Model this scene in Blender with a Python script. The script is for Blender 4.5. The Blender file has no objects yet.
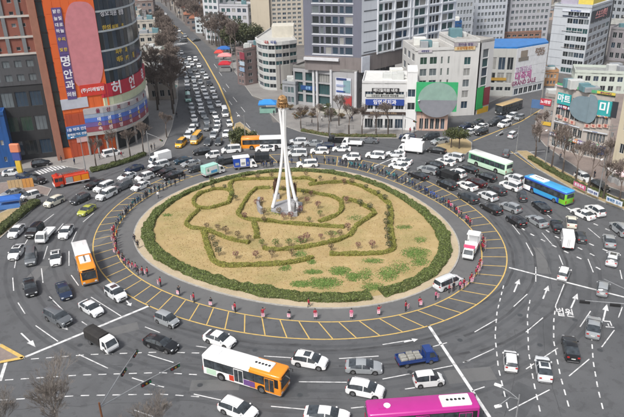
import bpy, bmesh, math, random
import numpy as np
from mathutils import Vector, Matrix, noise
R = math.radians
rng = random.Random(7)
scene = bpy.context.scene

# ------------------------------------------------------------------ camera
FPX, PITCH, ROLL, CAM_H = 615.0, R(24.0), R(-1.4), 50.0
_fw = Vector((0, math.cos(PITCH), -math.sin(PITCH)))
_up0 = Vector((0, math.sin(PITCH), math.cos(PITCH)))
_rt0 = Vector((1, 0, 0))
_rt = _rt0 * math.cos(ROLL) + _up0 * math.sin(ROLL)
_up = _up0 * math.cos(ROLL) - _rt0 * math.sin(ROLL)
cam_data = bpy.data.cameras.new('camera')
cam_data.sensor_width = 36.0
cam_data.lens = 36.0 * FPX / 624.0
cam_data.clip_start = 0.5
cam_data.clip_end = 6000.0
cam = bpy.data.objects.new('camera', cam_data)
scene.collection.objects.link(cam)
cam.matrix_world = Matrix(((_rt.x, _up.x, -_fw.x, 0), (_rt.y, _up.y, -_fw.y, 0), (_rt.z, _up.z, -_fw.z, CAM_H), (0, 0, 0, 1)))
scene.camera = cam

# ------------------------------------------------------------------ sky and sun (bright overcast)
SUN_EL, SUN_AZ = R(52), R(215)
world = bpy.data.worlds.new('World')
scene.world = world
world.use_nodes = True
wn = world.node_tree.nodes
sky = wn.new('ShaderNodeTexSky')
sky.sky_type = 'NISHITA'
sky.sun_disc = False
sky.sun_elevation = SUN_EL
sky.sun_rotation = SUN_AZ
sky.air_density = 1.0
sky.dust_density = 3.0
hs = wn.new('ShaderNodeHueSaturation')
hs.inputs['Saturation'].default_value = 0.35
world.node_tree.links.new(sky.outputs[0], hs.inputs['Color'])
world.node_tree.links.new(hs.outputs[0], wn['Background'].inputs['Color'])
wn['Background'].inputs['Strength'].default_value = 0.075
sl = bpy.data.lights.new('sun', 'SUN')
sl.energy = 1.5
sl.angle = R(10)
sl.color = (1.0, 0.96, 0.9)
sun = bpy.data.objects.new('sun', sl)
scene.collection.objects.link(sun)
sd = Vector((math.sin(SUN_AZ) * math.cos(SUN_EL), math.cos(SUN_AZ) * math.cos(SUN_EL), math.sin(SUN_EL)))
sun.rotation_euler = sd.to_track_quat('Z', 'Y').to_euler()
sun.location = (0, 0, 120)
scene.view_settings.view_transform = 'Standard'
scene.view_settings.look = 'None'
scene.view_settings.exposure = 1.2
scene.view_settings.gamma = 1.0
scene.view_settings.use_curve_mapping = False

# ------------------------------------------------------------------ helpers
COL = scene.collection


def at(x, y, z=0.0):
    """the point of height z that the camera sees at photo position (x, y) of the 624 x 417 picture"""
    d = _fw + _rt * ((x - 312) / FPX) - _up * ((y - 208.5) / FPX)
    t = (z - CAM_H) / d.z
    return Vector((0, 0, CAM_H)) + d * t


def at_h(base, x, y):
    """height above the ground point base at which photo position (x, y) is seen"""
    d = _fw + _rt * ((x - 312) / FPX) - _up * ((y - 208.5) / FPX)
    t = (base.x * d.x + base.y * d.y) / (d.x * d.x + d.y * d.y)
    return CAM_H + d.z * t


def yaw_of(x, y, dx, dy):
    a = at(x - dx, y - dy)
    b = at(x + dx, y + dy)
    return math.atan2(b.y - a.y, b.x - a.x)


def tag(o, label=None, cat=None, group=None, kind=None):
    if label: o['label'] = label
    if cat: o['category'] = cat
    if group: o['group'] = group
    if kind: o['kind'] = kind
    return o


def thing(name, label, cat, loc=(0, 0, 0), rz=0.0, group=None):
    o = bpy.data.objects.new(name, None)
    o.empty_display_size = 0.3
    COL.objects.link(o)
    o.location = loc
    o.rotation_euler = (0, 0, rz)
    return tag(o, label, cat, group)


def link(name, me, parent=None, loc=None):
    o = bpy.data.objects.new(name, me)
    COL.objects.link(o)
    if parent is not None: o.parent = parent
    if loc is not None: o.location = loc
    return o


class MB:
    """collects faces; build() links them as one mesh object"""
    def __init__(s):
        s.v, s.f, s.m = [], [], []

    def add(s, vs, fs, mi=0):
        b = len(s.v)
        s.v += [tuple(v) for v in vs]
        for f in fs:
            s.f.append([b + i for i in f])
            s.m.append(mi)
        return s

    def quad(s, a, b, c, d, mi=0):
        return s.add([a, b, c, d], [(0, 1, 2, 3)], mi)

    def box(s, x0, x1, y0, y1, z0, z1, mi=0):
        v = [(x0, y0, z0), (x1, y0, z0), (x1, y1, z0), (x0, y1, z0), (x0, y0, z1), (x1, y0, z1), (x1, y1, z1), (x0, y1, z1)]
        return s.add(v, [(0, 3, 2, 1), (4, 5, 6, 7), (0, 1, 5, 4), (1, 2, 6, 5), (2, 3, 7, 6), (3, 0, 4, 7)], mi)

    def cbox(s, c, sx, sy, sz, mi=0):
        return s.box(c[0] - sx / 2, c[0] + sx / 2, c[1] - sy / 2, c[1] + sy / 2, c[2] - sz / 2, c[2] + sz / 2, mi)

    def rbox(s, x0, x1, y0, y1, z0, z1, b=0.1, mi=0):
        """box with chamfered vertical and top edges"""
        def ring(i, z): return [(x0 + i + b, y0 + i, z), (x1 - i - b, y0 + i, z), (x1 - i, y0 + i + b, z), (x1 - i, y1 - i - b, z),
                                (x1 - i - b, y1 - i, z), (x0 + i + b, y1 - i, z), (x0 + i, y1 - i - b, z), (x0 + i, y0 + i + b, z)]
        v = ring(0, z0) + ring(0, z1 - b) + ring(b * .35, z1 - b * .3) + ring(b, z1)
        f = [tuple(range(7, -1, -1)), tuple(range(24, 32))]
        for k in range(3):
            for i in range(8):
                j = (i + 1) % 8
                f.append((k * 8 + i, k * 8 + j, k * 8 + 8 + j, k * 8 + 8 + i))
        return s.add(v, f, mi)

    def obox(s, a, b, w, z0, z1, mi=0):
        """box along the ground segment a-b, width w"""
        a, b = Vector((a[0], a[1], 0)), Vector((b[0], b[1], 0))
        d = (b - a).normalized()
        n = Vector((-d.y, d.x, 0)) * w / 2
        p = [a - n, b - n, b + n, a + n]
        v = [(q.x, q.y, z0) for q in p] + [(q.x, q.y, z1) for q in p]
        return s.add(v, [(0, 3, 2, 1), (4, 5, 6, 7), (0, 1, 5, 4), (1, 2, 6, 5), (2, 3, 7, 6), (3, 0, 4, 7)], mi)

    def prism(s, pts, z0, z1, mi=0, mtop=None, top=True, bottom=False):
        n = len(pts)
        v = [(p[0], p[1], z0) for p in pts] + [(p[0], p[1], z1) for p in pts]
        area = sum(pts[i][0] * pts[(i + 1) % n][1] - pts[(i + 1) % n][0] * pts[i][1] for i in range(n))
        f = []
        for i in range(n):
            j = (i + 1) % n
            f.append((i, j, n + j, n + i) if area > 0 else (j, i, n + i, n + j))
        s.add(v, f, mi)
        if top:
            s.add([(p[0], p[1], z1) for p in pts], [tuple(range(n)) if area > 0 else tuple(range(n - 1, -1, -1))], mi if mtop is None else mtop)
        if bottom:
            s.add([(p[0], p[1], z0) for p in pts], [tuple(range(n)) if area < 0 else tuple(range(n - 1, -1, -1))], mi)
        return s

    def tube(s, pts, rad, n=6, mi=0, cap=True):
        pts = [Vector(p) for p in pts]
        if not hasattr(rad, '__len__'): rad = [rad] * len(pts)
        vs, fs = [], []
        for i, p in enumerate(pts):
            d = (pts[min(i + 1, len(pts) - 1)] - pts[max(i - 1, 0)]).normalized()
            u = d.cross(Vector((0, 0, 1)) if abs(d.z) < 0.95 else Vector((1, 0, 0))).normalized()
            w = d.cross(u)
            for k in range(n):
                a = 2 * math.pi * k / n
                vs.append(p + (u * math.cos(a) + w * math.sin(a)) * rad[i])
        for i in range(len(pts) - 1):
            for k in range(n):
                l = (k + 1) % n
                fs.append((i * n + k, i * n + l, (i + 1) * n + l, (i + 1) * n + k))
        if cap:
            fs.append(tuple(range(n - 1, -1, -1)))
            fs.append(tuple((len(pts) - 1) * n + k for k in range(n)))
        return s.add(vs, fs, mi)

    def cyl(s, c, axis, r, h, n=16, mi=0):
        a = Vector(axis).normalized() * h / 2
        c = Vector(c)
        return s.tube([c - a, c + a], r, n, mi)

    def mesh(s, name, mats, smooth=None):
        me = bpy.data.meshes.new(name)
        me.from_pydata(s.v, [], s.f)
        for m in (mats if isinstance(mats, (list, tuple)) else [mats]): me.materials.append(m)
        me.polygons.foreach_set('material_index', s.m)
        if smooth is not None:
            me.polygons.foreach_set('use_smooth', [True] * len(me.polygons))
            me.set_sharp_from_angle(angle=R(smooth))
        me.update()
        return me

    def build(s, name, mats, parent=None, loc=None, smooth=None):
        return link(name, s.mesh(name, mats, smooth), parent, loc)


def copy_tree(o, parent=None):
    c = o.copy()
    COL.objects.link(c)
    c.parent = parent
    for ch in CHILDREN.get(o.name, ()):
        copy_tree(ch, c)
    return c


CHILDREN = {}


def register(root):
    """remember the tree of a prototype (children lookups are slow)"""
    CHILDREN[root.name] = list(root.children)
    for c in root.children: register(c)


# ------------------------------------------------------------------ materials
def M(name, col, rough=0.6, metal=0.0, var=0.12, scale=3.0, bump=0.0, coat=0.0, spec=0.5, coord='Object', col2=None, bscale=None, detail=4.0):
    m = bpy.data.materials.new(name)
    m.use_nodes = True
    nt = m.node_tree
    b = nt.nodes['Principled BSDF']
    b.inputs['Roughness'].default_value = rough
    b.inputs['Metallic'].default_value = metal
    b.inputs['Specular IOR Level'].default_value = spec
    b.inputs['Coat Weight'].default_value = coat
    b.inputs['Coat Roughness'].default_value = 0.08
    if var <= 0 and bump <= 0:
        b.inputs['Base Color'].default_value = (*col, 1)
        return m
    tc = nt.nodes.new('ShaderNodeTexCoord')
    nz = nt.nodes.new('ShaderNodeTexNoise')
    nz.inputs['Scale'].default_value = scale
    nz.inputs['Detail'].default_value = detail
    nt.links.new(tc.outputs[coord], nz.inputs['Vector'])
    mx = nt.nodes.new('ShaderNodeMix')
    mx.data_type = 'RGBA'
    c2 = col2 or tuple(min(1, c * (1 + var)) for c in col)
    c1 = col if col2 else tuple(c * (1 - var) for c in col)
    mx.inputs['A'].default_value = (*c1, 1)
    mx.inputs['B'].default_value = (*c2, 1)
    mr = nt.nodes.new('ShaderNodeMapRange')
    mr.inputs['From Min'].default_value = 0.3
    mr.inputs['From Max'].default_value = 0.7
    nt.links.new(nz.outputs['Fac'], mr.inputs['Value'])
    nt.links.new(mr.outputs['Result'], mx.inputs['Factor'])
    nt.links.new(mx.outputs['Result'], b.inputs['Base Color'])
    if bump > 0:
        n2 = nt.nodes.new('ShaderNodeTexNoise')
        n2.inputs['Scale'].default_value = bscale or scale * 6
        nt.links.new(tc.outputs[coord], n2.inputs['Vector'])
        bp = nt.nodes.new('ShaderNodeBump')
        bp.inputs['Strength'].default_value = bump
        bp.inputs['Distance'].default_value = 0.05
        nt.links.new(n2.outputs['Fac'], bp.inputs['Height'])
        nt.links.new(bp.outputs['Normal'], b.inputs['Normal'])
    return m


def hexc(h):
    def l(v): return v / 12.92 if v <= 0.04045 else ((v + 0.055) / 1.055) ** 2.4
    return tuple(l(int(h[i:i + 2], 16) / 255) for i in (1, 3, 5))


def ramp_layers(m, layers, base):
    """procedural colour: list of (noise scale, detail, lo, hi, colour, amount) mixed over base, in object space"""
    nt = m.node_tree
    b = nt.nodes['Principled BSDF']
    tc = nt.nodes.new('ShaderNodeTexCoord')
    prev = None
    for k, (sc, det, lo, hi, col, amt) in enumerate(layers):
        nz = nt.nodes.new('ShaderNodeTexNoise')
        nz.inputs['Scale'].default_value = sc
        nz.inputs['Detail'].default_value = det
        mp = nt.nodes.new('ShaderNodeMapping')
        mp.inputs['Location'].default_value = (k * 37.1, k * 11.7, 0)
        nt.links.new(tc.outputs['Object'], mp.inputs['Vector'])
        nt.links.new(mp.outputs[0], nz.inputs['Vector'])
        mr = nt.nodes.new('ShaderNodeMapRange')
        mr.inputs['From Min'].default_value = lo
        mr.inputs['From Max'].default_value = hi
        mr.inputs['To Max'].default_value = amt
        nt.links.new(nz.outputs['Fac'], mr.inputs['Value'])
        mx = nt.nodes.new('ShaderNodeMix')
        mx.data_type = 'RGBA'
        if prev is None: mx.inputs['A'].default_value = (*base, 1)
        else: nt.links.new(prev, mx.inputs['A'])
        mx.inputs['B'].default_value = (*col, 1)
        nt.links.new(mr.outputs[0], mx.inputs['Factor'])
        prev = mx.outputs['Result']
    nt.links.new(prev, b.inputs['Base Color'])
    return m


MAT = {}
MAT['asphalt'] = ramp_layers(M('asphalt', (.07, .07, .07), .85, var=0, bump=0), [
    (.05, 3, .35, .7, (.108, .111, .117), .9), (.35, 5, .5, .7, (.060, .062, .066), .55), (.16, 8, .495, .505, (.07, .071, .074), .0), (.9, 6, .56, .6, (.052, .053, .056), .4), (9, 3, .45, .75, (.14, .14, .145), .35), (40, 2, .5, .7, (.06, .06, .06), .3)], (.080, .083, .089))
MAT['asphalt_worn'] = ramp_layers(M('asphalt_worn', (.08, .08, .08), .85, var=0), [
    (.1, 3, .4, .7, (.145, .145, .145), .8), (.6, 5, .5, .7, (.085, .085, .087), .5), (9, 3, .45, .75, (.17, .17, .17), .35)], (.112, .113, .115))
MAT['polished'] = ramp_layers(M('polished', (.08, .08, .08), .6, var=0), [(.05, 3, .35, .7, (.100, .103, .108), .9), (.35, 5, .4, .7, (.046, .048, .051), .7), (9, 3, .45, .75, (.12, .12, .125), .35)], (.070, .073, .078))
MAT['tyre_mark'] = ramp_layers(M('tyre_mark', (.03, .03, .03), .8, var=0), [(.5, 4, .35, .65, (.075, .077, .082), 1.0), (9, 3, .45, .75, (.085, .085, .088), .4)], (.042, .043, .046))
MAT['city_ground'] = ramp_layers(M('city_ground', (.15, .14, .13), .9, var=0), [(.03, 4, .4, .6, (.10, .095, .09), .9), (.3, 4, .5, .7, (.2, .18, .16), .7)], (.14, .13, .125))
MAT['white_paint'] = ramp_layers(M('white_paint', (.7, .7, .7), .7, var=0), [(1.2, 6, .47, .68, (.24, .24, .245), .75), (12, 3, .5, .8, (.4, .4, .4), .5)], (.68, .68, .68))
MAT['yellow_paint'] = ramp_layers(M('yellow_paint', (.6, .4, .1), .7, var=0), [(1.5, 5, .45, .75, (.3, .23, .12), .6), (12, 3, .5, .8, (.2, .17, .1), .4)], (.62, .42, .12))
MAT['paving'] = ramp_layers(M('paving', (.25, .24, .23), .85, var=0), [(.2, 4, .4, .65, (.19, .18, .175), .8), (3, 4, .5, .7, (.30, .28, .26), .5)], (.24, .23, .22))
MAT['paving_red'] = ramp_layers(M('paving_red', (.25, .2, .18), .85, var=0), [(.2, 4, .4, .65, (.17, .14, .13), .8), (3, 4, .5, .7, (.30, .25, .22), .5)], (.23, .185, .165))
MAT['kerb'] = M('kerb', (.33, .32, .30), .85, var=.2, scale=1.5)
MAT['rim'] = ramp_layers(M('rim', (.4, .33, .22), .9, var=0), [(.25, 4, .4, .65, (.36, .29, .19), .8), (4, 5, .45, .7, (.5, .42, .30), .6)], (.44, .36, .25))
MAT['lawn'] = ramp_layers(M('lawn', (.4, .3, .17), .95, var=0, bump=0), [
    (.10, 5, .4, .62, (.345, .25, .11), .8), (.5, 5, .5, .68, (.45, .345, .17), .8), (.16, 6, .48, .66, (.22, .21, .07), .5), (1.6, 5, .5, .7, (.36, .26, .14), .45), (9, 4, .45, .7, (.34, .24, .13), .45)], (.40, .298, .138))
MAT['soil_grass'] = ramp_layers(M('soil_grass', (.35, .26, .14), .95, var=0), [(.5, 5, .4, .65, (.25, .2, .1), .8), (5, 4, .5, .7, (.45, .36, .2), .5)], (.36, .27, .15))
MAT['leaf_green'] = ramp_layers(M('leaf_green', (.08, .11, .03), .6, var=0), [(.12, 4, .42, .62, (.14, .19, .042), .8), (.35, 4, .58, .72, (.17, .13, .06), .5), (2.5, 3, .4, .7, (.07, .095, .02), .5), (14, 2, .4, .7, (.18, .215, .06), .5)], (.11, .145, .033))
MAT['leaf_olive'] = ramp_layers(M('leaf_olive', (.2, .18, .03), .6, var=0), [(.3, 4, .45, .65, (.29, .28, .05), .8), (.6, 4, .58, .7, (.22, .17, .05), .5), (3, 3, .4, .7, (.145, .14, .024), .5), (14, 2, .4, .7, (.42, .41, .10), .5)], (.26, .262, .045))
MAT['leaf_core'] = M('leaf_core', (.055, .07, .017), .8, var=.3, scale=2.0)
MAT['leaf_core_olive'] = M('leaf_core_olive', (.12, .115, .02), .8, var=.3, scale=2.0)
MAT['leaf_dark'] = M('leaf_dark', (.035, .05, .02), .6, col2=(.08, .085, .03), scale=1.0)
MAT['leaf_pine'] = M('leaf_pine', (.04, .055, .018), .6, col2=(.09, .10, .03), scale=1.2)
MAT['leaf_brown'] = M('leaf_brown', (.11, .08, .04), .7, col2=(.20, .14, .07), scale=1.0)
MAT['leaf_red'] = M('leaf_red', (.14, .055, .05), .7, col2=(.24, .12, .10), scale=2.0)
MAT['weed'] = M('weed', (.07, .14, .02), .7, col2=(.15, .22, .05), scale=1.5)
MAT['bark'] = M('bark', (.075, .06, .05), .9, var=.3, scale=6)
MAT['bark_light'] = M('bark_light', (.20, .175, .155), .9, var=.3, scale=6)
MAT['bark_pale'] = M('bark_pale', (.17, .135, .115), .9, var=.3, scale=6)
MAT['white_stone'] = M('white_stone', (.72, .73, .75), .55, col2=(.82, .82, .82), scale=.5)
MAT['grey_stone'] = M('grey_stone', (.30, .30, .31), .7, var=.2, scale=.8)
MAT['bronze'] = M('bronze', (.10, .055, .035), .5, metal=.5, var=.3, scale=4)
MAT['gold'] = M('gold', (.36, .21, .09), .5, metal=.4, var=.4, scale=3)
MAT['glass_car'] = M('glass_car', (.042, .050, .058), .06, var=.6, scale=1.3, spec=.8)
MAT['tyre'] = M('tyre', (.018, .018, .018), .85, var=.15)
MAT['rim_metal'] = M('rim_metal', (.35, .35, .36), .35, metal=.8, var=.1)
MAT['black_trim'] = M('black_trim', (.015, .015, .016), .5, var=.1)
MAT['grey_trim'] = M('grey_trim', (.11, .11, .115), .6, var=.1)
MAT['chrome'] = M('chrome', (.55, .55, .56), .25, metal=.9, var=0)
MAT['lamp_glass'] = M('lamp_glass', (.6, .62, .64), .12, var=0)
MAT['tail_red'] = M('tail_red', (.35, .012, .012), .2, var=0)
MAT['plate'] = M('plate', (.7, .7, .68), .5, var=0)
MAT['steel'] = M('steel', (.32, .33, .34), .45, metal=.4, var=.12)
MAT['steel_dark'] = M('steel_dark', (.07, .075, .08), .5, metal=.3, var=.12)
MAT['skin'] = M('skin', (.48, .29, .2), .6, var=.05)
MAT['hair'] = M('hair', (.02, .016, .014), .7, var=.1)
MAT['trousers'] = M('trousers', (.03, .032, .045), .85, var=.2)


def paint(name, hexv, metal=0.0, rough=.35, coat=.6):
    m = M('paint_' + name, hexc(hexv), rough, metal=metal, var=.045, scale=.7, coat=coat)
    MAT['paint_' + name] = m
    return m


for _n, _h, _me in (('white', '#e6e6e6', 0), ('silver', '#a9adb0', .35), ('grey', '#6c7074', .35), ('dark grey', '#3c4044', .3), ('black', '#16171a', 0),
                    ('navy', '#1c2c48', .1), ('dark red', '#3a1418', .1), ('cream', '#d9d4c4', 0), ('blue', '#1d3a78', 0), ('teal', '#1f3a4a', .2),
                    ('yellow', '#e2a820', 0), ('lime', '#a8ad4a', 0), ('orange', '#e08a1e', 0), ('red', '#c23a1c', 0), ('mint', '#9fd0c4', 0),
                    ('green', '#3f8a68', 0), ('sky blue', '#3a9ad0', 0), ('magenta', '#b02a86', 0), ('tan', '#b59a6a', 0), ('pale green', '#b9d4bd', 0),
                    ('apple', '#6fb02c', 0), ('deep blue', '#2148a8', 0), ('pink', '#d7557c', 0), ('purple', '#6b4a86', 0)):
    paint(_n, _h, _me)
WHITE2 = paint('white2', '#d8dadc', .05)


def solid(hexv, rough=.6, var=.08, **k):
    key = 'solid' + hexv + str(rough)
    if key not in MAT: MAT[key] = M('colour_' + hexv[1:], hexc(hexv), rough, var=var, scale=k.pop('scale', .8), **k)
    return MAT[key]


def eval_mesh(ob):
    COL.objects.link(ob)
    dg = bpy.context.evaluated_depsgraph_get()
    return bpy.data.meshes.new_from_object(ob.evaluated_get(dg))


_textc = {}
_pen = [bpy.data.curves.new('lettering', 'FONT')]
_pen.append(bpy.data.objects.new('lettering_pen', _pen[0]))


def text_mesh(s, size, mat, depth=.03):
    """lettering as a mesh, upright in the local x-z plane, facing -y, centred"""
    key = (s, round(size, 3), mat.name)
    if key in _textc: return _textc[key]
    cu, ob = _pen
    cu.body = s
    cu.size = size
    cu.align_x = 'CENTER'
    cu.align_y = 'CENTER'
    cu.extrude = depth
    cu.offset = size * .018
    cu.resolution_u = 2
    me = bpy.data.meshes.new_from_object(ob)
    me.transform(Matrix.Rotation(R(90), 4, 'X'))
    me.materials.clear()
    me.materials.append(mat)
    me.name = 'lettering'
    _textc[key] = me
    return me
# ------------------------------------------------------------------ ground, road, island outline
def fourier(pts, order, n=240):
    P = [at(*p) for p in pts]
    cx = sum(p.x for p in P) / len(P); cy = sum(p.y for p in P) / len(P)
    cx, cy = CEN.x, CEN.y
    A, b = [], []
    for p in P:
        t = math.atan2(p.y - cy, p.x - cx); r = math.hypot(p.x - cx, p.y - cy)
        A.append([1] + [f(k * t) for k in range(1, order + 1) for f in (math.cos, math.sin)]); b.append(r)
    c = np.linalg.lstsq(np.array(A), np.array(b), rcond=None)[0]
    def rad(t): return float(np.dot(c, [1] + [f(k * t) for k in range(1, order + 1) for f in (math.cos, math.sin)]))
    return rad


CEN = Vector((-3.6, 105.2, 0))
KERB_PX = [(155,267),(194.6,286.8),(234,300.8),(273.7,305.5),(310,306),(370.7,304.5),(415.5,296),(442,280),(460.4,261),(462,245),(448,222.8),(429.8,208),(410,197),(181.4,189.7),(207.8,180.5),(247,172.6),(279,169),(310,168),(340,169.7),(366,175.6),(383.5,183),(147.6,207.6),(136,228.7),(139.7,248.5)]
OUT_PX = [(105.4,214),(93.6,244.5),(97.5,265.6),(116,286.7),(142.3,302.5),(168,312),(207.7,325.5),(247,334.7),(300,338.6),(349.5,338.6),(402,332),(441.8,320),(468,309.6),(480,301),(501,284),(508.8,267),(503.5,244.5),(490,223.5),(469,206),(150,187),(190,168),(230,159),(300,155),(350,158),(400,170),(440,187)]
IN_PX = [(150,283.7),(177.7,297.5),(208,306.8),(226.4,310.7),(246,315.6),(265.8,318.2),(287,319.5),(300,320.6),(326.4,321.5),(352.7,320.8),(373.8,318.2),(430,304),(482,246.4),(483.4,259.5),(480,272.7),(461.6,220),(473.5,231.9),(456,215.5),(439,203.6),(410,189.8),(134.8,274),(125.6,266),(118.3,255.6),(114.5,243.7),(116,231),(128,214),(148,196),(190,176),(240,167),(300,163),(350,167.5),(377,174)]
RK, RO, RI = fourier(KERB_PX, 3), fourier(OUT_PX, 3), fourier(IN_PX, 3)


def ring(rf, off=0.0, n=240, z=0.0, t0=0.0, t1=2 * math.pi):
    return [Vector((CEN.x + (rf(t) + off) * math.cos(t), CEN.y + (rf(t) + off) * math.sin(t), z)) for t in [t0 + (t1 - t0) * i / n for i in range(n)]]


def struct(name, mb, mats, smooth=None, parent=None):
    o = mb.build(name, mats, parent, smooth=smooth)
    if parent is None: o['kind'] = 'structure'
    return o


g = MB(); g.quad((-3000, -200, -.04), (3000, -200, -.04), (3000, 5000, -.04), (-3000, 5000, -.04))
struct('ground', g, MAT['city_ground'])


def px(*pts): return [at(*p) for p in pts]


# asphalt sheet: the junction, the avenue up left, the road up right, the side roads
rd = MB()
rd.add([(-75, 30, 0), (95, 30, 0), (125, 90, 0), (120, 175, 0), (-90, 175, 0), (-110, 120, 0)], [(0, 1, 2, 3, 4, 5)])
av = px((165, 152), (275, 152), (275, 128), (266, 104), (254, 98), (238, 76), (223, 57), (208, 46), (195, 34), (160, 2), (143, 1), (152, 14), (170, 38), (179, 60), (179, 90), (173, 122))
rd.add([(p.x, p.y, .003) for p in av], [tuple(range(len(av)))])
ur = px((420, 145), (520, 158), (530, 120), (548, 98), (575, 82), (560, 78), (536, 88), (500, 101), (470, 113), (430, 124))
rd.add([(p.x, p.y, .003) for p in ur], [tuple(range(len(ur)))])
road = struct('road', rd, MAT['asphalt'])

mk = []


def stripe(a, b, w, mat, name='lane_dash', z=.006):
    a, b = Vector(a), Vector(b)
    d = (b - a); d.z = 0
    if d.length < .05: return
    d.normalize()
    n = Vector((-d.y, d.x, 0)) * w / 2
    m = MB()
    m.quad(*[(q.x, q.y, z) for q in (a - n, b - n, b + n, a + n)])
    return m.build(name, mat, road)


def pstripe(x0, y0, x1, y1, w=.145, name='lane_dash', mat=None, z=.006):
    return stripe(at(x0, y0), at(x1, y1), w, mat or MAT['white_paint'], name, z)


def dashed(pts, w=.16, dash=1.0, gap=.85, name='lane_dash', mat=None, z=.008):
    P = px(*pts)
    acc, on, seg = 0.0, True, None
    path = []
    for a, b in zip(P[:-1], P[1:]):
        n = max(1, int((b - a).length / .1))
        for i in range(n): path.append(a.lerp(b, i / n))
    k = 0
    cur = 0.0; start = path[0]
    on = True
    for p, q in zip(path[:-1], path[1:]):
        cur += (q - p).length
        if on and cur >= dash:
            stripe(start, q, w, mat or MAT['white_paint'], name, z); on = False; cur = 0
        elif not on and cur >= gap:
            start = q; on = True; cur = 0


def band(rf, off, w, z, name, mat, n=240):
    m = MB()
    A, B = ring(rf, off - w / 2, n, z), ring(rf, off + w / 2, n, z)
    m.add(A + B, [(i, (i + 1) % n, n + (i + 1) % n, n + i) for i in range(n)])
    m.f = [f[::-1] for f in m.f]
    return m.build(name, mat, road)


band(RO, 0, .2, .006, 'yellow_ring_line', MAT['yellow_paint'])
band(RI, 0, .2, .006, 'yellow_ring_line', MAT['yellow_paint'])
# hatching between the two yellow rings
nh = 74
for i in range(nh):
    t = 2 * math.pi * i / nh
    a = Vector((CEN.x + (RI(t) + .12) * math.cos(t), CEN.y + (RI(t) + .12) * math.sin(t), 0))
    t2 = t + .035
    b = Vector((CEN.x + (RO(t2) - .12) * math.cos(t2), CEN.y + (RO(t2) - .12) * math.sin(t2), 0))
    stripe(a, b, .16, MAT['yellow_paint'], 'hatch_line')
# worn, slightly paler tarmac of the inner lane
m = MB()
A, B = ring(RK, .05, 240, .003), ring(RI, -.15, 240, .003)
m.add(A + B, [((i + 1) % 240, i, 240 + i, 240 + (i + 1) % 240) for i in range(240)])
m.build('inner_lane', MAT['asphalt_worn'], road)
# dark tyre-rubber bands that follow the lanes
for pts in ([(464, 336), (490, 326), (508, 314), (522, 300), (532, 284), (536, 268), (534, 252), (527, 238), (516, 225)],
            [(480, 351), (505, 342), (530, 328), (554, 311), (560, 297), (568, 280), (567, 262), (560, 245), (550, 230), (536, 217)],
            [(310, 351), (350, 350), (400, 345), (440, 336), (464, 327)], [(92, 280), (110, 296), (140, 312), (180, 328), (220, 338), (262, 344), (310, 345)],
            [(464, 310), (486, 300), (506, 285), (514, 268), (512, 250), (503, 232), (490, 216)], [(470, 352), (440, 358), (400, 364), (340, 366)]):
    P = px(*pts)
    for k in range(len(P) - 1):
        stripe(P[k], P[k + 1] + (P[k + 1] - P[k]).normalized() * .15, .42, MAT['tyre_mark'], 'tyre_mark', .003 if k % 2 else .0036)

for kk, off in enumerate((1.6, 3.0, 5.2, 6.7, 8.9, 10.4, 12.6, 14.1)):
    band(RO, off, .55, .0012 + .0001 * (kk % 2), 'wheel_track', MAT['polished'])
LD = """54 214 43.5 222;93.7 213 83 222;76.5 231.4 71.2 243.3;63.3 223.5 55.4 232.7;47.5 246 43.5 259;69 251 69 265.7;27.7 239.3 23.7 246;16.5 257 14.5 268;
41.4 268.3 43 282.8;12.7 277.6 13.7 290.7;71.2 275 78.6 285.5;18 302.6 25 313.7;49.3 296.5 63.3 310.5;91 297 121 316;35.6 325.5 58 341.3;81.8 321.5 87 325;79 354.5 108 368.2;
132 377.7 158 386;134.6 410 153 416.5;145 326.8 160 332.6;147.8 354.5 173.5 362.4;155 385 164 387;196 346 206.5 347.4;193.8 394 221 400;271 406.2 313 410;298.8 381.7 347 382.2;264 356 291 357.7;
339 358.5 378.6 356;382.5 344.5 410 340;382.5 379 452.5 365.6;432.7 346.6 447 342.6;405 389 415 387.5;463 362.4 470 360.3;351 408 364 406.7;474.6 332 497 319;526 332 543 317.6;464 362.4 494 348.7;
526 369 557.7 348;569 376 589.3 359;601.7 347 614.4 330;508.8 410.7 549.7 389.6;472 391 484.6 386.7;580 326.8 590.6 311;618.4 317.6 622.3 307;512.3 224.8 520 234.5;526 242.5 533 255.7;535.8 267 535.8 281.5;
513.6 306.6 527.3 294;541.8 232.7 552.3 244.6;559 255 563 265;564.2 284 556.3 304;588 259 593.3 272.3;588 228 600 238;545 213 551 218;620 270 622 279;566 207 574 213;556 195 566 203;
300 171 290 170;250 128 246 123;258 135 254 130;232 105 229 101;226 92 223 88;240 117 236 112;245 112 241 107;237 102 233 97;229 88 226 84;222 76 219 72;217 68 214 64;496 136 503 131;455 187 462 190"""
for row in LD.replace('\n', '').split(';'):
    pstripe(*[float(v) for v in row.split()])
pstripe(25, 357, 149.6, 305.6, .42, 'stop_line')
pstripe(428.7, 325.5, 489.6, 417, .42, 'stop_line')
pstripe(509, 267.5, 624, 297, .36, 'stop_line')
pstripe(0, 381, 6, 362, .42, 'stop_line')
pstripe(375, 166, 396, 157, .3, 'stop_line')
for pts in ([(31, 359), (90, 354.5), (160, 352), (200, 353)], [(5, 380), (80, 375), (160, 372.5), (204, 375)], [(0, 400), (80, 395.5), (160, 394), (204, 397)],
            [(503.6, 285.5), (497, 312), (495, 336), (498.3, 367.7), (510, 417)], [(530, 300), (527.3, 315), (528.6, 352), (534, 383.5), (541.3, 417)],
            [(556, 304), (553.7, 320), (553.7, 341), (560.3, 375.6), (571.7, 417)], [(591.5, 336), (593.3, 362.4), (598, 389), (605, 417)]):
    dashed(pts)
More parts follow.
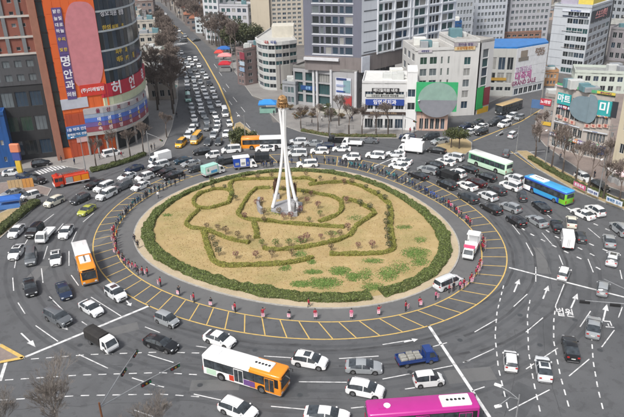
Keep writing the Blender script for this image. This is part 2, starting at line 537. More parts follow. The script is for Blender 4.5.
for pts in ([(500, 212), (527, 232), (560, 249), (590, 263)], [(530, 219), (554, 235.6), (595, 256)], [(560, 226), (590, 244), (610, 252)], [(596, 267), (612, 276)],
            [(470, 190), (500, 208)], [(560, 203), (590, 222), (620, 235)]):
    dashed(pts, .3, .9, 1.6)


def arrow(x0, y0, x1, y1, z=.006):
    a, b = at(x0, y0), at(x1, y1)
    d = (b - a).normalized(); n = Vector((-d.y, d.x, 0))
    L = (b - a).length
    m = MB()
    s0, s1 = a, a + d * (L * .62)
    vs = [s0 - n * .11, s1 - n * .11, s1 - n * .42, b, s1 + n * .42, s1 + n * .11, s0 + n * .11]
    m.add([(v.x, v.y, z) for v in vs], [(0, 1, 5, 6), (1, 2, 3), (1, 3, 5), (5, 3, 4)])
    m.build('lane_arrow', MAT['white_paint'], road)


for a in ((514, 292, 519.4, 279), (543, 298.7, 548.4, 285.5), (571, 308, 577.5, 293.4), (603, 321, 607, 304), (21, 333, 35.5, 347), (57, 321, 68, 330), (126, 300, 131, 306), (404, 342, 418, 339), (560, 240, 572, 246)):
    arrow(*a)
for s, x, y, sz, rz in (('법원', 565, 313, 1.35, -14), ('고', 609, 325, 1.3, -10)):
    me = text_mesh(s, sz, MAT['white_paint'], 0).copy()
    me.transform(Matrix.Rotation(R(-90), 4, 'X'))
    o = link('road_lettering', me, road)
    p = at(x, y); o.location = (p.x, p.y, .0065); o.rotation_euler = (0, 0, R(rz)); o.scale = (1, 1.75, 1)
# repair patches, seams, manholes
rp = random.Random(44)
for x, y, w, l, rz in ((270, 392, 2.2, 9, .05), (520, 400, 3, 6, .9), (120, 330, 2, 5, .4), (540, 260, 2, 9, 1.4), (470, 375, 2.5, 6, .1), (330, 372, 1.6, 12, .02), (585, 300, 2, 6, 1.3), (250, 110, 3, 12, 1.1), (215, 385, 2, 6, 0), (440, 400, 2, 7, 0), (100, 240, 1.5, 5, 1.3), (545, 330, 1.8, 9, 1.2), (232, 95, 3, 10, 1.2), (35, 275, 2, 6, 1.5)):
    c = at(x, y); d = Vector((math.cos(rz), math.sin(rz), 0)) * l / 2
    stripe(c - d, c + d, w, MAT['asphalt_worn'] if rp.random() < .3 else MAT['polished'], 'repair_patch', .0022 + rp.random() * .0004)
for x, y in ((200, 385), (300, 395), (460, 340), (540, 345), (80, 345), (50, 300), (575, 320), (410, 372), (255, 350), (130, 365), (520, 315), (600, 350), (90, 225), (560, 285), (250, 405), (505, 395)):
    c = at(x, y)
    m = MB(); m.cyl((c.x, c.y, .002), (0, 0, 1), .36, .008, 16); m.build('manhole_cover', MAT['steel_dark'], road)
for pts in ([(0, 372), (90, 366), (180, 364), (300, 369), (420, 366), (470, 352)], [(0, 410), (120, 403), (260, 398), (400, 400)], [(506, 417), (518, 360), (512, 320)], [(560, 417), (545, 350), (543, 310)], [(30, 270), (40, 300), (70, 325), (120, 345)], [(530, 240), (548, 262), (552, 300)], [(585, 240), (600, 262), (606, 300), (600, 360)]):
    P = px(*pts)
    path = []
    for a, b in zip(P[:-1], P[1:]):
        n = max(2, int((b - a).length / 2.2))
        for i in range(n): path.append(a.lerp(b, i / n) + Vector((rp.uniform(-.18, .18), rp.uniform(-.18, .18), 0)))
    for i, (a, b) in enumerate(zip(path[:-1], path[1:])): stripe(a, b, .07, MAT['tyre_mark'], 'crack_seal', .0031 + .0003 * (i % 2))
# zebra crossings
def zebra(x0, y0, x1, y1, n, w, L):
    a, b = at(x0, y0), at(x1, y1)
    d = (b - a).normalized(); nn = Vector((-d.y, d.x, 0))
    for i in range(n):
        c = a.lerp(b, (i + .5) / n)
        stripe(c - nn * L / 2, c + nn * L / 2, w, MAT['white_paint'], 'crossing_bar')
zebra(36, 173, 78, 162, 14, .45, 3.5)
zebra(163, 48, 184, 43, 9, 1.0, 5)
# yellow centre lines of the avenue and of the road to the right
for a, b in (((205, 60), (219, 85)), ((219, 85), (229, 108)), ((229, 108), (234, 130)), ((196, 46), (205, 60)), ((166, 18), (196, 46))):
    pstripe(*a, *b, .5, 'centre_line', MAT['yellow_paint'])
pstripe(473, 141, 521, 121.5, .3, 'centre_line', MAT['yellow_paint'])
pstripe(521, 121.5, 545, 107, .3, 'centre_line', MAT['yellow_paint'])
pstripe(511, 151.5, 535, 168.5, .2, 'kerb_line', MAT['yellow_paint'])
pstripe(510, 153.5, 545, 151, .25, 'stop_line')

# ------------------------------------------------------------------ pavements (raised, with kerbs)
def pavement(name, pts, mat, h=.14, world=False):
    P = pts if world else px(*pts)
    n = len(P)
    m = MB()
    m.prism([(p.x, p.y) for p in P], -.03, h - .004, 0, 0)
    c = Vector((sum(p.x for p in P) / n, sum(p.y for p in P) / n, 0))
    area = sum(P[i].x * P[(i + 1) % n].y - P[(i + 1) % n].x * P[i].y for i in range(n))
    o = m.build(name, MAT['kerb'])
    o['kind'] = 'structure'
    # inner surface
    Q = []
    sgn = 1 if area > 0 else -1
    for i in range(n):
        a, b, d = P[i - 1], P[i], P[(i + 1) % n]
        e1, e2 = (b - a).normalized(), (d - b).normalized()
        n1, n2 = Vector((-e1.y, e1.x, 0)) * sgn, Vector((-e2.y, e2.x, 0)) * sgn
        q = n1 + n2
        q = q.normalized() * (.22 / max(.5, q.length / 2)) if q.length > .1 else n1 * .22
        Q.append(b + q)
    m = MB()
    m.prism([(p.x, p.y) for p in Q], h - .01, h + .003)
    m.build('paving', mat, o)
    return o


pavement('pavement', [(-40, 178), (0, 172), (30, 168), (62, 166), (92, 171), (125, 164), (147, 156), (164, 146), (172, 128), (178, 100), (178, 62), (168, 40), (150, 16), (136, 1), (95, 40), (40, 110), (-60, 130)], MAT['paving'])
pavement('pavement', [(264, 100), (268, 112), (281, 125), (300, 132), (330, 138), (398, 138.5), (420, 130), (432, 122), (470, 111), (498, 99), (535, 85), (500, 66), (400, 60), (300, 60), (240, 62), (222, 56), (236, 74), (252, 96)], MAT['paving'])
pavement('traffic_island', [(434, 148.5), (447, 153), (466, 154.5), (472, 150), (472, 143), (466, 138.5), (452, 138.5), (440, 142)], MAT['soil_grass'])
pavement('traffic_island', [(229, 148), (245, 150.5), (254, 149), (258, 140), (250, 130), (240, 122), (235, 124)], MAT['soil_grass'])
pavement('planting_strip', [(515, 151), (536, 168.6), (577, 192), (612, 206), (640, 216), (640, 205), (613, 196), (580, 180), (548, 163), (527, 151)], MAT['soil_grass'])
pavement('pavement', [(533, 132), (545, 146), (565, 160), (600, 184), (660, 205), (700, 150), (640, 80), (582, 78), (553, 99), (538, 112)], MAT['paving_red'])
pavement('planting_strip', [(-30, 263), (0, 239), (20, 221), (40, 203), (36, 199), (20, 204), (-40, 232)], MAT['soil_grass'])
pavement('pavement', [(-60, 250), (-8, 205), (24, 193), (48, 196), (52, 189), (38, 185), (10, 182), (-60, 190)], MAT['paving_red'])
pavement('traffic_island', [(-30, 330), (0, 344), (13, 351), (25, 358.5), (0, 363), (-40, 366)], MAT['paving_red'])
for a, b in (((0, 344.8), (23, 357.6)), ((23, 357.6), (0, 362))):
    p, q = at(*a, .15), at(*b, .15)
    stripe(p, q, .5, MAT['yellow_paint'], 'kerb_line', .156)

# ------------------------------------------------------------------ central island
isl = MB()
isl.prism([(p.x, p.y) for p in ring(RK)], -.02, .146)
island = struct('traffic_island', isl, MAT['kerb'])
m = MB(); m.prism([(p.x, p.y) for p in ring(RK, -.25)], .1, .152); m.build('island_rim', MAT['rim'], island)
m = MB(); m.prism([(p.x, p.y) for p in ring(RK, -2.3)], .1, .172); m.build('lawn', MAT['lawn'], island)
# ------------------------------------------------------------------ vehicles
def lerp_tab(tab, x):
    if x <= tab[0][0]: return tab[0][1]
    for (a, va), (b, vb) in zip(tab[:-1], tab[1:]):
        if x <= b: return va + (vb - va) * (x - a) / (b - a)
    return tab[-1][1]


def make_wheels(root, xs, half, Rw, wid=.22, detail=True):
    t = MB(); t.cyl((0, 0, 0), (0, 1, 0), Rw, wid, 16)
    tm = t.mesh('wheel', MAT['tyre'], 40)
    r = MB(); r.cyl((0, 0, 0), (0, 1, 0), Rw * .66, wid + .02, 10)
    for k in range(5):
        a = k * 2 * math.pi / 5
        for s in (-1, 1):
            r.cbox((math.cos(a) * Rw * .33, s * (wid / 2 + .012), math.sin(a) * Rw * .33), Rw * .12, .015, Rw * .12, 1)
    rm = r.mesh('rim', [MAT['rim_metal'], MAT['black_trim']])
    for x in xs:
        for s in (-1, 1):
            w = link('wheel', tm, root, (x, s * half, Rw))
            if detail: link('rim', rm, w)


CARS = {
    # length, width, belt profile, top profile, pillars, wheels
    'sedan': dict(L=4.7, W=1.84, clear=.19, belt=[(-2.35, .72), (-2.27, .92), (-1.7, .97), (-.4, .95), (.9, .92), (1.6, .86), (2.05, .77), (2.27, .66), (2.35, .5)],
                  top=[(-2.35, .74), (-2.27, 1.02), (-1.92, 1.08), (-1.5, 1.24), (-1.0, 1.40), (-.5, 1.46), (-.1, 1.46), (.25, 1.40), (.75, 1.19), (1.2, .99), (1.75, .91), (2.1, .80), (2.27, .68), (2.35, .52)], cowl=1.2, rf=.25, rr=-1.0, deck=-1.92, bp=-.22, wx=(-1.36, 1.42), Rw=.33),
    'suv': dict(L=4.55, W=1.88, clear=.24, belt=[(-2.27, .8), (-2.2, 1.04), (-1.2, 1.06), (.9, 1.03), (1.6, .99), (2.0, .92), (2.2, .8), (2.27, .6)],
                top=[(-2.27, .82), (-2.2, 1.12), (-2.0, 1.40), (-1.78, 1.58), (-1.3, 1.66), (-.5, 1.69), (.1, 1.66), (.4, 1.59), (.9, 1.33), (1.3, 1.11), (1.75, 1.05), (2.05, .96), (2.2, .83), (2.27, .62)], cowl=1.3, rf=.4, rr=-1.78, deck=-2.2, bp=-.1, wx=(-1.33, 1.4), Rw=.37),
    'hatchback': dict(L=3.85, W=1.68, clear=.19, belt=[(-1.92, .75), (-1.86, .95), (.8, .92), (1.3, .88), (1.65, .8), (1.86, .66), (1.92, .5)],
                  top=[(-1.92, .78), (-1.86, 1.02), (-1.7, 1.28), (-1.52, 1.42), (-1.2, 1.50), (-.3, 1.53), (.2, 1.50), (.45, 1.42), (.85, 1.18), (1.15, .99), (1.45, .92), (1.7, .82), (1.86, .68), (1.92, .52)], cowl=1.15, rf=.2, rr=-1.52, deck=-1.86, bp=-.2, wx=(-1.17, 1.22), Rw=.31),
    'van': dict(L=5.0, W=1.92, clear=.2, belt=[(-2.5, .95), (-2.44, 1.08), (1.2, 1.06), (1.9, 1.0), (2.4, .8), (2.5, .65)],
                top=[(-2.5, .98), (-2.44, 1.15), (-2.3, 1.78), (-2.1, 1.86), (0, 1.9), (.75, 1.83), (1.65, 1.12), (2.1, 1.0), (2.42, .82), (2.5, .66)], cowl=1.65, rf=.75, rr=-2.3, deck=-2.44, bp=.05, wx=(-1.5, 1.55), Rw=.34),
    'minibus': dict(L=6.4, W=2.05, clear=.25, belt=[(-3.2, 1.0), (-3.15, 1.2), (2.5, 1.2), (3.05, 1.0), (3.2, .7)],
                top=[(-3.2, 1.05), (-3.15, 1.3), (-3.05, 2.35), (-2.9, 2.48), (0, 2.52), (2.1, 2.45), (2.85, 1.25), (3.1, 1.02), (3.2, .72)], cowl=2.85, rf=2.1, rr=-3.05, deck=-3.15, bp=.6, wx=(-1.9, 2.1), Rw=.38),
    'sedan2': dict(L=4.95, W=1.87, clear=.18, belt=[(-2.47, .74), (-2.4, .95), (-1.7, 1.0), (.8, .95), (1.7, .88), (2.15, .79), (2.4, .68), (2.47, .5)],
                  top=[(-2.47, .76), (-2.4, 1.05), (-2.1, 1.11), (-1.5, 1.28), (-.9, 1.42), (-.3, 1.47), (.1, 1.45), (.4, 1.38), (.85, 1.18), (1.25, 1.01), (1.8, .93), (2.2, .82), (2.4, .70), (2.47, .52)], cowl=1.25, rf=.4, rr=-.9, deck=-2.1, bp=-.15, wx=(-1.42, 1.5), Rw=.34),
    'suv2': dict(L=4.85, W=1.93, clear=.26, belt=[(-2.42, .85), (-2.36, 1.1), (.9, 1.08), (1.7, 1.05), (2.15, .98), (2.36, .85), (2.42, .62)],
                top=[(-2.42, .88), (-2.36, 1.2), (-2.24, 1.55), (-2.1, 1.70), (-1.6, 1.76), (-.3, 1.78), (.3, 1.74), (.6, 1.64), (1.0, 1.40), (1.35, 1.17), (1.85, 1.11), (2.2, 1.02), (2.36, .88), (2.42, .64)], cowl=1.35, rf=.6, rr=-2.1, deck=-2.36, bp=.0, wx=(-1.4, 1.48), Rw=.38),
    'hatchback2': dict(L=3.65, W=1.62, clear=.18, belt=[(-1.82, .8), (-1.77, .98), (1.0, .97), (1.4, .92), (1.65, .8), (1.78, .66), (1.82, .5)],
                  top=[(-1.82, .82), (-1.77, 1.08), (-1.68, 1.45), (-1.55, 1.60), (-1.2, 1.66), (.0, 1.69), (.45, 1.65), (.65, 1.56), (.95, 1.28), (1.2, 1.05), (1.45, .96), (1.67, .83), (1.78, .68), (1.82, .52)], cowl=1.2, rf=.45, rr=-1.55, deck=-1.77, bp=-.1, wx=(-1.2, 1.22), Rw=.3),
}


def car_parts(kind, spec):
    L, W, clear, Rw = spec['L'], spec['W'], spec['clear'], spec['Rw']
    x0, x1 = -L / 2, L / 2
    xs = {x0, x0 + .1, x1 - .1, x1, spec['bp'] - .05, spec['bp'] + .05}
    xs |= {round(p[0], 3) for p in spec['top'] + spec['belt']}
    for w in spec['wx']:
        xs |= {round(w + d * (Rw + .07), 3) for d in (-1.0, -.85, -.5, 0, .5, .85, 1.0)}
    xs = sorted(xs)
    ys = [xs[0]]
    for x in xs[1:]:
        if x - ys[-1] > .045: ys.append(x)
    xs = ys
    roofz = max(p[1] for p in spec['top'])
    secs, ts = [], []
    for x in xs:
        e = min(x - x0, x1 - x)
        w = W / 2 * (1 - (.24 if x > 0 else .17) * max(0, 1 - e / (.85 if x > 0 else .6)) ** 2)
        belt, top = lerp_tab(spec['belt'], x), lerp_tab(spec['top'], x)
        t = max(0, min(1, (top - belt - .06) / (roofz - belt - .06)))
        rw = w * (.93 - .20 * t)
        zl = clear
        for wx in spec['wx']:
            d = abs(x - wx); Ra = Rw + .07
            if d < Ra: zl = max(zl, Rw + math.sqrt(Ra * Ra - d * d))
        e2 = max(0, 1 - e / .12)
        zl2 = zl + .12 * e2
        zm = max(zl2 + .05, clear + (belt - clear) * .55)
        belt = max(belt, zm + .03)
        top = max(top, belt + .015)
        secs.append([(0, clear + .02), (w * .78, clear + .02), (w * .80, zl2), (w * .985, zl2 + .01), (w, zm), (w * .965, belt), (rw, belt + (top - belt) * .93), (rw * .86, top), (0, top + .035 * t + .012)])
        ts.append(t)
    body, wind, rear, sideL, sideR = MB(), MB(), MB(), [MB(), MB()], [MB(), MB()]
    for i in range(len(xs) - 1):
        xm = (xs[i] + xs[i + 1]) / 2
        for j in range(8):
            for s in (1, -1):
                a, b = secs[i][j], secs[i][j + 1]
                c, d = secs[i + 1][j + 1], secs[i + 1][j]
                q = [(xs[i], s * a[0], a[1]), (xs[i], s * b[0], b[1]), (xs[i + 1], s * c[0], c[1]), (xs[i + 1], s * d[0], d[1])]
                if s > 0: q = q[::-1]
                tgt = body
                if j in (6, 7) and spec['rf'] - .001 <= xs[i] and xs[i + 1] <= spec['cowl'] + .001: tgt = wind
                elif j in (6, 7) and spec['deck'] - .001 <= xs[i] and xs[i + 1] <= spec['rr'] + .001: tgt = rear
                elif j == 5 and min(ts[i], ts[i + 1]) > .30 and not (abs(xm - spec['bp']) < .05):
                    tgt = (sideL if s > 0 else sideR)[0 if xm > spec['bp'] else 1]
                tgt.quad(*q)
    for i in (0, len(xs) - 1):
        sec = secs[i]
        poly = [(xs[i], p[0], p[1]) for p in sec] + [(xs[i], -p[0], p[1]) for p in sec[-2:0:-1]]
        body.add(poly, [tuple(range(len(poly))) if i else tuple(range(len(poly) - 1, -1, -1))])
    return body, wind, rear, sideL, sideR


def weld(me):
    bm = bmesh.new(); bm.from_mesh(me)
    bmesh.ops.remove_doubles(bm, verts=bm.verts, dist=.002)
    bm.to_mesh(me); bm.free()
    me.polygons.foreach_set('use_smooth', [True] * len(me.polygons))
    me.set_sharp_from_angle(angle=R(38))


def make_car(kind, detail=True):
    spec = CARS[kind]
    root = thing(kind.rstrip('2'), 'x', 'car')
    body, wind, rear, sl_, sr_ = car_parts(kind, spec)
    me = body.mesh('body', MAT['paint_white']); weld(me)
    link('body', me, root)
    for nm, mb in (('windshield', wind), ('rear_window', rear), ('side_window', sl_[0]), ('side_window', sl_[1]), ('side_window', sr_[0]), ('side_window', sr_[1])):
        if mb.f:
            me = mb.mesh(nm, MAT['glass_car']); weld(me); link(nm, me, root)
    L, W = spec['L'], spec['W']
    make_wheels(root, spec['wx'], W / 2 - .12, spec['Rw'], .22, detail)
    if not detail: return root
    zf, zr = lerp_tab(spec['belt'], L / 2 - .12), lerp_tab(spec['belt'], -L / 2 + .08)
    for s in (-1, 1):
        h = MB(); h.rbox(L / 2 - .42, L / 2 - .05, s * W * .335 - .17, s * W * .335 + .15, zf - .1, zf + .05, .04); h.build('headlight', MAT['lamp_glass'], root)
        t = MB(); t.rbox(-L / 2 - .005, -L / 2 + .2, s * W * .34 - .17, s * W * .34 + .15, zr - .15, zr + .03, .04); t.build('tail_light', MAT['tail_red'], root)
        r = MB(); r.rbox(spec['cowl'] - .42, spec['cowl'] - .22, s * (W / 2 + .06) - .09, s * (W / 2 + .06) + .09, lerp_tab(spec['belt'], .6) + .02, lerp_tab(spec['belt'], .6) + .17, .04); r.build('mirror', MAT['paint_white'], root)
    g_ = MB(); g_.box(L / 2 - .06, L / 2 + .012, -W * .22, W * .22, zf - .26, zf - .08); g_.build('grille', MAT['black_trim'], root)
    b = MB(); b.box(L / 2 - .08, L / 2 + .008, -W * .38, W * .38, spec['clear'] + .06, spec['clear'] + .2); b.build('front_bumper', MAT['black_trim'], root)
    b = MB(); b.box(-L / 2 - .012, -L / 2 + .08, -W * .38, W * .38, spec['clear'] + .06, spec['clear'] + .2); b.build('rear_bumper', MAT['grey_trim'], root)
    p = MB(); p.box(-L / 2 - .018, -L / 2 + .02, -.25, .25, zr - .3, zr - .19); p.build('number_plate', MAT['plate'], root)
    p = MB(); p.box(L / 2 - .02, L / 2 + .022, -.25, .25, zf - .38, zf - .27); p.build('number_plate', MAT['plate'], root)
    if kind in ('suv', 'suv2', 'van'):
        for s in (-1, 1):
            q = MB(); q.tube([(-L / 2 + .75, s * W * .34, 0), (-L / 2 + .8, s * W * .34, .06), (.25, s * W * .34, .06), (.3, s * W * .34, 0)], .022, 5)
            o = q.build('roof_rail', MAT['chrome'], root); o.location.z = max(t[1] for t in spec['top']) - .01
    return root


PROTO = {}
for k in CARS:
    PROTO[k] = make_car(k)
    register(PROTO[k])


def sunroof_of(root, kind):
    z = max(t[1] for t in CARS[kind]['top']) + .03
    m = MB(); m.rbox(-.75, .1, -.48, .48, z - .03, z + .018, .02)
    m.build('sunroof', MAT['glass_car'], root)


def paint_car(root, mat):
    for c in CHILDREN_OF(root):
        if c.name.split('.')[0] in ('body', 'mirror'):
            c.material_slots[0].link = 'OBJECT'
            c.material_slots[0].material = mat


_kids = {}


def copy_vehicle(proto):
    """copy a thing with its parts and their sub-parts"""
    r = proto.copy(); COL.objects.link(r)
    ks = []
    for ch in CHILDREN[proto.name]:
        c = ch.copy(); COL.objects.link(c); c.parent = r; ks.append(c)
        for g2 in CHILDREN.get(ch.name, ()):
            d = g2.copy(); COL.objects.link(d); d.parent = c
    _kids[r.name] = ks
    return r


def CHILDREN_OF(r): return _kids.get(r.name) or list(r.children)


# ---- the small cab-over truck
def truck_cab(root, x_front, W, mat, H=1.95, L=1.65):
    m = MB()
    prof = [(x_front, .38), (x_front + .02, .75), (x_front - .06, 1.05), (x_front - .5, H - .12), (x_front - .75, H), (x_front - L, H), (x_front - L, .38)]
    n = len(prof)
    hw = [W / 2 * k for k in (.96, 1, 1, .9, .86, .86, 1)]
    vs = [(p[0], -w, p[1]) for p, w in zip(prof, hw)] + [(p[0], w, p[1]) for p, w in zip(prof, hw)]
    # belt-line vertices keep the flanks upright below the windows
    fs = [tuple(range(n - 1, -1, -1)), tuple(range(n, 2 * n))]
    for i in range(n):
        j = (i + 1) % n
        fs.append((i, j, n + j, n + i))
    m.add(vs, fs)
    o = m.build('cab', mat, root)
    def P(i, t, s, k=.9):  # point on the sloping front between profile points 2 and 3
        x = prof[2][0] + (prof[3][0] - prof[2][0]) * t; z = prof[2][1] + (prof[3][1] - prof[2][1]) * t
        w = (hw[2] + (hw[3] - hw[2]) * t) * k
        return (x + .012, s * w, z + .008)
    w_ = MB(); w_.quad(P(0, .05, -1), P(0, .05, 1), P(0, .95, 1), P(0, .95, -1)); w_.build('windshield', MAT['glass_car'], root)
    for s in (-1, 1):
        q = MB()
        y0, y1 = s * (W / 2 + .008), s * (W / 2 * .9 + .012)
        a = [(x_front - .28, y0 * .995, 1.12), (x_front - 1.15, y0 * .995, 1.12), (x_front - 1.15, y1, H - .18), (x_front - .62, y1, H - .18)]
        q.quad(*(a if s > 0 else a[::-1]))
        q.build('side_window', MAT['glass_car'], root)
        h = MB(); h.rbox(x_front - .1, x_front + .03, s * W * .36 - .16, s * W * .36 + .16, .62, .82, .04); h.build('headlight', MAT['lamp_glass'], root)
        r = MB(); r.rbox(x_front - .2, x_front - .08, s * (W / 2 + .14) - .08, s * (W / 2 + .14) + .08, 1.1, 1.4, .03); r.build('mirror', MAT['black_trim'], root)
    b = MB(); b.box(x_front - .1, x_front + .04, -W * .45, W * .45, .36, .52); b.build('front_bumper', MAT['grey_trim'], root)
    return o


def make_truck(name, mat, body, L=5.2, W=1.76, **k):
    root = thing(name, 'x', 'truck')
    xf = L / 2
    truck_cab(root, xf, W, mat, k.get('cabH', 1.95))
    c = MB(); c.box(-L / 2, xf - 1.6, -.4, .4, .45, .62); c.box(-L / 2, -L / 2 + .08, -W * .45, W * .45, .4, .6); c.build('chassis', MAT['black_trim'], root)
    make_wheels(root, (-L / 2 + 1.05, xf - .95), W / 2 - .14, .34, .24)
    bx0, bx1 = -L / 2, xf - 1.72
    for s in (-1, 1):
        t = MB(); t.box(-L / 2 - .02, -L / 2 + .04, s * W * .38 - .14, s * W * .38 + .14, .62, .74); t.build('tail_light', MAT['tail_red'], root)
    if body == 'bed':
        m = MB(); m.box(bx0, bx1, -W / 2, W / 2, .66, .78); m.build('cargo_bed', k.get('bedmat', mat), root)
        for s in (-1, 1):
            m = MB(); m.box(bx0, bx1, s * (W / 2 - .02) - .02, s * (W / 2 - .02) + .02, .78, 1.14); m.build('side_board', k.get('bedmat', mat), root)
        m = MB(); m.box(bx0, bx0 + .05, -W / 2 + .045, W / 2 - .045, .78, 1.14); m.build('tailgate', k.get('bedmat', mat), root)
        m = MB(); m.tube([(bx1 - .05, -W * .45, .78), (bx1 - .05, -W * .45, 1.9), (bx1 - .05, W * .45, 1.9), (bx1 - .05, W * .45, .78)], .03, 5); m.build('headboard', MAT['steel_dark'], root)
    elif body == 'box':
        zt = k.get('zt', 2.5)
        m = MB(); m.rbox(bx0, bx1, -W / 2 - .06, W / 2 + .06, .66, zt, .04); m.build('cargo_box', k.get('boxmat', mat), root)
        for s in (-1, 1):
            m = MB(); m.box(bx0 - .015, bx0 + .01, s * .42 - .38, s * .42 + .38, .75, zt - .1); d = m.build('rear_door', k.get('boxmat', mat), root)
            h = MB(); h.box(bx0 - .05, bx0 - .016, s * .12 - .02, s * .12 + .02, .9, zt - .3); h.build('door_bar', MAT['steel'], d)
        m = MB(); m.box(bx0 + .05, bx1 - .05, -W / 2 - .075, W / 2 + .075, .7, .78); m.build('lower_rail', MAT['steel'], root)
    elif body == 'tarp':
        m = MB()
        n = 10
        prof = [(-W / 2, .7), (-W / 2, 1.9), (-W * .42, 2.12), (0, 2.2), (W * .42, 2.12), (W / 2, 1.9), (W / 2, .7)]
        st = [bx0 + (bx1 - bx0) * i / n for i in range(n + 1)]
        vs = []
        for i, x in enumerate(st):
            sag = .035 if i % 2 else 0
            vs += [(x, p[0] * (1 - sag), p[1] - (sag * 1.2 if 0 < j < 6 else 0)) for j, p in enumerate(prof)]
        fs = []
        for i in range(n):
            for j in range(6): fs.append((i * 7 + j, i * 7 + j + 1, i * 7 + 8 + j, i * 7 + 7 + j))
        fs.append(tuple(range(7))); fs.append(tuple(n * 7 + j for j in range(6, -1, -1)))
        m.add(vs, fs)
        m.f = [f[::-1] for f in m.f]
        m.build('tarpaulin', k['boxmat'], root)
        m = MB(); m.box(bx0, bx1, -W / 2 - .02, W / 2 + .02, .6, .72); m.build('cargo_bed', MAT['steel_dark'], root)
    return root


# ---- city bus
def make_bus(name, base, roof, front=None, front_from=.45, skirt=None, L=11.0, W=2.5, H=3.1, roofunit=None, panels=(), glass_rows=7, band_mat=None, door_side=-1, front_roof=False, rear_mat=None):
    root = thing(name, 'x', 'bus')
    m = MB()
    m.rbox(-L / 2, L / 2, -W / 2, W / 2, .34, H, .16)
    me_mats = [base, roof]
    for i, f in enumerate(m.f):
        zs = [m.v[k][2] for k in f]
        if min(zs) > H - .18: m.m[i] = 1
    m.build('body', me_mats, root, smooth=50)
    if front is not None:
        xf = -L / 2 + L * (1 - front_from)
        f = MB(); f.rbox(xf, L / 2 + .012, -W / 2 - .012, W / 2 + .012, .4, H + .012 if front_roof else H - .35, .16); f.build('front_section', front, root, smooth=50)
    if rear_mat is not None:
        f = MB(); f.rbox(-L / 2 - .012, -L / 2 + L * .16, -W / 2 - .012, W / 2 + .012, .4, H - .35, .16); f.build('rear_section', rear_mat, root, smooth=50)
    if skirt is not None:
        f = MB(); f.box(-L / 2 - .02, L / 2 + .02, -W / 2 - .02, W / 2 + .02, .36, .95); f.build('skirt', skirt, root)
    n = glass_rows
    span = L - 1.1
    for s in (-1, 1):
        for k in range(n):
            a = -L / 2 + .35 + span * k / n
            b = a + span / n - .07
            if s == door_side and k in (n - 1, n // 2): continue
            q = MB(); q.box(a, b, s * (W / 2 + .012) - .012, s * (W / 2 + .012) + .012, 1.42, 2.55); q.build('window', MAT['glass_car'], root)
        w_ = MB(); w_.box(-L / 2 + .3, L / 2 - .3, s * (W / 2 + .004) - .01, s * (W / 2 + .004) + .01, 1.36, 2.62); w_.build('window_band', band_mat or MAT['black_trim'], root)
    for k in (n - 1, n // 2):
        a = -L / 2 + .35 + span * k / n
        b = a + span / n - .07
        d = MB(); d.box(a, b, door_side * (W / 2 + .02) - .016, door_side * (W / 2 + .02) + .016, .45, 2.5); dr = d.build('door', base if front is None or k < n - 1 else front, root)
        for a2, b2 in ((a + .07, (a + b) / 2 - .03), ((a + b) / 2 + .03, b - .07)):
            q = MB(); q.box(a2, b2, door_side * (W / 2 + .04) - .01, door_side * (W / 2 + .04) + .01, .65, 2.4); q.build('door_glass', MAT['glass_car'], dr)
    w_ = MB(); w_.box(L / 2 - .02, L / 2 + .03, -W / 2 + .16, W / 2 - .16, 1.2, 2.6); w_.build('windshield', MAT['glass_car'], root)
    w_ = MB(); w_.box(-L / 2 - .03, -L / 2 + .02, -W / 2 + .3, W / 2 - .3, 1.7, 2.55); w_.build('rear_window', MAT['glass_car'], root)
    d = MB(); d.box(L / 2 - .02, L / 2 + .032, -W / 2 + .35, W / 2 - .35, 2.65, 2.92); d.build('destination_sign', MAT['black_trim'], root)
    for s in (-1, 1):
        h = MB(); h.rbox(L / 2 - .1, L / 2 + .035, s * W * .36 - .2, s * W * .36 + .2, .62, .86, .04); h.build('headlight', MAT['lamp_glass'], root)
        t = MB(); t.box(-L / 2 - .03, -L / 2 + .02, s * W * .43 - .1, s * W * .43 + .1, .75, 1.3); t.build('tail_light', MAT['tail_red'], root)
        r = MB(); r.tube([(L / 2 - .1, s * W * .48, 2.7), (L / 2 + .3, s * W * .54, 2.6), (L / 2 + .32, s * W * .54, 2.2)], .05, 5); r.build('mirror', MAT['black_trim'], root)
    b = MB(); b.box(L / 2 - .02, L / 2 + .05, -W * .46, W * .46, .36, .56); b.build('front_bumper', MAT['grey_trim'], root)
    b = MB(); b.box(-L / 2 - .05, -L / 2 + .02, -W * .46, W * .46, .36, .56); b.build('rear_bumper', MAT['grey_trim'], root)
    for x in (-L / 2 + 2.7, L / 2 - 2.6):
        for s in (-1, 1):
            a = MB(); a.cyl((x, s * (W / 2 + .012), .56), (0, 1, 0), .6, .03, 18); a.build('wheel_arch', MAT['black_trim'], root)
    make_wheels(root, (-L / 2 + 2.7, L / 2 - 2.6), W / 2 - .1, .48, .3)
    if roofunit is not None:
        ru = MB(); ru.rbox(*roofunit[:2], -.85, .85, H - .02, H + .2, .08); u = ru.build('roof_unit', roofunit[2], root)
        for k in range(5):
            v = MB(); v.cyl(((roofunit[0] + roofunit[1]) / 2 - .9 + k * .45, 0, H + .205), (0, 0, 1), .17, .04, 10); v.build('vent', MAT['black_trim'], u)
    for (xa, xb, za, zb, mt) in panels:
        for s in (-1, 1):
            q = MB(); q.box(xa, xb, s * (W / 2 + .018) - .014, s * (W / 2 + .018) + .014, za, zb); q.build('side_panel', mt, root)
    h = MB(); h.box(-L / 2 + 1.2, -L / 2 + 2.0, -.45, .45, H - .02, H + .06); h.build('roof_hatch', roof, root)
    return root


def place(root, x, y, zc, vec, label, cat, group=None):
    p = at(x, y, zc)
    if vec is None:
        yaw = math.atan2(p.x - CEN.x, -(p.y - CEN.y))
    else:
        yaw = yaw_of(x, y, *vec)
    root.location = (p.x, p.y, .004)
    root.rotation_euler = (0, 0, yaw)
    tag(root, label, cat, group)
    return root


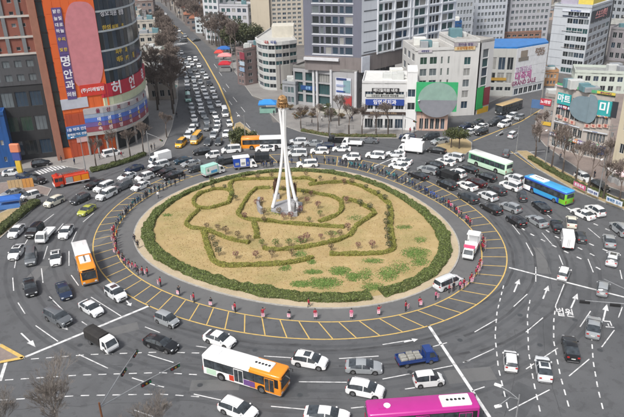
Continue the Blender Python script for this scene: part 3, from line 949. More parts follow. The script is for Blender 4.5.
ROADV = []   # (root, world position) of all vehicles, for labels
P_ = lambda n: MAT['paint_' + n]
LAND = {}


def landmark(key, root, phrase): LAND[key] = (root.location.copy(), phrase)


bus = place(make_bus('city_bus', P_('white'), P_('white'), P_('orange'), .40, roofunit=(1.2, 3.9, P_('white')), front_roof=True,
      panels=((-1.6, .1, .5, 1.3, P_('red')), (.3, 2.0, .5, 1.3, P_('purple')), (-4.9, -3.5, .5, 1.3, P_('pale green')))), 245.5, 370.5, 1.5, (77, 23),
      'white city bus with orange front half and side advertisements at the bottom', 'bus'); landmark('b1', bus, 'white and orange bus at the bottom')
bus = place(make_bus('city_bus', P_('white'), P_('white'), P_('orange'), .5, roofunit=(1.0, 3.4, P_('white')), front_roof=True), 84.5, 262, 1.6, (3.2, 10),
      'city bus with orange front half and white rear on the left of the ring', 'bus'); landmark('b2', bus, 'orange fronted bus on the left')
bus = place(make_bus('city_bus', P_('pale green'), P_('white'), None, skirt=P_('pale green'), band_mat=P_('green')), 490, 162, 1.6, (-22, -7.5),
      'pale green and white city bus among the crowded cars', 'bus'); landmark('b3', bus, 'pale green and white bus')
bus = place(make_bus('city_bus', P_('deep blue'), P_('sky blue'), P_('white'), .2, rear_mat=P_('apple'), roofunit=(.5, 4.4, P_('white')), skirt=None, panels=((-3.4, 2.6, .5, 1.35, P_('sky blue')),)), 548, 189.5, 1.6, (-22, -9),
      'blue and white city bus with green tail by the planted kerb', 'bus'); landmark('b4', bus, 'blue bus with green tail')
bus = place(make_bus('city_bus', P_('magenta'), P_('magenta'), None, L=12.2, roofunit=(2.0, 5.3, P_('white'))), 422, 408, 2.4, (10, -.75),
      'magenta city bus cut off by the bottom edge', 'bus'); landmark('b5', bus, 'magenta bus')
m = MB(); m.cyl((-3.9, 0, 3.13), (0, 0, 1), .38, .1, 14); m.build('roof_cap', P_('white'), bus)
bus = place(make_bus('city_bus', P_('white'), P_('white'), P_('orange'), .42, front_roof=True, L=11.5), 264, 142, 1.6, (-20, .6),
      'orange and white city bus at the mouth of the long avenue', 'bus'); landmark('b6', bus, 'orange and white bus behind the monument')
bus = place(make_bus('city_bus', P_('dark grey'), P_('tan'), None, L=11), 509, 106.5, 1.6, (-14, 4.6),
      'dark city bus with tan roof waiting at the far right road', 'bus'); landmark('b7', bus, 'dark bus with tan roof')

tr = place(make_truck('flatbed_truck', P_('blue'), 'bed', bedmat=P_('blue')), 416.5, 356.5, .9, (10, -1.6), 'blue flatbed truck with a covered load', 'truck'); landmark('t1', tr, 'blue flatbed truck')
m = MB(); rr = random.Random(3)
for i in range(9):
    xx, yy = -2.2 + (i % 3) * .95, -.5 + (i // 3) * .5
    m.rbox(xx, xx + .85, yy - .22, yy + .24, .8, 1.2 + rr.uniform(0, .25), .08)
o = m.build('load_sacks', solid('#8d8c86', .9, .25), None, tr.location); o.rotation_euler = tr.rotation_euler; tag(o, 'grey sacks heaped on the bed of the blue flatbed truck', 'sacks')
tr = place(make_truck('covered_truck', P_('white'), 'tarp', boxmat=solid('#2a2827', .8, .25)), 101, 339, 1.1, (12, 7.2), 'white truck with black canvas cover at the left stop line', 'truck'); landmark('t2', tr, 'truck with the black canvas cover')
tr = place(make_truck('box_truck', P_('white'), 'box', L=5.4), 567.4, 238, 1.2, (-1.5, -10), 'white box truck seen from behind at the right of the ring', 'truck'); landmark('t3', tr, 'white box truck at the right')
tr = place(make_truck('box_truck', P_('white'), 'box', L=6.2, W=2.0, zt=2.9), 411, 147.5, 1.3, (-12, -1.3), 'large white box truck in the far upper ring', 'truck'); landmark('t4', tr, 'large white box truck in the upper ring')
tr = place(make_truck('box_truck', P_('white'), 'box', L=5.4, zt=2.7), 160, 158, 1.2, (-9, 2.4), 'white box truck near the hedge at upper left', 'truck'); landmark('t5', tr, 'white box truck at the upper left')
tr = place(make_truck('flatbed_truck', P_('white'), 'bed'), 45.5, 234, .9, (-6, 6.5), 'white flatbed truck on the left between cars', 'truck'); landmark('t6', tr, 'white flatbed truck on the left')
tr = place(make_truck('flatbed_truck', P_('white'), 'bed'), 352, 142.5, .9, (-10, -.4), 'white flatbed truck in the top lane near the planted strip', 'truck')
tr = place(make_truck('flatbed_truck', P_('black'), 'bed'), 338, 139.5, .9, (-10, -.2), 'black flatbed truck in the top lane near the planted strip', 'truck')
tr = place(make_truck('flatbed_truck', P_('white'), 'bed'), 412, 139.6, .9, (-9, -1), 'white flatbed truck behind the large white box truck', 'truck')
tr = place(make_truck('covered_truck', P_('black'), 'tarp', boxmat=solid('#16181a', .8, .25)), 447, 175, 1.1, (-11, -4), 'black covered truck in the crowded upper right ring', 'truck'); landmark('t7', tr, 'black covered truck in the crowd')
tr = place(make_truck('covered_truck', P_('black'), 'tarp', boxmat=solid('#1b2026', .8, .25)), 258.5, 157.5, 1.1, (-9, .5), 'black covered truck left of the monument', 'truck')
tr = place(make_truck('flatbed_truck', P_('dark grey'), 'bed'), 227, 160.5, .9, (-9, 1.5), 'dark grey flatbed truck between the two campaign trucks', 'truck')


# ---- fire engine
def fire_engine():
    root = thing('fire_engine', 'orange red fire engine with ladder on the left road', 'fire engine')
    L, W = 7.6, 2.35
    m = MB(); m.rbox(1.7, 3.8, -W / 2, W / 2, .5, 2.7, .18); m.build('cab', P_('red'), root)
    m = MB(); m.rbox(-3.8, 1.6, -W / 2, W / 2, .6, 2.35, .08); m.build('equipment_body', P_('red'), root)
    m = MB(); m.box(-3.7, 3.7, -.5, .5, .4, .62); m.build('chassis', MAT['black_trim'], root)
    m = MB(); m.box(3.79, 3.83, -W / 2 + .2, W / 2 - .2, 1.5, 2.35); m.build('windshield', MAT['glass_car'], root)
    for s in (-1, 1):
        for a, b in ((2.85, 3.55), (1.95, 2.75)):
            q = MB(); q.box(a, b, s * (W / 2 + .01) - .012, s * (W / 2 + .01) + .012, 1.5, 2.3); q.build('side_window', MAT['glass_car'], root)
        for i in range(3):
            a = -3.6 + i * 1.7
            q = MB(); q.box(a, a + 1.5, s * (W / 2 + .01) - .012, s * (W / 2 + .01) + .012, .85, 2.1); q.build('shutter', P_('silver') if i == 2 else P_('orange'), root)
        q = MB(); q.box(-3.7, 1.5, s * (W / 2 + .022) - .008, s * (W / 2 + .022) + .008, .66, .8); q.build('stripe', P_('white'), root)
        h = MB(); h.rbox(3.7, 3.84, s * .85 - .2, s * .85 + .2, .8, 1.05, .03); h.build('headlight', MAT['lamp_glass'], root)
        q = MB(); q.box(-3.5, 2.9, s * .32 - .05, s * .32 + .05, 2.72, 2.86); q.build('ladder_rail', MAT['chrome'], root)
    for i in range(12):
        q = MB(); q.box(-3.4 + i * .55, -3.35 + i * .55, -.27, .27, 2.76, 2.82); q.build('ladder_rung', MAT['chrome'], root)
    q = MB(); q.box(-3.4, -3.2, -.5, .5, 2.35, 2.72); q.box(1.9, 2.1, -.5, .5, 2.7, 2.74); q.build('ladder_rest', MAT['steel'], root)
    q = MB(); q.rbox(2.6, 2.95, -1.0, 1.0, 2.7, 2.92, .05); q.build('light_bar', MAT['tail_red'], root)
    q = MB(); q.box(3.78, 3.9, -1.1, 1.1, .5, .75); q.build('front_bumper', P_('white'), root)
    make_wheels(root, (-2.2, 2.3), W / 2 - .15, .5, .3)
    return root


fe = place(fire_engine(), 71, 178.5, 1.3, (-20, 4), 'orange red fire engine with ladder on the left road', 'fire engine'); landmark('fe', fe, 'fire engine')


# ---- campaign trucks on the inner lane
def campaign_truck(kind):
    root = make_truck('campaign_truck', P_('white'), 'bed', L=5.4)
    W = 1.9
    if kind == 'mint':
        q = MB(); q.rbox(-2.7, .95, -W / 2, W / 2, .8, 2.75, .05); q.build('display_box', P_('mint'), root)
        for s in (-1, 1):
            q = MB(); q.box(-2.5, .6, s * (W / 2 + .012) - .012, s * (W / 2 + .012) + .012, 1.0, 2.5); b = q.build('poster_panel', P_('white'), root)
            q = MB(); q.box(-1.2, .5, s * (W / 2 + .03) - .008, s * (W / 2 + .03) + .008, 1.0, 1.6); q.build('poster_stripe', P_('sky blue'), b)
            me = text_mesh('6', 1.1, P_('green'), .01)
            o = link('lettering', me, b, (-1.9, s * (W / 2 + .034), 1.85)); o.rotation_euler = (0, 0, 0 if s < 0 else math.pi)
    elif kind == 'blue':
        q = MB(); q.rbox(-2.7, .95, -W / 2, W / 2, .8, 2.9, .05); q.build('display_box', P_('deep blue'), root)
        q = MB(); q.rbox(-2.8, 1.05, -W / 2 - .1, W / 2 + .1, 2.92, 3.1, .05); q.build('box_roof', P_('white'), root)
        for s in (-1, 1):
            for xa, xb, mt in ((-2.6, -1.3, P_('deep blue')), (-1.2, .1, P_('white')), (.2, .9, P_('deep blue'))):
                q = MB(); q.box(xa, xb, s * (W / 2 + .014) - .014, s * (W / 2 + .014) + .014, .95, 2.75); b = q.build('poster_panel', mt, root)
                q = MB(); q.box(xa + .2, xb - .2, s * (W / 2 + .032) - .006, s * (W / 2 + .032) + .006, 1.3, 1.9); q.build('poster_stripe', P_('silver'), b)
    else:
        q = MB(); q.box(-2.7, .9, -W / 2, W / 2, .8, .9); q.build('stage_floor', P_('white'), root)
        q = MB(); q.rbox(-2.75, -2.6, -W / 2 - .15, W / 2 + .15, .8, 3.0, .04); q.build('rear_board', P_('white'), root)
        q = MB(); q.rbox(-2.75, -1.0, -W / 2 - .1, W / 2 + .1, 3.0, 3.12, .04); q.build('canopy', P_('white'), root)
        for x, y in ((-1.1, -.9), (-1.1, .9)):
            q = MB(); q.tube([(x, y, .9), (x, y, 3.0)], .04, 6); q.build('post', MAT['steel'], root)
        q = MB(); q.box(.75, .9, -W / 2, W / 2, 1.9, 2.7); q.build('name_board', P_('white'), root)
        for s in (-1, 1):
            q = MB(); q.box(-2.6, .85, s * (W / 2 + .02) - .015, s * (W / 2 + .02) + .015, .95, 1.6); b = q.build('poster_panel', P_('white'), root)
            q = MB(); q.box(-2.3, -.6, s * (W / 2 + .045) - .008, s * (W / 2 + .045) + .008, 1.0, 1.5); q.build('poster_stripe', P_('pink'), b)
        q = MB(); q.box(1.6, 1.9, -.9, .9, 1.97, 2.45); q.build('roof_board', P_('pink'), root)
    return root


ct = place(campaign_truck('mint'), 213, 170, 1.2, (11, -3.4), 'campaign truck with mint and white display box on the inner lane', 'truck'); landmark('c1', ct, 'campaign truck with the mint display box')
ct = place(campaign_truck('blue'), 245, 163.5, 1.2, (11, -1.2), 'campaign truck with blue display box and white roof', 'truck'); landmark('c2', ct, 'campaign truck with the blue display box')
CT3 = place(campaign_truck('open'), 471, 247.5, 1.2, (-5.2, 11.5), 'white open campaign truck with pink posters on the inner lane', 'truck'); landmark('c3', CT3, 'open campaign truck with pink posters')

# ---- cars:  x y  type colour [dx dy] [s = sunroof]
CARS_PX = """
54 201.5 suv cream -15 7;80.3 198.8 suv dark_grey -12 5.5;86.5 209.5 sedan lime -9 6;95.7 183.8 sedan black -14 5;104 187 suv white -14 6;122 186 suv grey -14 6;106.5 194.5 suv white -13 6.5;127 176 sedan white -13 4.5;144.5 177 suv white -13 4.5;140.4 185.5 sedan white -13 6;134 168.3 sedan navy -13 4;153.7 170.5 sedan black -12 4;158.6 165 suv white -12 3;166 171.4 sedan black -12 4;172.7 174.9 sedan black -12 3.6
183 160 sedan teal -12 2.5;190.6 162.9 sedan silver -12 2.6;202 151.5 suv black -12 1.5;212.6 154.8 hatchback white -12 1.6;231 149.8 van white -12 1;195.6 168.4 hatchback dark_grey -12 3;265 148.3 sedan white -12 .4;298 141.6 suv white -12 0;294 148 sedan silver -12 0;297 153.2 van white -12 0;307 164 suv white -12 .6;313.7 143 sedan silver -12 0;325.5 145.3 sedan navy -12 0;319.5 150.8 suv white -12 0
369 140.3 sedan grey -12 -.4;341.5 148.3 sedan white -12 0;351.5 157.2 suv white -12 -.3;375.5 155.4 suv white -12 -1;395.3 153.7 sedan white -12 -.6;402 160.6 sedan white -12 -1.8;398.6 165.6 sedan white -12 -2.2;407.5 136.5 suv navy -12 -.6;430.6 136.5 van dark_grey -10 1;440 140.8 sedan silver -12 2;436.4 149.9 sedan black -12 -1.5;453.8 157.2 suv white -12 -2.4;445.5 161.2 sedan white -12 -3
434.8 164.8 suv black -12 -3.6;428 169.8 suv silver -12 -3;418 174.8 sedan black -12 -4.6;457 173.2 suv white -12 -4;468 168.3 sedan black -12 -3.6;446.6 184.3 suv black -12 -5;467 185.2 sedan white -12 -5;486 176.7 suv black -12 -3.8;476.4 181.8 sedan dark_red -12 -4.8;497 189.6 suv dark_grey -12 -6;488 195.7 suv white -12 -5.4;468 197.2 suv dark_grey -12 -6;491 207.7 sedan black -12 -6.6;510.4 207 suv silver -12 -4.8;514.5 178.6 suv white -12 -4
510.4 185.8 suv white -12 -4.2;522 196.3 hatchback dark_grey -3 -7;541.4 206.3 sedan black -6 -4.6;516 220.3 suv black -13 -8;537 220.3 sedan silver -10 -6.2;557 225.3 sedan black -2.6 -6.5;571.7 221 sedan cream -.4 -6;580.3 235.8 hatchback dark_grey -3 -7;582.8 213.2 sedan white -13 -6;595 210.4 suv white -12 -7;620 229 suv silver -7 -6;609.3 240 sedan silver -2 -8;612.6 258.3 suv white 2 -8 s
564 273 hatchback white 3 -7;603 287.5 hatchback silver 1.5 -10;593.5 326 sedan silver .5 -7;510.6 359.7 hatchback white -1 -11;543.7 367.3 sedan white -2 -11 s;570.7 347 sedan black -3 -13;16.5 230.6 sedan white -7 7;34.8 230.6 suv black -6 6;66 231.5 sedan white -5 7;16.5 251.6 sedan white -5 7 s;31 257 van grey -1 8;55.5 257.3 sedan white 0 8 s;30 286.5 sedan black 2 8;63.7 290 sedan navy 4 8;58 317.3 suv grey 10 5.4
91 307.3 sedan white 10 6;115.7 293 suv white 10 7 s;167 319.3 hatchback silver 12 5;161 343 sedan black 12 4;219.6 338.3 sedan white 12 4;238 408.8 suv white 10 4;310 360.3 suv white 10 1.8 s;364 365.8 sedan silver 10 .4;365.4 389 suv white 10 2;428.7 379.2 hatchback white 10 -1;327 414.5 sedan white 10 1;448.5 282 van white 8 -3.4
469 131.6 sedan white -12 4;477 124 suv black -12 4;481.3 126.5 sedan white -12 4;481.3 131.8 suv black -12 4;493.7 122.5 suv dark_grey -12 4;499 119 sedan navy -12 4;504.5 124.3 suv white -12 4;512 115.9 suv white -12 4.4;519.5 117.5 hatchback silver -12 4.6;512.8 134.9 hatchback white 5 -3;506 153 hatchback grey 1 -4;456 131.2 sedan dark_grey -12 3;466 125.4 sedan navy -12 4
583.6 177 suv white 10 5;600 186 suv black 10 5.5;12 192.5 sedan silver -10 3;30 195.8 hatchback white -10 3;25.5 176 sedan navy 10 2;38 179.5 suv black 10 3;13 172 sedan white 10 -1;41 163.5 suv black 10 -1.4;112 153 van white 12 -2.6
""".strip().replace('\n', ';').split(';')
AVENUE = {
    'kerb lane': '188.4 135.5 w;192.4 128.5 w;194.7 124 s;194 118.8 w;192.4 111.3 s;191.3 106.7 s;187.3 88 d;187 84 w;186.7 80 s;185.5 74.7 g;183.8 71 w;182.4 66.6 g;180.6 62 w;178.6 57.4 s;176.6 53 w',
    'second lane from kerb': '208 141.5 d;207 127.4 g;206.2 120.5 g;203.4 114.7 g;201 111 w;200.7 107 w;200 103.2 w;198.2 99 w;197.6 95.4 w;197 91.5 w;195.5 88 w;194.7 84.5 w;193.6 79.5 s;191.3 75.3 d;190 71 d;188.2 66.4 w;186.2 61.6 s;184 57 g;181.6 52.6 w',
    'third lane from kerb': '218.8 141.5 d;213.7 134.3 s;216.6 129 w;217.2 124.5 w;216.6 120.1 w;215 115.3 w;212 110.2 g;210 105.4 s;209 101 g;206.5 96.5 w;205 93 w;203.4 89.3 w;200.4 82 s;197.6 75.6 w;195 69.6 g;192 63.6 w;189.4 58.4 w',
    'lane beside centre line': '226.4 133.2 w;229.3 123.4 w;218.3 103.6 w;214.7 96 w;212.5 90.3 w;209 83 b;206 77 w;202.5 71.3 s;199 65.4 w;195.4 59.4 w'}
ORD = ['', 'second ', 'third ', 'fourth ', 'fifth ', 'sixth ', 'seventh ', 'eighth ', 'ninth ', 'tenth ', 'eleventh ', 'twelfth ', 'thirteenth ', 'fourteenth ', 'fifteenth ', 'sixteenth ', 'seventeenth ', 'eighteenth ', 'nineteenth ', 'twentieth ']
cars = []
used = set()


vrng = random.Random(12)


def get_car(kind, variant=None):
    k = kind
    if kind + '2' in CARS and (variant == 2 or (variant is None and vrng.random() < .42)): k = kind + '2'
    return copy_vehicle(PROTO[k])


def colour_mat(c):
    if c == 'white' and rng.random() < .35: return WHITE2
    return P_(c)


for row in CARS_PX:
    w = row.split()
    kind, colr = w[2], w[3].replace('_', ' ')
    r = get_car(kind, 2 if w[0] == '428.7' else 1 if len(w) > 6 else None)
    place(r, float(w[0]), float(w[1]), .7, (float(w[4]), float(w[5])), 'x', 'car')
    paint_car(r, colour_mat(colr))
    r.scale = (rng.uniform(.95, 1.05), rng.uniform(.97, 1.02), rng.uniform(.95, 1.06))
    if len(w) > 6: sunroof_of(r, kind)
    cars.append((r, kind, colr))
WORD = {'sedan': 'sedan', 'suv': 'sport utility car', 'hatchback': 'small hatchback', 'van': 'minivan', 'minibus': 'minibus'}
for r, kind, colr in cars:
    best = min(LAND, key=lambda k: (LAND[k][0] - r.location).length)
    pos, phrase = LAND[best]
    same = sorted((q[0] for q in cars if q[1] == kind and q[2] == colr), key=lambda q: (q.location - pos).length)
    i = same.index(r)
    r['label'] = f'{colr} {WORD[kind]} {ORD[i]}nearest to the {phrase}'
    assert len(r['label'].split()) <= 16, r['label']
    r['group'] = 'cars crowding the roundabout'
cc = {'w': 'white', 's': 'silver', 'g': 'grey', 'd': 'dark grey', 'b': 'black'}
for lane, rows in AVENUE.items():
    for i, row in enumerate(rows.split(';')):
        x, y, c = row.split()
        kind = rng.choice(['sedan', 'sedan', 'suv', 'suv', 'hatchback'])
        r = get_car(kind)
        px_, py_ = float(x), float(y)
        lab = f'{cc[c]} {WORD[kind]} on the avenue, {lane}, {(ORD[i].strip()) if i else "first"} in queue'
        place(r, px_, py_, .7, (1.4 + .02 * (py_ - 70), 6) if py_ < 126 else (-2.2, 5), lab, 'car', 'cars queuing on the long avenue')
        paint_car(r, colour_mat(cc[c]))


def mini(x, y, vec, c, label, cat='minibus'):
    r = get_car('minibus')
    place(r, x, y, 1.2, vec, label, cat); paint_car(r, P_(c)); return r


mini(188, 97, (.6, 6), 'mint', 'mint green minibus in the kerb lane of the avenue queue')
mini(224.7, 111.5, (2, 6), 'white', 'white minibus beside the centre line of the avenue')
mini(196.5, 137.5, (-5, 5.4), 'yellow', 'yellow minibus with long body at the mouth of the avenue')
r = get_car('van'); place(r, 181, 142.6, .9, (-4.5, 4), 'yellow minivan in front of the yellow minibus', 'van'); paint_car(r, P_('yellow'))
for i, (x, y, c, vec) in enumerate(((165.5, 14, 'white', (1, 2)), (172, 24, 'silver', (1, 2)), (179, 30.5, 'white', (1, 2)), (185, 36, 'silver', (1, 2)), (176, 38, 'white', (-4, .5)), (183, 41, 'grey', (-4, .5)), (196, 40, 'dark grey', (-4, .5)), (168, 41, 'white', (-4, .5)), (160, 9, 'white', (1, 2)))):
    r = get_car('suv' if i % 2 else 'sedan')
    place(r, x, y, .7, vec, f'{c} car far up the avenue, {ORD[i].strip() or "first"} from the tent stalls outward' if 0 else f'tiny {c} car far up the avenue, number {"one two three four five six seven eight nine".split()[i]} from the left top', 'car', 'cars far up the avenue')
    paint_car(r, P_(c))
# cars at the far up-avenue: order them by distance so that the label is true
far = sorted([o for o in COL.objects if o.get('group') == 'cars far up the avenue'], key=lambda o: o.location.y)
for i, o in enumerate(far):
    o['label'] = f'distant car far up the avenue by the crossing, {ORD[i].strip() + " " if i else ""}nearest beyond the queue'
# remove the hidden prototypes
for k, p in PROTO.items():
    for c in list(p.children):
        for d in list(c.children): bpy.data.objects.remove(d)
        bpy.data.objects.remove(c)
    bpy.data.objects.remove(p)
# ------------------------------------------------------------------ people and their placards
def person_mesh(pose):
    J = {}
    V, E, Rr = [], [], []

    def v(p, r, par=None):
        V.append(p); Rr.append(r)
        if par is not None: E.append((par, len(V) - 1))
        return len(V) - 1
    # local +x is forward, origin between the feet
    pel = v((0, 0, .95), .135)
    ab = v((0, 0, 1.12), .125, pel)
    ch = v((.01, 0, 1.33), .15, ab)
    nk = v((0, 0, 1.47), .058, ch)
    hd = v((.015, 0, 1.57), .085, nk)
    h2 = v((.015, 0, 1.68), .08, hd)
    nose = v((.11, 0, 1.585), .022, hd)
    st = {'walk': (.22, -.2)}.get(pose, (.02, -.02))
    for s, dx in ((1, st[0]), (-1, st[1])):
        hip = v((0, s * .095, .88), .095, pel)
        kn = v((dx * .55 + .02, s * .1, .48), .062, hip)
        an = v((dx, s * .105, .09), .042, kn)
        toe = v((dx + .16, s * .12, .035), .035, an)
        sh = v((0, s * .19, 1.40), .062, ch)
        if pose == 'hold':
            el = v((.08, s * .25, 1.14), .046, sh); wr = v((.29, s * .2, 1.1), .034, el); ha = v((.36, s * .18, 1.1), .034, wr)
            f = (.07, 0, -.01)
        elif pose == 'wave' and s > 0:
            el = v((.1, .36, 1.55), .046, sh); wr = v((.15, .33, 1.8), .034, el); ha = v((.16, .33, 1.88), .034, wr)
            f = (0.01, 0, .07)
        elif pose == 'walk':
            el = v((-dx * .5, s * .26, 1.13), .046, sh); wr = v((-dx * .9 + .08, s * .25, .92), .034, el); ha = v((-dx * .95 + .1, s * .25, .84), .034, wr)
            f = (.02, 0, -.07)
        else:
            el = v((-.02, s * .26, 1.13), .046, sh); wr = v((.06, s * .25, .88), .034, el); ha = v((.08, s * .245, .80), .034, wr)
            f = (.015, 0, -.07)
        # five fingers
        side = Vector((0, 1, 0)) if pose == 'wave' and s > 0 else Vector((0, 0, 1)) if pose == 'hold' else Vector((1, 0, 0))
        for k in range(4):
            o = side * ((k - 1.5) * .019)
            b_ = v(tuple(Vector(V[ha]) + o + Vector(f) * .4), .009, ha)
            v(tuple(Vector(V[ha]) + o + Vector(f) * (1.0 + (.12 if k in (1, 2) else 0)) + Vector((.012, 0, 0))), .008, b_)
        v(tuple(Vector(V[wr]) + side * .05 + Vector(f) * .7), .01, wr)
    me = bpy.data.meshes.new('person_skeleton')
    me.from_pydata(V, E, [])
    ob = bpy.data.objects.new('person_tmp', me)
    ob.modifiers.new('skin', 'SKIN')
    for i, sv in enumerate(me.skin_vertices[0].data):
        sv.radius = (Rr[i] * (1.25 if i in (pel, ab, ch) else 1), Rr[i])
        sv.use_root = (i == pel)
    sb = ob.modifiers.new('sub', 'SUBSURF'); sb.levels = 1; sb.render_levels = 1
    out = eval_mesh(ob)
    bpy.data.objects.remove(ob)
    zmin = min(q.co.z for q in out.vertices)
    out.transform(Matrix.Translation((0, 0, -zmin)))
    out.materials.clear()
    for m_ in (MAT['trousers'], MAT['trousers'], MAT['skin'], MAT['black_trim']): out.materials.append(m_)
    hands = [Vector(V[i]) for i in range(len(V)) if Rr[i] <= .0341 and Rr[i] >= .033]
    hands = [Vector(V[i]) for i in range(len(V)) if abs(Rr[i] - .034) < 1e-4]
    for p in out.polygons:
        c = p.center
        if c.z > 1.47 and abs(c.y) < .14 and c.z < 1.82: k = 2
        elif min((c - h).length for h in hands) < .06: k = 2
        elif c.z < .1: k = 3
        elif c.z < .90 and abs(c.y) < .2: k = 1
        else: k = 0
        p.material_index = k
        p.use_smooth = True
    out.name = 'person'
    return out


PM = {p: person_mesh(p) for p in ('hold', 'stand', 'wave', 'walk')}
hm = MB()
for i, (z, r) in enumerate(((1.6, .088), (1.66, .1), (1.72, .094), (1.765, .06), (1.785, .0))):
    pass
prof = ((1.56, .088), (1.63, .101), (1.70, .099), (1.755, .07), (1.782, .01))
vs, fs = [], []
for z, r in prof:
    for k in range(10):
        a = 2 * math.pi * k / 10
        vs.append((-.012 + math.cos(a) * r * (1.08 if math.cos(a) < 0 else .95) + (.015 if z > 1.6 else -.03), math.sin(a) * r, z + (.05 if math.cos(a) > .5 and z < 1.6 else 0)))
for i in range(4):
    for k in range(10):
        l = (k + 1) % 10
        fs.append((i * 10 + k, i * 10 + l, i * 10 + 10 + l, i * 10 + 10 + k))
fs.append(tuple(range(40, 50)))
hm.add(vs, fs)
HAIR = hm.mesh('hair', MAT['hair'], 60)


def placard_meshes(c1, c2):
    b = MB(); b.box(-.012, .012, -.26, .26, 0, .7)
    s_ = MB(); s_.box(.0125, .016, -.22, .22, .48, .64); s_.box(.0125, .016, -.15, .15, .2, .3)
    h = MB(); h.cyl((0, 0, -.15), (0, 0, 1), .015, .5, 6)
    return b.mesh('board', c1), s_.mesh('print', c2), h.mesh('handle', MAT['steel'])


PLC = {'pink': placard_meshes(solid('#e6c6cf'), solid('#c4587a')), 'teal': placard_meshes(solid('#4f9ba4'), solid('#bcd8da')), 'blue': placard_meshes(solid('#3a62ad'), solid('#c6d0e6')), 'white': placard_meshes(solid('#dfe2e2'), solid('#5fa8ac'))}
JK = {'red': solid('#9c1f33', .8), 'pink': solid('#c05a7c', .8), 'dark': solid('#22242c', .85), 'navy': solid('#24365c', .85), 'teal': solid('#2f6a72', .85), 'white': solid('#d2d2d2', .8), 'orange': solid('#d0612a', .8), 'grey': solid('#5c6066', .85), 'blue': solid('#2c4c94', .8)}
PEOPLE = """
161 287 hold pink red;179 295.6 wave pink dark;195.5 302 hold pink red;212 306.8 hold pink dark;236.9 311.6 hold pink red;262.6 318.2 wave pink red;289.6 318.9 hold pink dark;316.5 319.5 hold pink red;350 319.5 hold pink pink;379 315.6 wave pink red;405.5 310.8 hold pink red;418 306.4 hold pink red;436.6 300 hold pink pink;450 293.4 hold pink red;462.5 288 hold pink red;468.5 284 hold pink red
115 234.5 hold pink red;115.7 239.8 hold pink red;117.6 237 stand - orange;115.7 245 hold pink red;115.4 249.6 hold pink pink;117.4 254.3 hold pink red;122.3 261.5 wave pink dark;126 265 hold pink pink;130.8 268.7 hold pink red;135.5 271.5 hold pink pink;138.7 274.7 stand - dark;146.6 277 hold pink red
116.4 229 hold teal dark;119 225 hold teal navy;121 222 hold white teal;123.4 218.8 hold teal dark;125.6 216 hold white dark;128 213.6 hold teal grey;131 210 hold teal dark;133.6 207.4 hold white teal;136.6 205 hold teal dark;140 202.6 hold teal grey;145.8 198.8 hold teal dark;148.8 196.8 hold white grey;152 194.8 hold teal dark;155.6 192.6 hold white dark;163 190.6 hold teal grey;158.5 198.3 walk - white
176.5 186 stand - dark;185.7 179.4 stand - dark;261 166 stand - dark;267 168 stand - navy;270 167.6 stand - dark;273.4 166 stand - navy;277.7 166 stand - dark;300 163 stand - dark;316 164 stand - navy;325 164 stand - dark;333 164.6 hold teal dark;339.6 165.4 hold white navy
346 166.4 stand - dark;349 167 hold teal teal;352 167.6 hold teal teal;354.8 168 hold teal dark;361 169.6 hold teal teal;363.7 170.2 hold teal navy;370.3 171.6 hold teal dark;373.4 172.4 hold white grey;377 173.6 stand - dark;382.8 175 stand - dark;388.7 177.5 hold teal teal;392.7 179 hold teal teal;395.4 180.2 hold teal dark;398 181.5 stand - dark;405 184 hold white dark;411.8 187 stand - navy;417.7 190.3 hold white dark
421 192 stand - navy;425.8 194.6 hold blue navy;431 197.2 hold blue blue;433.7 199 stand - blue;436.4 200.5 hold blue blue;440.6 203 hold teal grey;445.6 206 stand - dark;448 207.6 hold pink red;450.6 209.4 hold pink pink;453.4 212 hold pink dark;456 214.2 hold pink red;459 216.6 hold pink pink;461.6 219 stand - dark;464.4 221.6 hold pink pink;467 224 hold pink red
480.2 240 hold pink red;481.2 243.5 hold pink red;481.6 247 hold pink red;482 252 hold pink red;480.6 266 hold pink red;479.2 270 hold pink red;475.6 276 hold pink red
114.8 232 hold pink red;115 242.4 hold pink red;116 247.4 hold pink dark;116.2 252 stand - dark;119.6 258.4 hold pink red;124 263.4 stand - dark;133 270.4 hold pink red;142 275.6 hold pink red;117.6 226.8 hold teal grey;122 220.4 hold teal dark;126.8 214.8 hold white grey;129.6 211.8 hold teal navy;138.4 203.8 hold teal navy;143 200.6 hold white grey;147.2 197.8 stand - dark;159.4 191.8 hold teal dark;167 188.4 hold white dark;170.6 186.8 hold teal grey;180.4 182.4 stand - dark
357.8 168.8 hold teal dark;366.8 171 hold white dark;380 174.4 stand - grey;385.8 176.4 hold teal dark;401.6 182.8 hold white navy;408.4 185.6 hold teal grey;414.8 188.8 stand - dark;423.4 193.4 hold white navy;428.6 196 stand - dark;443 204.4 stand - navy;447 206.8 stand - red;465.8 222.8 hold pink pink;469.4 226.4 hold pink red;481.8 249.6 hold pink red;478 273 hold pink pink;471.6 280.6 hold pink red;459 289.8 hold pink pink;454.4 291.6 stand - dark
264.6 167.6 stand - navy;281 165.6 stand - dark;329.4 164.4 stand - navy;343 166 stand - dark;308 163.6 hold teal dark;292 164.4 stand - navy
135.6 242.4 walk - dark;139.4 248.3 walk - dark;309 308.3 walk - red
""".strip().replace('\n', ';').split(';')
ppl = []
for row in PEOPLE:
    x, y, pose, plc, jk = row.split()
    p = at(float(x), float(y))
    ang = math.atan2(p.y - CEN.y, p.x - CEN.x)
    yaw = ang + rng.uniform(-.6, .6)
    p = p + Vector((rng.uniform(-.22, .22), rng.uniform(-.22, .22), 0))
    if pose == 'walk': yaw = ang + math.pi / 2
    ppl.append((ang, p, pose, plc, jk, yaw))
t0 = math.atan2(CT3.location.y - CEN.y, CT3.location.x - CEN.x)
ppl.sort(key=lambda q: (t0 - q[0]) % (2 * math.pi))      # clockwise seen from above, from the open campaign truck
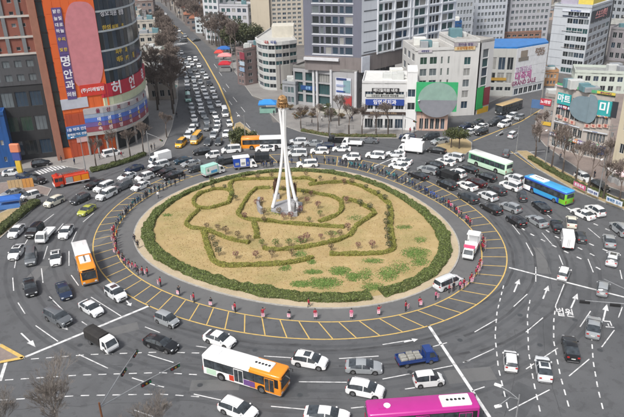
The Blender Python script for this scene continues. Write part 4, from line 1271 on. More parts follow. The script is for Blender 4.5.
JW = {'dark': 'dark', 'navy': 'navy', 'teal': 'teal', 'white': 'white', 'grey': 'grey', 'blue': 'blue', 'red': 'red', 'pink': 'pink', 'orange': 'orange'}
cnt = {}


def ordw(i):
    w = ['first', 'second', 'third', 'fourth', 'fifth', 'sixth', 'seventh', 'eighth', 'ninth', 'tenth', 'eleventh', 'twelfth', 'thirteenth', 'fourteenth', 'fifteenth', 'sixteenth', 'seventeenth', 'eighteenth', 'nineteenth', 'twentieth']
    if i < 20: return w[i]
    if i >= 99: return 'hundredth' if i == 99 else 'hundred ' + ordw(i - 100)
    t, u = divmod(i + 1, 10)
    tens = ['', '', 'twent', 'thirt', 'fort', 'fift', 'sixt', 'sevent', 'eight', 'ninet'][t]
    return tens + 'ieth' if u == 0 else tens + 'y ' + w[u - 1]


for ang, p, pose, plc, jk, yaw in ppl:
    k1 = (jk, pose, plc)
    cnt[k1] = cnt.get(k1, -1) + 1
    act = {'hold': f'holding a {plc} placard', 'wave': 'raising one arm', 'stand': 'standing', 'walk': 'walking'}[pose]
    o = link('person', PM[pose])
    o.location = (p.x, p.y, .005); o.rotation_euler = (0, 0, yaw)
    s = rng.uniform(.93, 1.04); o.scale = (s, s, s)
    o.material_slots[0].link = 'OBJECT'; o.material_slots[0].material = JK[jk]
    if (jk, pose) == ('red', 'walk'): lab = 'person in red top walking beside the island kerb'
    elif (jk, pose) == ('white', 'walk'): lab = 'person in white walking inside the line of teal placards'
    else: lab = f'person in {jk} top {act}, {ordw(cnt[k1])} clockwise from open campaign truck'
    tag(o, lab, 'person', 'people lining the inner ring')
    h = link('hair', HAIR, o)
    if plc != '-' and pose in ('hold', 'wave'):
        f = Vector((math.cos(yaw), math.sin(yaw), 0))
        k2 = ('p', plc)
        cnt[k2] = cnt.get(k2, -1) + 1
        q = p + f * .43 * s
        t = thing('placard', f'{plc} placard, {ordw(cnt[k2])} {plc} one clockwise from the open campaign truck', 'placard', (q.x, q.y, .62 * s if pose == 'hold' else .5), yaw + rng.uniform(-.2, .2), 'placards held by people on the ring')
        q_ = rng.uniform(.75, 1.08); t.scale = (1, q_, rng.uniform(.8, 1.05))
        bm_, pm_, hm_ = PLC[plc]
        b = link('board', bm_, t); link('print', pm_, b); link('handle', hm_, t)
# ------------------------------------------------------------------ monument
MC = at(287, 208.5)
mon = thing('monument', 'tall white monument of three curved legs carrying a golden globe', 'monument', (MC.x, MC.y, .17))
top_z = at_h(MC, 282, 109) - .17
m = MB(); m.prism([(math.cos(a) * 3.2 * (1.12 if i % 2 else .95), math.sin(a) * 3.2 * (1.12 if i % 2 else .95)) for i, a in enumerate([2 * math.pi * k / 12 for k in range(12)])], -.1, .35); m.build('plinth', MAT['grey_stone'], mon)
m = MB(); m.prism([(math.cos(a) * 2.5, math.sin(a) * 2.5) for a in [2 * math.pi * k / 12 for k in range(12)]], .3, .55); m.build('upper_plinth', MAT['grey_stone'], mon)
for k, a in enumerate((R(195), R(320), R(285), R(80))):
    m = MB()
    pts, rad = [], []
    for i in range(22):
        t = i / 21
        if t < .72: rr = 2.6 * (1 - t / .72) ** 1.8 + .3
        else: rr = .3 + .3 * ((t - .72) / .28) ** 1.5
        pts.append((math.cos(a) * rr, math.sin(a) * rr, .5 + t * (top_z - .5)))
        rad.append(.36 - .10 * math.sin(min(1, t / .8) * math.pi / 2) if t < .8 else .26 + .1 * (t - .8))
    m.tube(pts, rad, 8)
    m.build('leg', MAT['white_stone'], mon, smooth=60)
gz = top_z + 1.1
m = MB()
for z, r0, r1 in ((top_z - .3, .62, .85),):
    m.tube([(0, 0, z), (0, 0, z + .5)], [r0, r1], 14)
m.build('collar', MAT['white_stone'], mon)
# globe of ribs with a gear ring
m = MB()
for k in range(8):
    a = math.pi * k / 8
    m.tube([(math.cos(a) * math.cos(t) * .85, math.sin(a) * math.cos(t) * .85, gz + .3 + math.sin(t) * 1.15) for t in [2 * math.pi * i / 20 for i in range(21)]], .11, 5, 0, False)
for zz, rr in ((-.6, .72), (0, .85), (.6, .72)):
    m.tube([(math.cos(t) * rr, math.sin(t) * rr, gz + .3 + zz) for t in [2 * math.pi * i / 24 for i in range(25)]], .12, 5, 0, False)
gl = m.build('globe', MAT['gold'], mon, smooth=50)
m = MB()
bm_ = bmesh.new(); bmesh.ops.create_icosphere(bm_, subdivisions=2, radius=.7)
m.add([(v.co.x, v.co.y, v.co.z + gz + .3) for v in bm_.verts], [tuple(v.index for v in f.verts) for f in bm_.faces]); bm_.free()
m.build('globe_core', MAT['bronze'], gl, smooth=60)
for k in range(10):
    a = 2 * math.pi * k / 10
    m = MB(); m.cbox((0, 0, 0), .24, .26, .6); o = m.build('gear_tooth', MAT['gold'], gl, (math.cos(a) * .95, math.sin(a) * .95, gz - .4)); o.rotation_euler = (0, 0, a)


def statue(x, y, h, label, pale=False):
    p = at(x, y)
    t = thing('statue', label, 'statue', (p.x, p.y, .17))
    m = MB(); m.rbox(-.7, .7, -.7, .7, -.05, .9, .06); m.build('pedestal', MAT['grey_stone'], t)
    m = MB()
    for dx, dy in ((-.3, 0), (.25, .15), (0, -.3)):
        m.tube([(dx, dy, .9), (dx * 1.1, dy, .9 + h * .45), (dx * .9, dy, .9 + h * .75), (dx * .7, dy, .9 + h * .82), (dx * .6, dy, .9 + h * .9), (dx * .6, dy, .9 + h)], [.2, .26, .3, .12, .17, .08], 8)
        m.tube([(dx, dy, .9 + h * .72), (dx + .3, dy + .1, .9 + h * .85), (dx + .45, dy + .1, .9 + h * 1.05)], [.1, .08, .06], 6)
    m.build('figures', MAT['bronze'] if not pale else MAT['grey_stone'], t, smooth=60)


statue(276.5, 199, 3.6, 'reddish bronze figure group left of the monument legs')
statue(294.5, 203, 3.4, 'bronze figure group right of the monument legs')
statue(294, 216, 2.2, 'pale stone figure group in front of the monument', True)
m = MB(); arc = [(259.5, 203.5), (258, 208), (259, 212), (262, 215)]
P = px(*arc)
for a, b in zip(P[:-1], P[1:]): m.obox(a, b, .5, .1, 1.5)
o = m.build('stone_wall', MAT['grey_stone']); tag(o, 'low curved grey stone wall left of the monument', 'wall')

# ------------------------------------------------------------------ leaves, hedges, trees
def leaf_cloud(mb, pts_normals, size, rnd, mi=0):
    for p, n in pts_normals:
        d = Vector((rnd.uniform(-1, 1), rnd.uniform(-1, 1), rnd.uniform(-1, 1)))
        d = (d + n * .6).normalized()
        u = d.orthogonal().normalized()
        u.rotate(Matrix.Rotation(rnd.uniform(0, 6.28), 3, d))
        w = d.cross(u)
        s = size * rnd.uniform(.6, 1.3)
        mb.add([p - u * s, p + w * s * .55, p + u * s, p - w * s * .55], [(0, 1, 2, 3)], mi)


def hedge(label, P, width, height, mats, closed=False, dens=30, z0=.15, leaf=.12, name='hedge', seed=1, ragged=.12):
    rnd = random.Random(seed)
    # resample
    Q = []
    n = len(P)
    for i in range(n if closed else n - 1):
        a, b = P[i], P[(i + 1) % n]
        k = max(1, int((b - a).length / .45))
        for j in range(k): Q.append(a.lerp(b, j / k))
    if not closed: Q.append(P[-1])
    # smooth
    for _ in range(3):
        Q = [Q[i] if (not closed and i in (0, len(Q) - 1)) else (Q[i - 1] + Q[i] * 2 + Q[(i + 1) % len(Q)]) / 4 for i in range(len(Q))]
    base = P[0].copy(); base.z = z0
    t = thing(name, label, 'hedge', base)
    sec = [(-.5, 0), (-.54, .3), (-.5, .75), (-.36, .97), (0, 1.02), (.36, .97), (.5, .75), (.54, .3), (.5, 0)]
    core, leaves = MB(), MB()
    ns = len(sec)
    vs = []
    N = len(Q)
    for i in range(N):
        d = (Q[(i + 1) % N] - Q[i - 1]) if closed else (Q[min(i + 1, N - 1)] - Q[max(i - 1, 0)])
        d.z = 0; d.normalize()
        nn = Vector((-d.y, d.x, 0))
        for (a, h) in sec:
            p = Q[i] + nn * (a * (width(Q[i]) if callable(width) else width) * (1 + .3 * noise.noise(Q[i] * .35 + Vector((0, 0, seed))))); p.z = h * height * (1 + .2 * noise.noise(Q[i] * .5 + Vector((0, 9, seed))))
            k = noise.noise(Vector((p.x * .9, p.y * .9, h * 2 + seed))) * ragged + noise.noise(Vector((p.x * 3, p.y * 3, h * 3))) * ragged * .5
            p = p + (nn * (1 if a > 0 else -1 if a < 0 else 0) + Vector((0, 0, 1 if h > .5 else 0))) * k
            vs.append(p - Vector((base.x, base.y, 0)))
    fs = []
    for i in range(N if closed else N - 1):
        j = (i + 1) % N
        for s in range(ns - 1):
            fs.append((i * ns + s, i * ns + s + 1, j * ns + s + 1, j * ns + s))
    if not closed:
        fs.append(tuple(range(ns))); fs.append(tuple((N - 1) * ns + s for s in range(ns - 1, -1, -1)))
    core.add(vs, fs)
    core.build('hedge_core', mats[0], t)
    pn = []
    for f in fs:
        if len(f) != 4: continue
        a, b, c, d = (vs[k] for k in f)
        ar = (c - a).cross(d - b).length / 2
        nrm = (b - a).cross(d - a)
        nrm = -nrm.normalized() if nrm.length > 0 else Vector((0, 0, 1))
        if nrm.z < 0: nrm = Vector((nrm.x, nrm.y, abs(nrm.z)))
        k = ar * dens
        k = int(k) + (1 if rnd.random() < k - int(k) else 0)
        for _ in range(k):
            u, w = rnd.random(), rnd.random()
            p = a.lerp(b, u).lerp(d.lerp(c, u), w)
            pn.append((p + nrm * rnd.uniform(-.02, .07), nrm))
    leaf_cloud(leaves, pn, leaf, rnd)
    leaves.build('foliage', mats[1], t)
    return t


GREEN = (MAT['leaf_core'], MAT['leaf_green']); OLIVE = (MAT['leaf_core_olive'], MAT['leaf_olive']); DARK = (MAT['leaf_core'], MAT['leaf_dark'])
tg0 = math.atan2(at(379.5, 293).y - CEN.y, at(379.5, 293).x - CEN.x); tg1 = math.atan2(at(371.5, 294).y - CEN.y, at(371.5, 294).x - CEN.x) + 2 * math.pi
tg1 = tg1 if tg1 > tg0 else tg1 + 2 * math.pi
if tg1 - tg0 > 2 * math.pi: tg1 -= 2 * math.pi
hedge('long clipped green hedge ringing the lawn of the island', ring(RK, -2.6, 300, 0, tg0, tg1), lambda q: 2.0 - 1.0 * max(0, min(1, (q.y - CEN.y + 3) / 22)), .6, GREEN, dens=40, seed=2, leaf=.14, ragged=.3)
INNER = {
    'clipped oval hedge loop on the upper left lawn': ([(231, 193), (225.6, 190), (213, 190.6), (201, 194), (194.5, 199.5), (193.3, 203), (196, 208), (204, 210), (215, 208.6), (229, 204)], 1.0),
    'clipped hedge running from the oval loop along the far lawn': ([(229, 204), (232, 194), (229.5, 186), (233, 181.6), (240, 180.6), (256, 180.2), (280, 180), (307, 179.6), (316, 182.6)], 1.0),
    'zigzag hedge running down and right from the oval loop': ([(199, 211), (191.5, 217.6), (185.5, 226), (192, 229.4), (204, 230.5), (215, 234.5), (227, 239.6), (238, 242.3), (249.5, 244.2)], 1.0),
    'hedge going down and along the near left lawn': ([(204, 233), (206, 243), (209, 251), (213, 262), (224, 267.2), (250, 266.8), (285, 265), (300, 262.6), (313, 258.5)], 1.25),
    'hedge bounding the left and near side of the monument court': ([(270, 189), (256, 189.6), (249, 196), (243, 206), (237.6, 216), (248, 220.8), (266, 222), (284.5, 224.4), (319, 227), (344.4, 228.6)], 1.05),
    'hedge bounding the right side of the monument court': ([(272, 189.6), (290, 190.6), (310, 193.6), (333, 197.8), (341.5, 203), (342, 209), (340, 214), (332, 219), (319, 223)], 1.1),
    'short hedge stub pointing down from the monument court': ([(254.5, 224), (256, 231), (257, 239.6)], 1.3),
    'hooked hedge curling round the right middle lawn': ([(343, 199.4), (356, 202.8), (367, 208.4), (376, 214.2), (366, 220.6), (356, 227), (351, 236), (337, 242.4), (317, 246.4), (296, 249.8), (275.3, 251.6), (263.5, 249.4)], 1.15),
    'long outer hedge down the right lawn and back left': ([(309, 186), (324, 184), (346.7, 183), (361, 187.6), (379, 196.6), (389, 205), (391, 214), (390, 228), (392.5, 243), (394, 250.6), (384, 254.6), (353, 256), (329.5, 255.6)], 1.25)}
for i, (lab, (pts, w)) in enumerate(INNER.items()):
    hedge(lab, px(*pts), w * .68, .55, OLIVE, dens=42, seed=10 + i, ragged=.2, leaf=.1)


# small shrubs on the lawn
def twig_crown(mb, rnd, base, h, spread, depth, r0, nb=3, droop=0.0, up=.5, minr=.012, mi=0):
    """a bare branching crown; returns the tips"""
    tips = []

    def grow(p, d, ln, r, lev):
        q = p + d * ln
        mid = p.lerp(q, .5) + Vector((rnd.uniform(-1, 1), rnd.uniform(-1, 1), rnd.uniform(-1, 1))) * ln * .06
        mb.tube([p, mid, q], [r, r * .85, r * .68], 4 if lev < 2 else 3, mi, False)
        if lev >= depth:
            tips.append((q, d)); return
        k = nb + (1 if rnd.random() < .4 else 0)
        for i in range(k):
            nd = (d + Vector((rnd.uniform(-1, 1), rnd.uniform(-1, 1), rnd.uniform(-.6, 1) * up)) * spread).normalized()
            if nd.z < .05 - droop: nd.z = .05 - droop; nd.normalize()
            st = q if i < 2 else p.lerp(q, rnd.uniform(.55, .95))
            grow(st, nd, ln * rnd.uniform(.6, .85), max(minr, r * .62), lev + 1)
    grow(base, Vector((rnd.uniform(-.08, .08), rnd.uniform(-.08, .08), 1)).normalized(), h, r0, 0)
    return tips


def shrub_variant(seed):
    rnd = random.Random(seed)
    tr, cr = MB(), MB()
    tr.tube([(0, 0, -.05), (.01, .02, .35)], [.04, .03], 6)
    tips = twig_crown(cr, rnd, Vector((.01, .02, .3)), .28, .75, 3, .025, 3, .3, .8, .008)
    lf = MB()
    pn = []
    for k in range(130):
        v = Vector((rnd.gauss(0, 1), rnd.gauss(0, 1), rnd.gauss(0, 1))).normalized()
        pn.append((Vector((0, 0, .82)) + Vector((v.x * .48, v.y * .48, v.z * .38)) * rnd.uniform(.6, 1), v))
    leaf_cloud(lf, pn, .085, rnd)
    return tr.mesh('trunk', MAT['bark']), cr.mesh('branches', MAT['bark']), lf.mesh('crown', MAT['leaf_red'])


SV = [shrub_variant(100 + i) for i in range(3)]
SHR = "207 229 w;218 230 w;226 234 w;238 238 w;249 241 w;213 243 o;216 249 o;219 255 o;236 258 r;256 258 r;272 257 w;292 256 w;262 246 g;276 247 g;289 246 g;301 243 r;307 241 r;321 239 r;331 237 w;340 236 w;348 230 r;358 248 r;372 248 r;331 250 w;257 206 r;262 202 r;264 215 w;279 214 w;284 219 r;300 213 r;307 203 r;318 208 r;311 196 r;303 194 o;320 216 g;309 222 g;213 189 o;225 189 o;212 183 g;236 200 o;232 197 g;245 219 r;264 222 w;291 219 r;346 203 r;360 206 o;370 210 o;335 181 w;352 184 w;366 189 o;378 195 o;385 201 o;388 210 o;387 218 o;386 226 o;387 234 o;388 242 o;389 249 o;258 179 w;272 178 w;290 177 w;306 176 w;320 180 o;244 179 w;283 190 w;344 184 r".split(';')
kinds = {'w': ('leaf_brown', 'brownish'), 'r': ('leaf_red', 'reddish'), 'o': ('leaf_dark', 'dark green'), 'g': ('leaf_green', 'light green')}
sc_cnt = {}
for i, row in enumerate(SHR):
    x, y, k = row.split()
    p = at(float(x), float(y) + 1.5)
    nm = kinds[k][1]
    t = thing('shrub', nm, 'shrub', (p.x, p.y, .16), rng.uniform(0, 6.28), 'small shrubs on the island lawn')
    s = rng.uniform(1.0, 1.5); t.scale = (s, s, s)
    t['_k'] = nm
    v = SV[i % 3]
    link('trunk', v[0], t); link('branches', v[1], t); c = link('crown', v[2], t)
    c.material_slots[0].link = 'OBJECT'; c.material_slots[0].material = MAT[kinds[k][0]]
sh = [o for o in COL.objects if o.name.startswith('shrub') and o.parent is None]
for nm in {o['_k'] for o in sh}:
    grp = sorted((o for o in sh if o['_k'] == nm), key=lambda o: (o.location - mon.location).length)
    for i, o in enumerate(grp): o['label'] = f'small {nm} shrub on the lawn, {ordw(i)} closest {nm} shrub to the monument'
for o in sh: del o['_k']

# green weeds on the near lawn, tufts of dry grass
wd = MB(); rnd = random.Random(5)
for x, y, rx, ry, n in ((340, 271, 9, 4, 260), (324, 283, 15, 5, 420), (353, 277, 6, 4, 180), (301, 284, 9, 3, 180), (313, 272, 8, 2, 120), (416, 253, 12, 5, 330), (420, 262, 8, 4, 120), (388, 274, 10, 6, 200), (365, 275, 8, 6, 120), (372, 287, 10, 4, 120), (373, 261, 9, 2.5, 90), (404, 227, 8, 2, 70), (285, 268, 6, 3, 60), (300, 254, 6, 4, 60), (167, 215, 5, 1.5, 40), (281, 211, 14, 4, 160), (312, 262, 4, 2, 50), (420, 240, 6, 3, 50), (400, 268, 12, 6, 120), (355, 218, 8, 3, 60), (300, 240, 6, 3, 50), (333, 233, 8, 2, 50)):
    for k in range(int(n * 5.5)):
        a, q = rnd.uniform(0, 6.28), math.sqrt(rnd.random()) * (1 + .35 * math.sin(rnd.uniform(0, 6.28)))
        p = at(x + math.cos(a) * rx * q, y + math.sin(a) * ry * q, .17)
        s = rnd.uniform(.06, .17)
        leaf_cloud(wd, [(Vector((p.x, p.y, .17 + rnd.uniform(.01, .05))), Vector((0, 0, 3)))], s, rnd)
o = wd.build('weeds', MAT['weed']); tag(o, 'patches of fresh green weeds on the dry lawn', 'weeds', kind='stuff')
gt = MB()
for k in range(16000):
    a, q = rnd.uniform(0, 6.28), math.sqrt(rnd.random())
    r_ = (RK(a) - 4.9) * q
    p = Vector((CEN.x + r_ * math.cos(a), CEN.y + r_ * math.sin(a), .17))
    d = Vector((rnd.uniform(-1, 1), rnd.uniform(-1, 1), 0)).normalized() * rnd.uniform(.04, .12)
    gt.add([p - d, p + d, p + Vector((rnd.uniform(-.1, .1), rnd.uniform(-.1, .1), rnd.uniform(.06, .16)))], [(0, 1, 2)])
o = gt.build('dry_grass', MAT['lawn']); tag(o, 'dry straw coloured grass tufts over the island lawn', 'grass', kind='stuff')


# ---- bare street trees
def bare_variant(seed, h, depth, spread, r0, minr=.016):
    rnd = random.Random(seed)
    tr, cr = MB(), MB()
    tr.tube([(0, 0, -.1), (.03, .02, h * .16), (.0, .05, h * .3)], [r0 * 1.25, r0, r0 * .9], 8)
    twig_crown(cr, rnd, Vector((0, .05, h * .27)), h * .2, spread, depth, r0 * .85, 3, .0, .9, minr)
    return tr.mesh('trunk', MAT['bark'], 60), cr.mesh('crown', MAT['bark'])


BV = [bare_variant(200 + i, 8.5, 6, .58, .16, .02) for i in range(4)]
BIG = bare_variant(260, 12, 7, .42, .13, .008)
BIG2 = bare_variant(263, 12, 7, .45, .13, .008)
AVT = [bare_variant(270 + i, 9, 6, .62, .17, .028) for i in range(3)]


def bare_tree(x, y, label, var, s=1.0, group=None, z=.14, world=None, mat=None):
    p = world or at(x, y)
    t = thing('bare_tree', label, 'tree', (p.x, p.y, z), rng.uniform(0, 6.28), group)
    t.scale = (s, s, s * rng.uniform(.92, 1.1))
    link('trunk', var[0], t); c = link('crown', var[1], t)
    if mat:
        c.material_slots[0].link = 'OBJECT'; c.material_slots[0].material = mat
    return t


for i, (x, y) in enumerate(((97, 170), (116, 164), (131, 159.5), (144, 155), (167, 138))):
    bare_tree(x, y, f'bare street tree along the hedge before the orange tower, {ordw(i)} from the left', BV[i % 4], 1.0, 'bare trees before the orange tower', mat=MAT['bark_pale'])
for i, (x, y, s) in enumerate(((535, 158, 1.0), (551, 170, 1.15), (562, 176, 1.1), (575, 184, 1.05), (588, 192, 1.1), (603, 199, 1.0), (618, 206, 1.1), (539, 142, .9), (606, 176, .9))):
    bare_tree(x, y, f'bare street tree along the right kerb strip, {ordw(i) if i < 7 else ["beside the road corner", "behind the parked black car"][i - 7]}' + (' from the left' if i < 7 else ''), BV[(i + 1) % 4], s * 1.12, 'bare trees along the right kerb', mat=MAT['bark_pale'])
for i, (x, y, s) in enumerate(((349, 137, 1.25), (362, 136, 1.0), (388, 137, 1.25), (339, 126, 1.1), (318, 131, 1.0), (376, 137.5, .9), (301, 129, .9), (329, 137, .9))):
    bare_tree(x, y, f'slim bare tree before the white clinic, {ordw(i)} counted from the left planted strip', BV[i % 4], s, 'slim bare trees before the clinic', mat=MAT['bark_pale'])
bare_tree(0, 0, 'large bare tree reaching up at the bottom left', BIG2, 1.08, None, 0, at(74, 474), MAT['bark_light'])
bare_tree(0, 0, 'bare tree cut off at the bottom beside the signal mast', BIG, .95, None, 0, at(164, 486), MAT['bark_light'])
bare_tree(0, 0, 'bare tree top peeping in beside the leftmost bottom edge', BIG, 1.0, None, 0, at(24, 492), MAT['bark_light'])
rnd = random.Random(9)
k = 0
for (xa, ya, xb, yb, n) in ((174, 118, 176, 96, 4), (173, 92, 172, 60, 9), (167, 84, 164, 56, 6), (175, 64, 150, 18, 22), (166, 58, 140, 16, 16), (150, 22, 134, 4, 7), (163, 2, 197, 32, 22), (168, -1, 207, 30, 18), (202, 36, 222, 50, 7), (208, 42, 236, 56, 9), (160, 112, 157, 92, 4)):
    for i in range(n):
        f = (i + .5) / n
        bare_tree(0, 0, f'bare brown avenue tree, {ordw(k)} along the roadside rows', AVT[k % 3], rnd.uniform(1.2, 1.9), 'bare trees along the avenue', .05, at(xa + (xb - xa) * f + rnd.uniform(-2, 2), ya + (yb - ya) * f + rnd.uniform(-1.5, 1.5)), MAT['bark_pale'])
        k += 1


# ---- evergreens
def leafy_variant(seed, h, w, mat, trunk_h, lobes=9, n=1500, leaf=.22, flat=.75, bark='bark'):
    rnd = random.Random(seed)
    tr, cr = MB(), MB()
    tr.tube([(0, 0, -.1), (.06, 0, trunk_h * .6), (0, .08, trunk_h + h * .25)], [.2, .15, .1], 7)
    L = []
    for i in range(lobes):
        a = rnd.uniform(0, 6.28); q = rnd.uniform(.1, .75) * w / 2
        c = Vector((math.cos(a) * q, math.sin(a) * q, trunk_h + h * rnd.uniform(.2, .85)))
        L.append((c, w * rnd.uniform(.2, .34)))
        tr.tube([(0, .05, trunk_h), c.lerp(Vector((0, 0, trunk_h)), .4) + Vector((0, 0, -.1)), c], [.07, .05, .02], 4)
    pn = []
    for i in range(n):
        c, r = L[i % lobes]
        v = Vector((rnd.gauss(0, 1), rnd.gauss(0, 1), rnd.gauss(0, 1))).normalized()
        pn.append((c + Vector((v.x, v.y, v.z * flat)) * r * rnd.uniform(.45, 1.08) ** .6, v))
    leaf_cloud(cr, pn, leaf, rnd)
    return tr.mesh('trunk', MAT[bark], 60), cr.mesh('crown', mat)


PINE = [leafy_variant(300 + i, 3.2, 4.6, MAT['leaf_pine'], 2.6, 10, 1500, .22, .5) for i in range(2)]
EVER = [leafy_variant(310 + i, 6.5, 6.0, MAT['leaf_dark'], 2.0, 14, 2600, .34, .9) for i in range(2)]
LOWB = [leafy_variant(320 + i, 1.5, 2.6, MAT['leaf_brown'], .3, 8, 700, .16, .6) for i in range(2)]
CONI = [leafy_variant(330 + i, 3.4, 4.2, MAT['leaf_pine'], .6, 12, 1900, .22, .8) for i in range(2)]


def leafy(name, x, y, label, var, s=1.0, group=None, z=.14, cat='tree', sz=1.0):
    p = at(x, y)
    t = thing(name, label, cat, (p.x, p.y, z), rng.uniform(0, 6.28), group)
    t.scale = (s, s, s * sz)
    link('trunk', var[0], t); link('crown', var[1], t)


leafy('pine_tree', 451, 148, 'spreading pine on the triangular dry grass island, left one', PINE[0], .95)
leafy('pine_tree', 459, 149, 'spreading pine on the triangular dry grass island, right one', PINE[1], .95)
leafy('conifer', 237, 146, 'dark conifer clump on the avenue median, leftmost of three', CONI[0], .95, 'conifers on the avenue median')
leafy('conifer', 243, 143, 'dark conifer clump on the avenue median, middle of three', CONI[1], 1.0, 'conifers on the avenue median')
leafy('conifer', 251, 144, 'dark conifer clump on the avenue median, rightmost of three', CONI[0], .8, 'conifers on the avenue median')
for i, (x, y, s) in enumerate(((232, 52, 1.5), (240, 48, 1.6), (247, 52, 1.3), (255, 50, 1.4), (262, 46, 1.3), (270, 44, 1.2), (237, 40, 1.7), (228, 47, 1.2))):
    leafy('evergreen_tree', x, y, f'dark evergreen tree behind the rounded white building, {ordw(i)} of the dark clump', EVER[i % 2], s, 'evergreens behind the rounded building', .0)
for i, (x, y, s) in enumerate(((325, 118, .9), (331, 122, .85), (290, 110, .7), (303, 117, .8), (313, 118, .7), (297, 119, .7), (342, 119, .7), (286, 96, .9), (372, 128, .7))):
    leafy('garden_tree', x, y, f'small garden tree on the forecourt before the glass podium, {ordw(i)} of the brown green trees', PINE[i % 2] if i in (0, 1, 7) else LOWB[i % 2], s * (.8 if i in (0, 1, 7) else 1.4), 'garden trees on the podium forecourt')
# hedges along the pavements
hedge('low clipped hedge along the pavement before the orange tower', px((91, 172), (103, 169.5), (125, 163), (145, 155.5)), 1.5, .8, DARK, dens=14, leaf=.2, seed=31, ragged=.15)
hedge('low hedge along the right kerb behind the blue bus', px((530, 159), (548, 170), (575, 185), (612, 201), (635, 210)), 1.3, .7, DARK, dens=14, leaf=.18, seed=32, ragged=.2)
hedge('clipped hedge on the left planted kerb', px((-8, 238), (10, 224), (24, 213), (36, 203.5)), 2.0, .9, DARK, dens=18, leaf=.2, seed=33, ragged=.15)
hedge('low brown hedge on the planted strip before the clinic', px((302, 131.5), (330, 136.5), (360, 137), (396, 137.3)), 1.2, .6, (MAT['leaf_core'], MAT['leaf_brown']), dens=10, leaf=.2, seed=34, ragged=.2)
# ------------------------------------------------------------------ buildings
GL = {'dark': M('glass_dark', (.02, .026, .03), .12, var=.3, scale=.15, spec=.7), 'teal': M('glass_teal', (.03, .075, .08), .12, var=.35, scale=.15, spec=.7),
      'blue': M('glass_blue', (.03, .05, .075), .12, var=.3, scale=.15, spec=.7), 'green': M('glass_green', (.03, .06, .045), .15, var=.3, scale=.15, spec=.7),
      'pale': M('glass_pale', (.12, .14, .15), .2, var=.3, scale=.2, spec=.6)}
FRAME = solid('#c4c6c8', .5)
FRAME_D = solid('#4a4d50', .5)


GL['blind'] = M('glass_blind', (.26, .26, .25), .25, var=.2, scale=.3, spec=.6)


def wallm(h, var=.1, bump=0):
    """render or cladding with blotches and rain streaks"""
    c = hexc(h)
    m = M('wall_' + h[1:], c, .85, var=0)
    nt = m.node_tree
    tc, mp, n1, n2 = (nt.nodes.new('ShaderNode' + k) for k in ('TexCoord', 'Mapping', 'TexNoise', 'TexNoise'))
    mp.inputs['Scale'].default_value = (1.6, 1.6, .12)
    n1.inputs['Scale'].default_value = 1.0; n1.inputs['Detail'].default_value = 6
    n2.inputs['Scale'].default_value = .22; n2.inputs['Detail'].default_value = 5
    nt.links.new(tc.outputs['Object'], mp.inputs['Vector']); nt.links.new(mp.outputs[0], n1.inputs['Vector']); nt.links.new(tc.outputs['Object'], n2.inputs['Vector'])
    prev = None
    for nz, lo, hi, k in ((n1, .5, .78, 1 - var * 3.2), (n2, .35, .7, 1 + var * .8)):
        mr = nt.nodes.new('ShaderNodeMapRange'); mr.inputs['From Min'].default_value = lo; mr.inputs['From Max'].default_value = hi
        nt.links.new(nz.outputs['Fac'], mr.inputs['Value'])
        mx = nt.nodes.new('ShaderNodeMix'); mx.data_type = 'RGBA'
        if prev is None: mx.inputs['A'].default_value = (*c, 1)
        else: nt.links.new(prev, mx.inputs['A'])
        mx.inputs['B'].default_value = (*[min(1, max(0, v * k)) for v in c], 1)
        nt.links.new(mr.outputs[0], mx.inputs['Factor'])
        prev = mx.outputs['Result']
    nt.links.new(prev, nt.nodes['Principled BSDF'].inputs['Base Color'])
    return m


wrnd = random.Random(77)


class Facade:
    """an upright wall plane seen from outside: A left foot, B right foot"""
    def __init__(s, A, B):
        s.A, s.B = Vector((A.x, A.y, 0)), Vector((B.x, B.y, 0))
        s.d = (s.B - s.A).normalized(); s.L = (s.B - s.A).length
        s.n = s.d.cross(Vector((0, 0, 1)))
        s.yaw = math.atan2(s.d.y, s.d.x)

    def p(s, u, z, out=0.0):
        q = s.A + s.d * u + s.n * out
        return Vector((q.x, q.y, z))

    def uv(s, x, y):
        d = _fw + _rt * ((x - 312) / FPX) - _up * ((y - 208.5) / FPX)
        o = Vector((0, 0, CAM_H))
        t = (s.A - o).dot(s.n) / d.dot(s.n)
        q = o + d * t
        return (q - s.A).dot(s.d), q.z


_panes = {}
_a = MB(); _a.rbox(-.45, .45, -.18, .18, -.3, .35, .04); _a.cyl((-.1, -.19, 0), (0, 1, 0), .24, .02, 12, 1)
AC_MESH = _a.mesh('air_conditioner', [solid('#a3a39e'), solid('#55575a')])
AC_ON = False


def pane_mesh(w, h, glass, frame, mull):
    key = (round(w, 2), round(h, 2), glass.name, frame.name, mull)
    if key not in _panes:
        m = MB()
        m.box(-w / 2, w / 2, -.02, .02, -h / 2, h / 2, 0)
        f = .045 + .008 * min(3, w)
        for a, b, c, d in ((-w / 2, -w / 2 + f, -h / 2, h / 2), (w / 2 - f, w / 2, -h / 2, h / 2), (-w / 2 + f, w / 2 - f, -h / 2, -h / 2 + f), (-w / 2 + f, w / 2 - f, h / 2 - f, h / 2)):
            m.box(a, b, -.06, -.021, c, d, 1)
        for k in range(1, mull):
            x = -w / 2 + w * k / mull
            m.box(x - f / 2, x + f / 2, -.06, -.021, -h / 2 + f, h / 2 - f, 1)
        _panes[key] = m.mesh('window', [glass, frame])
    return _panes[key]


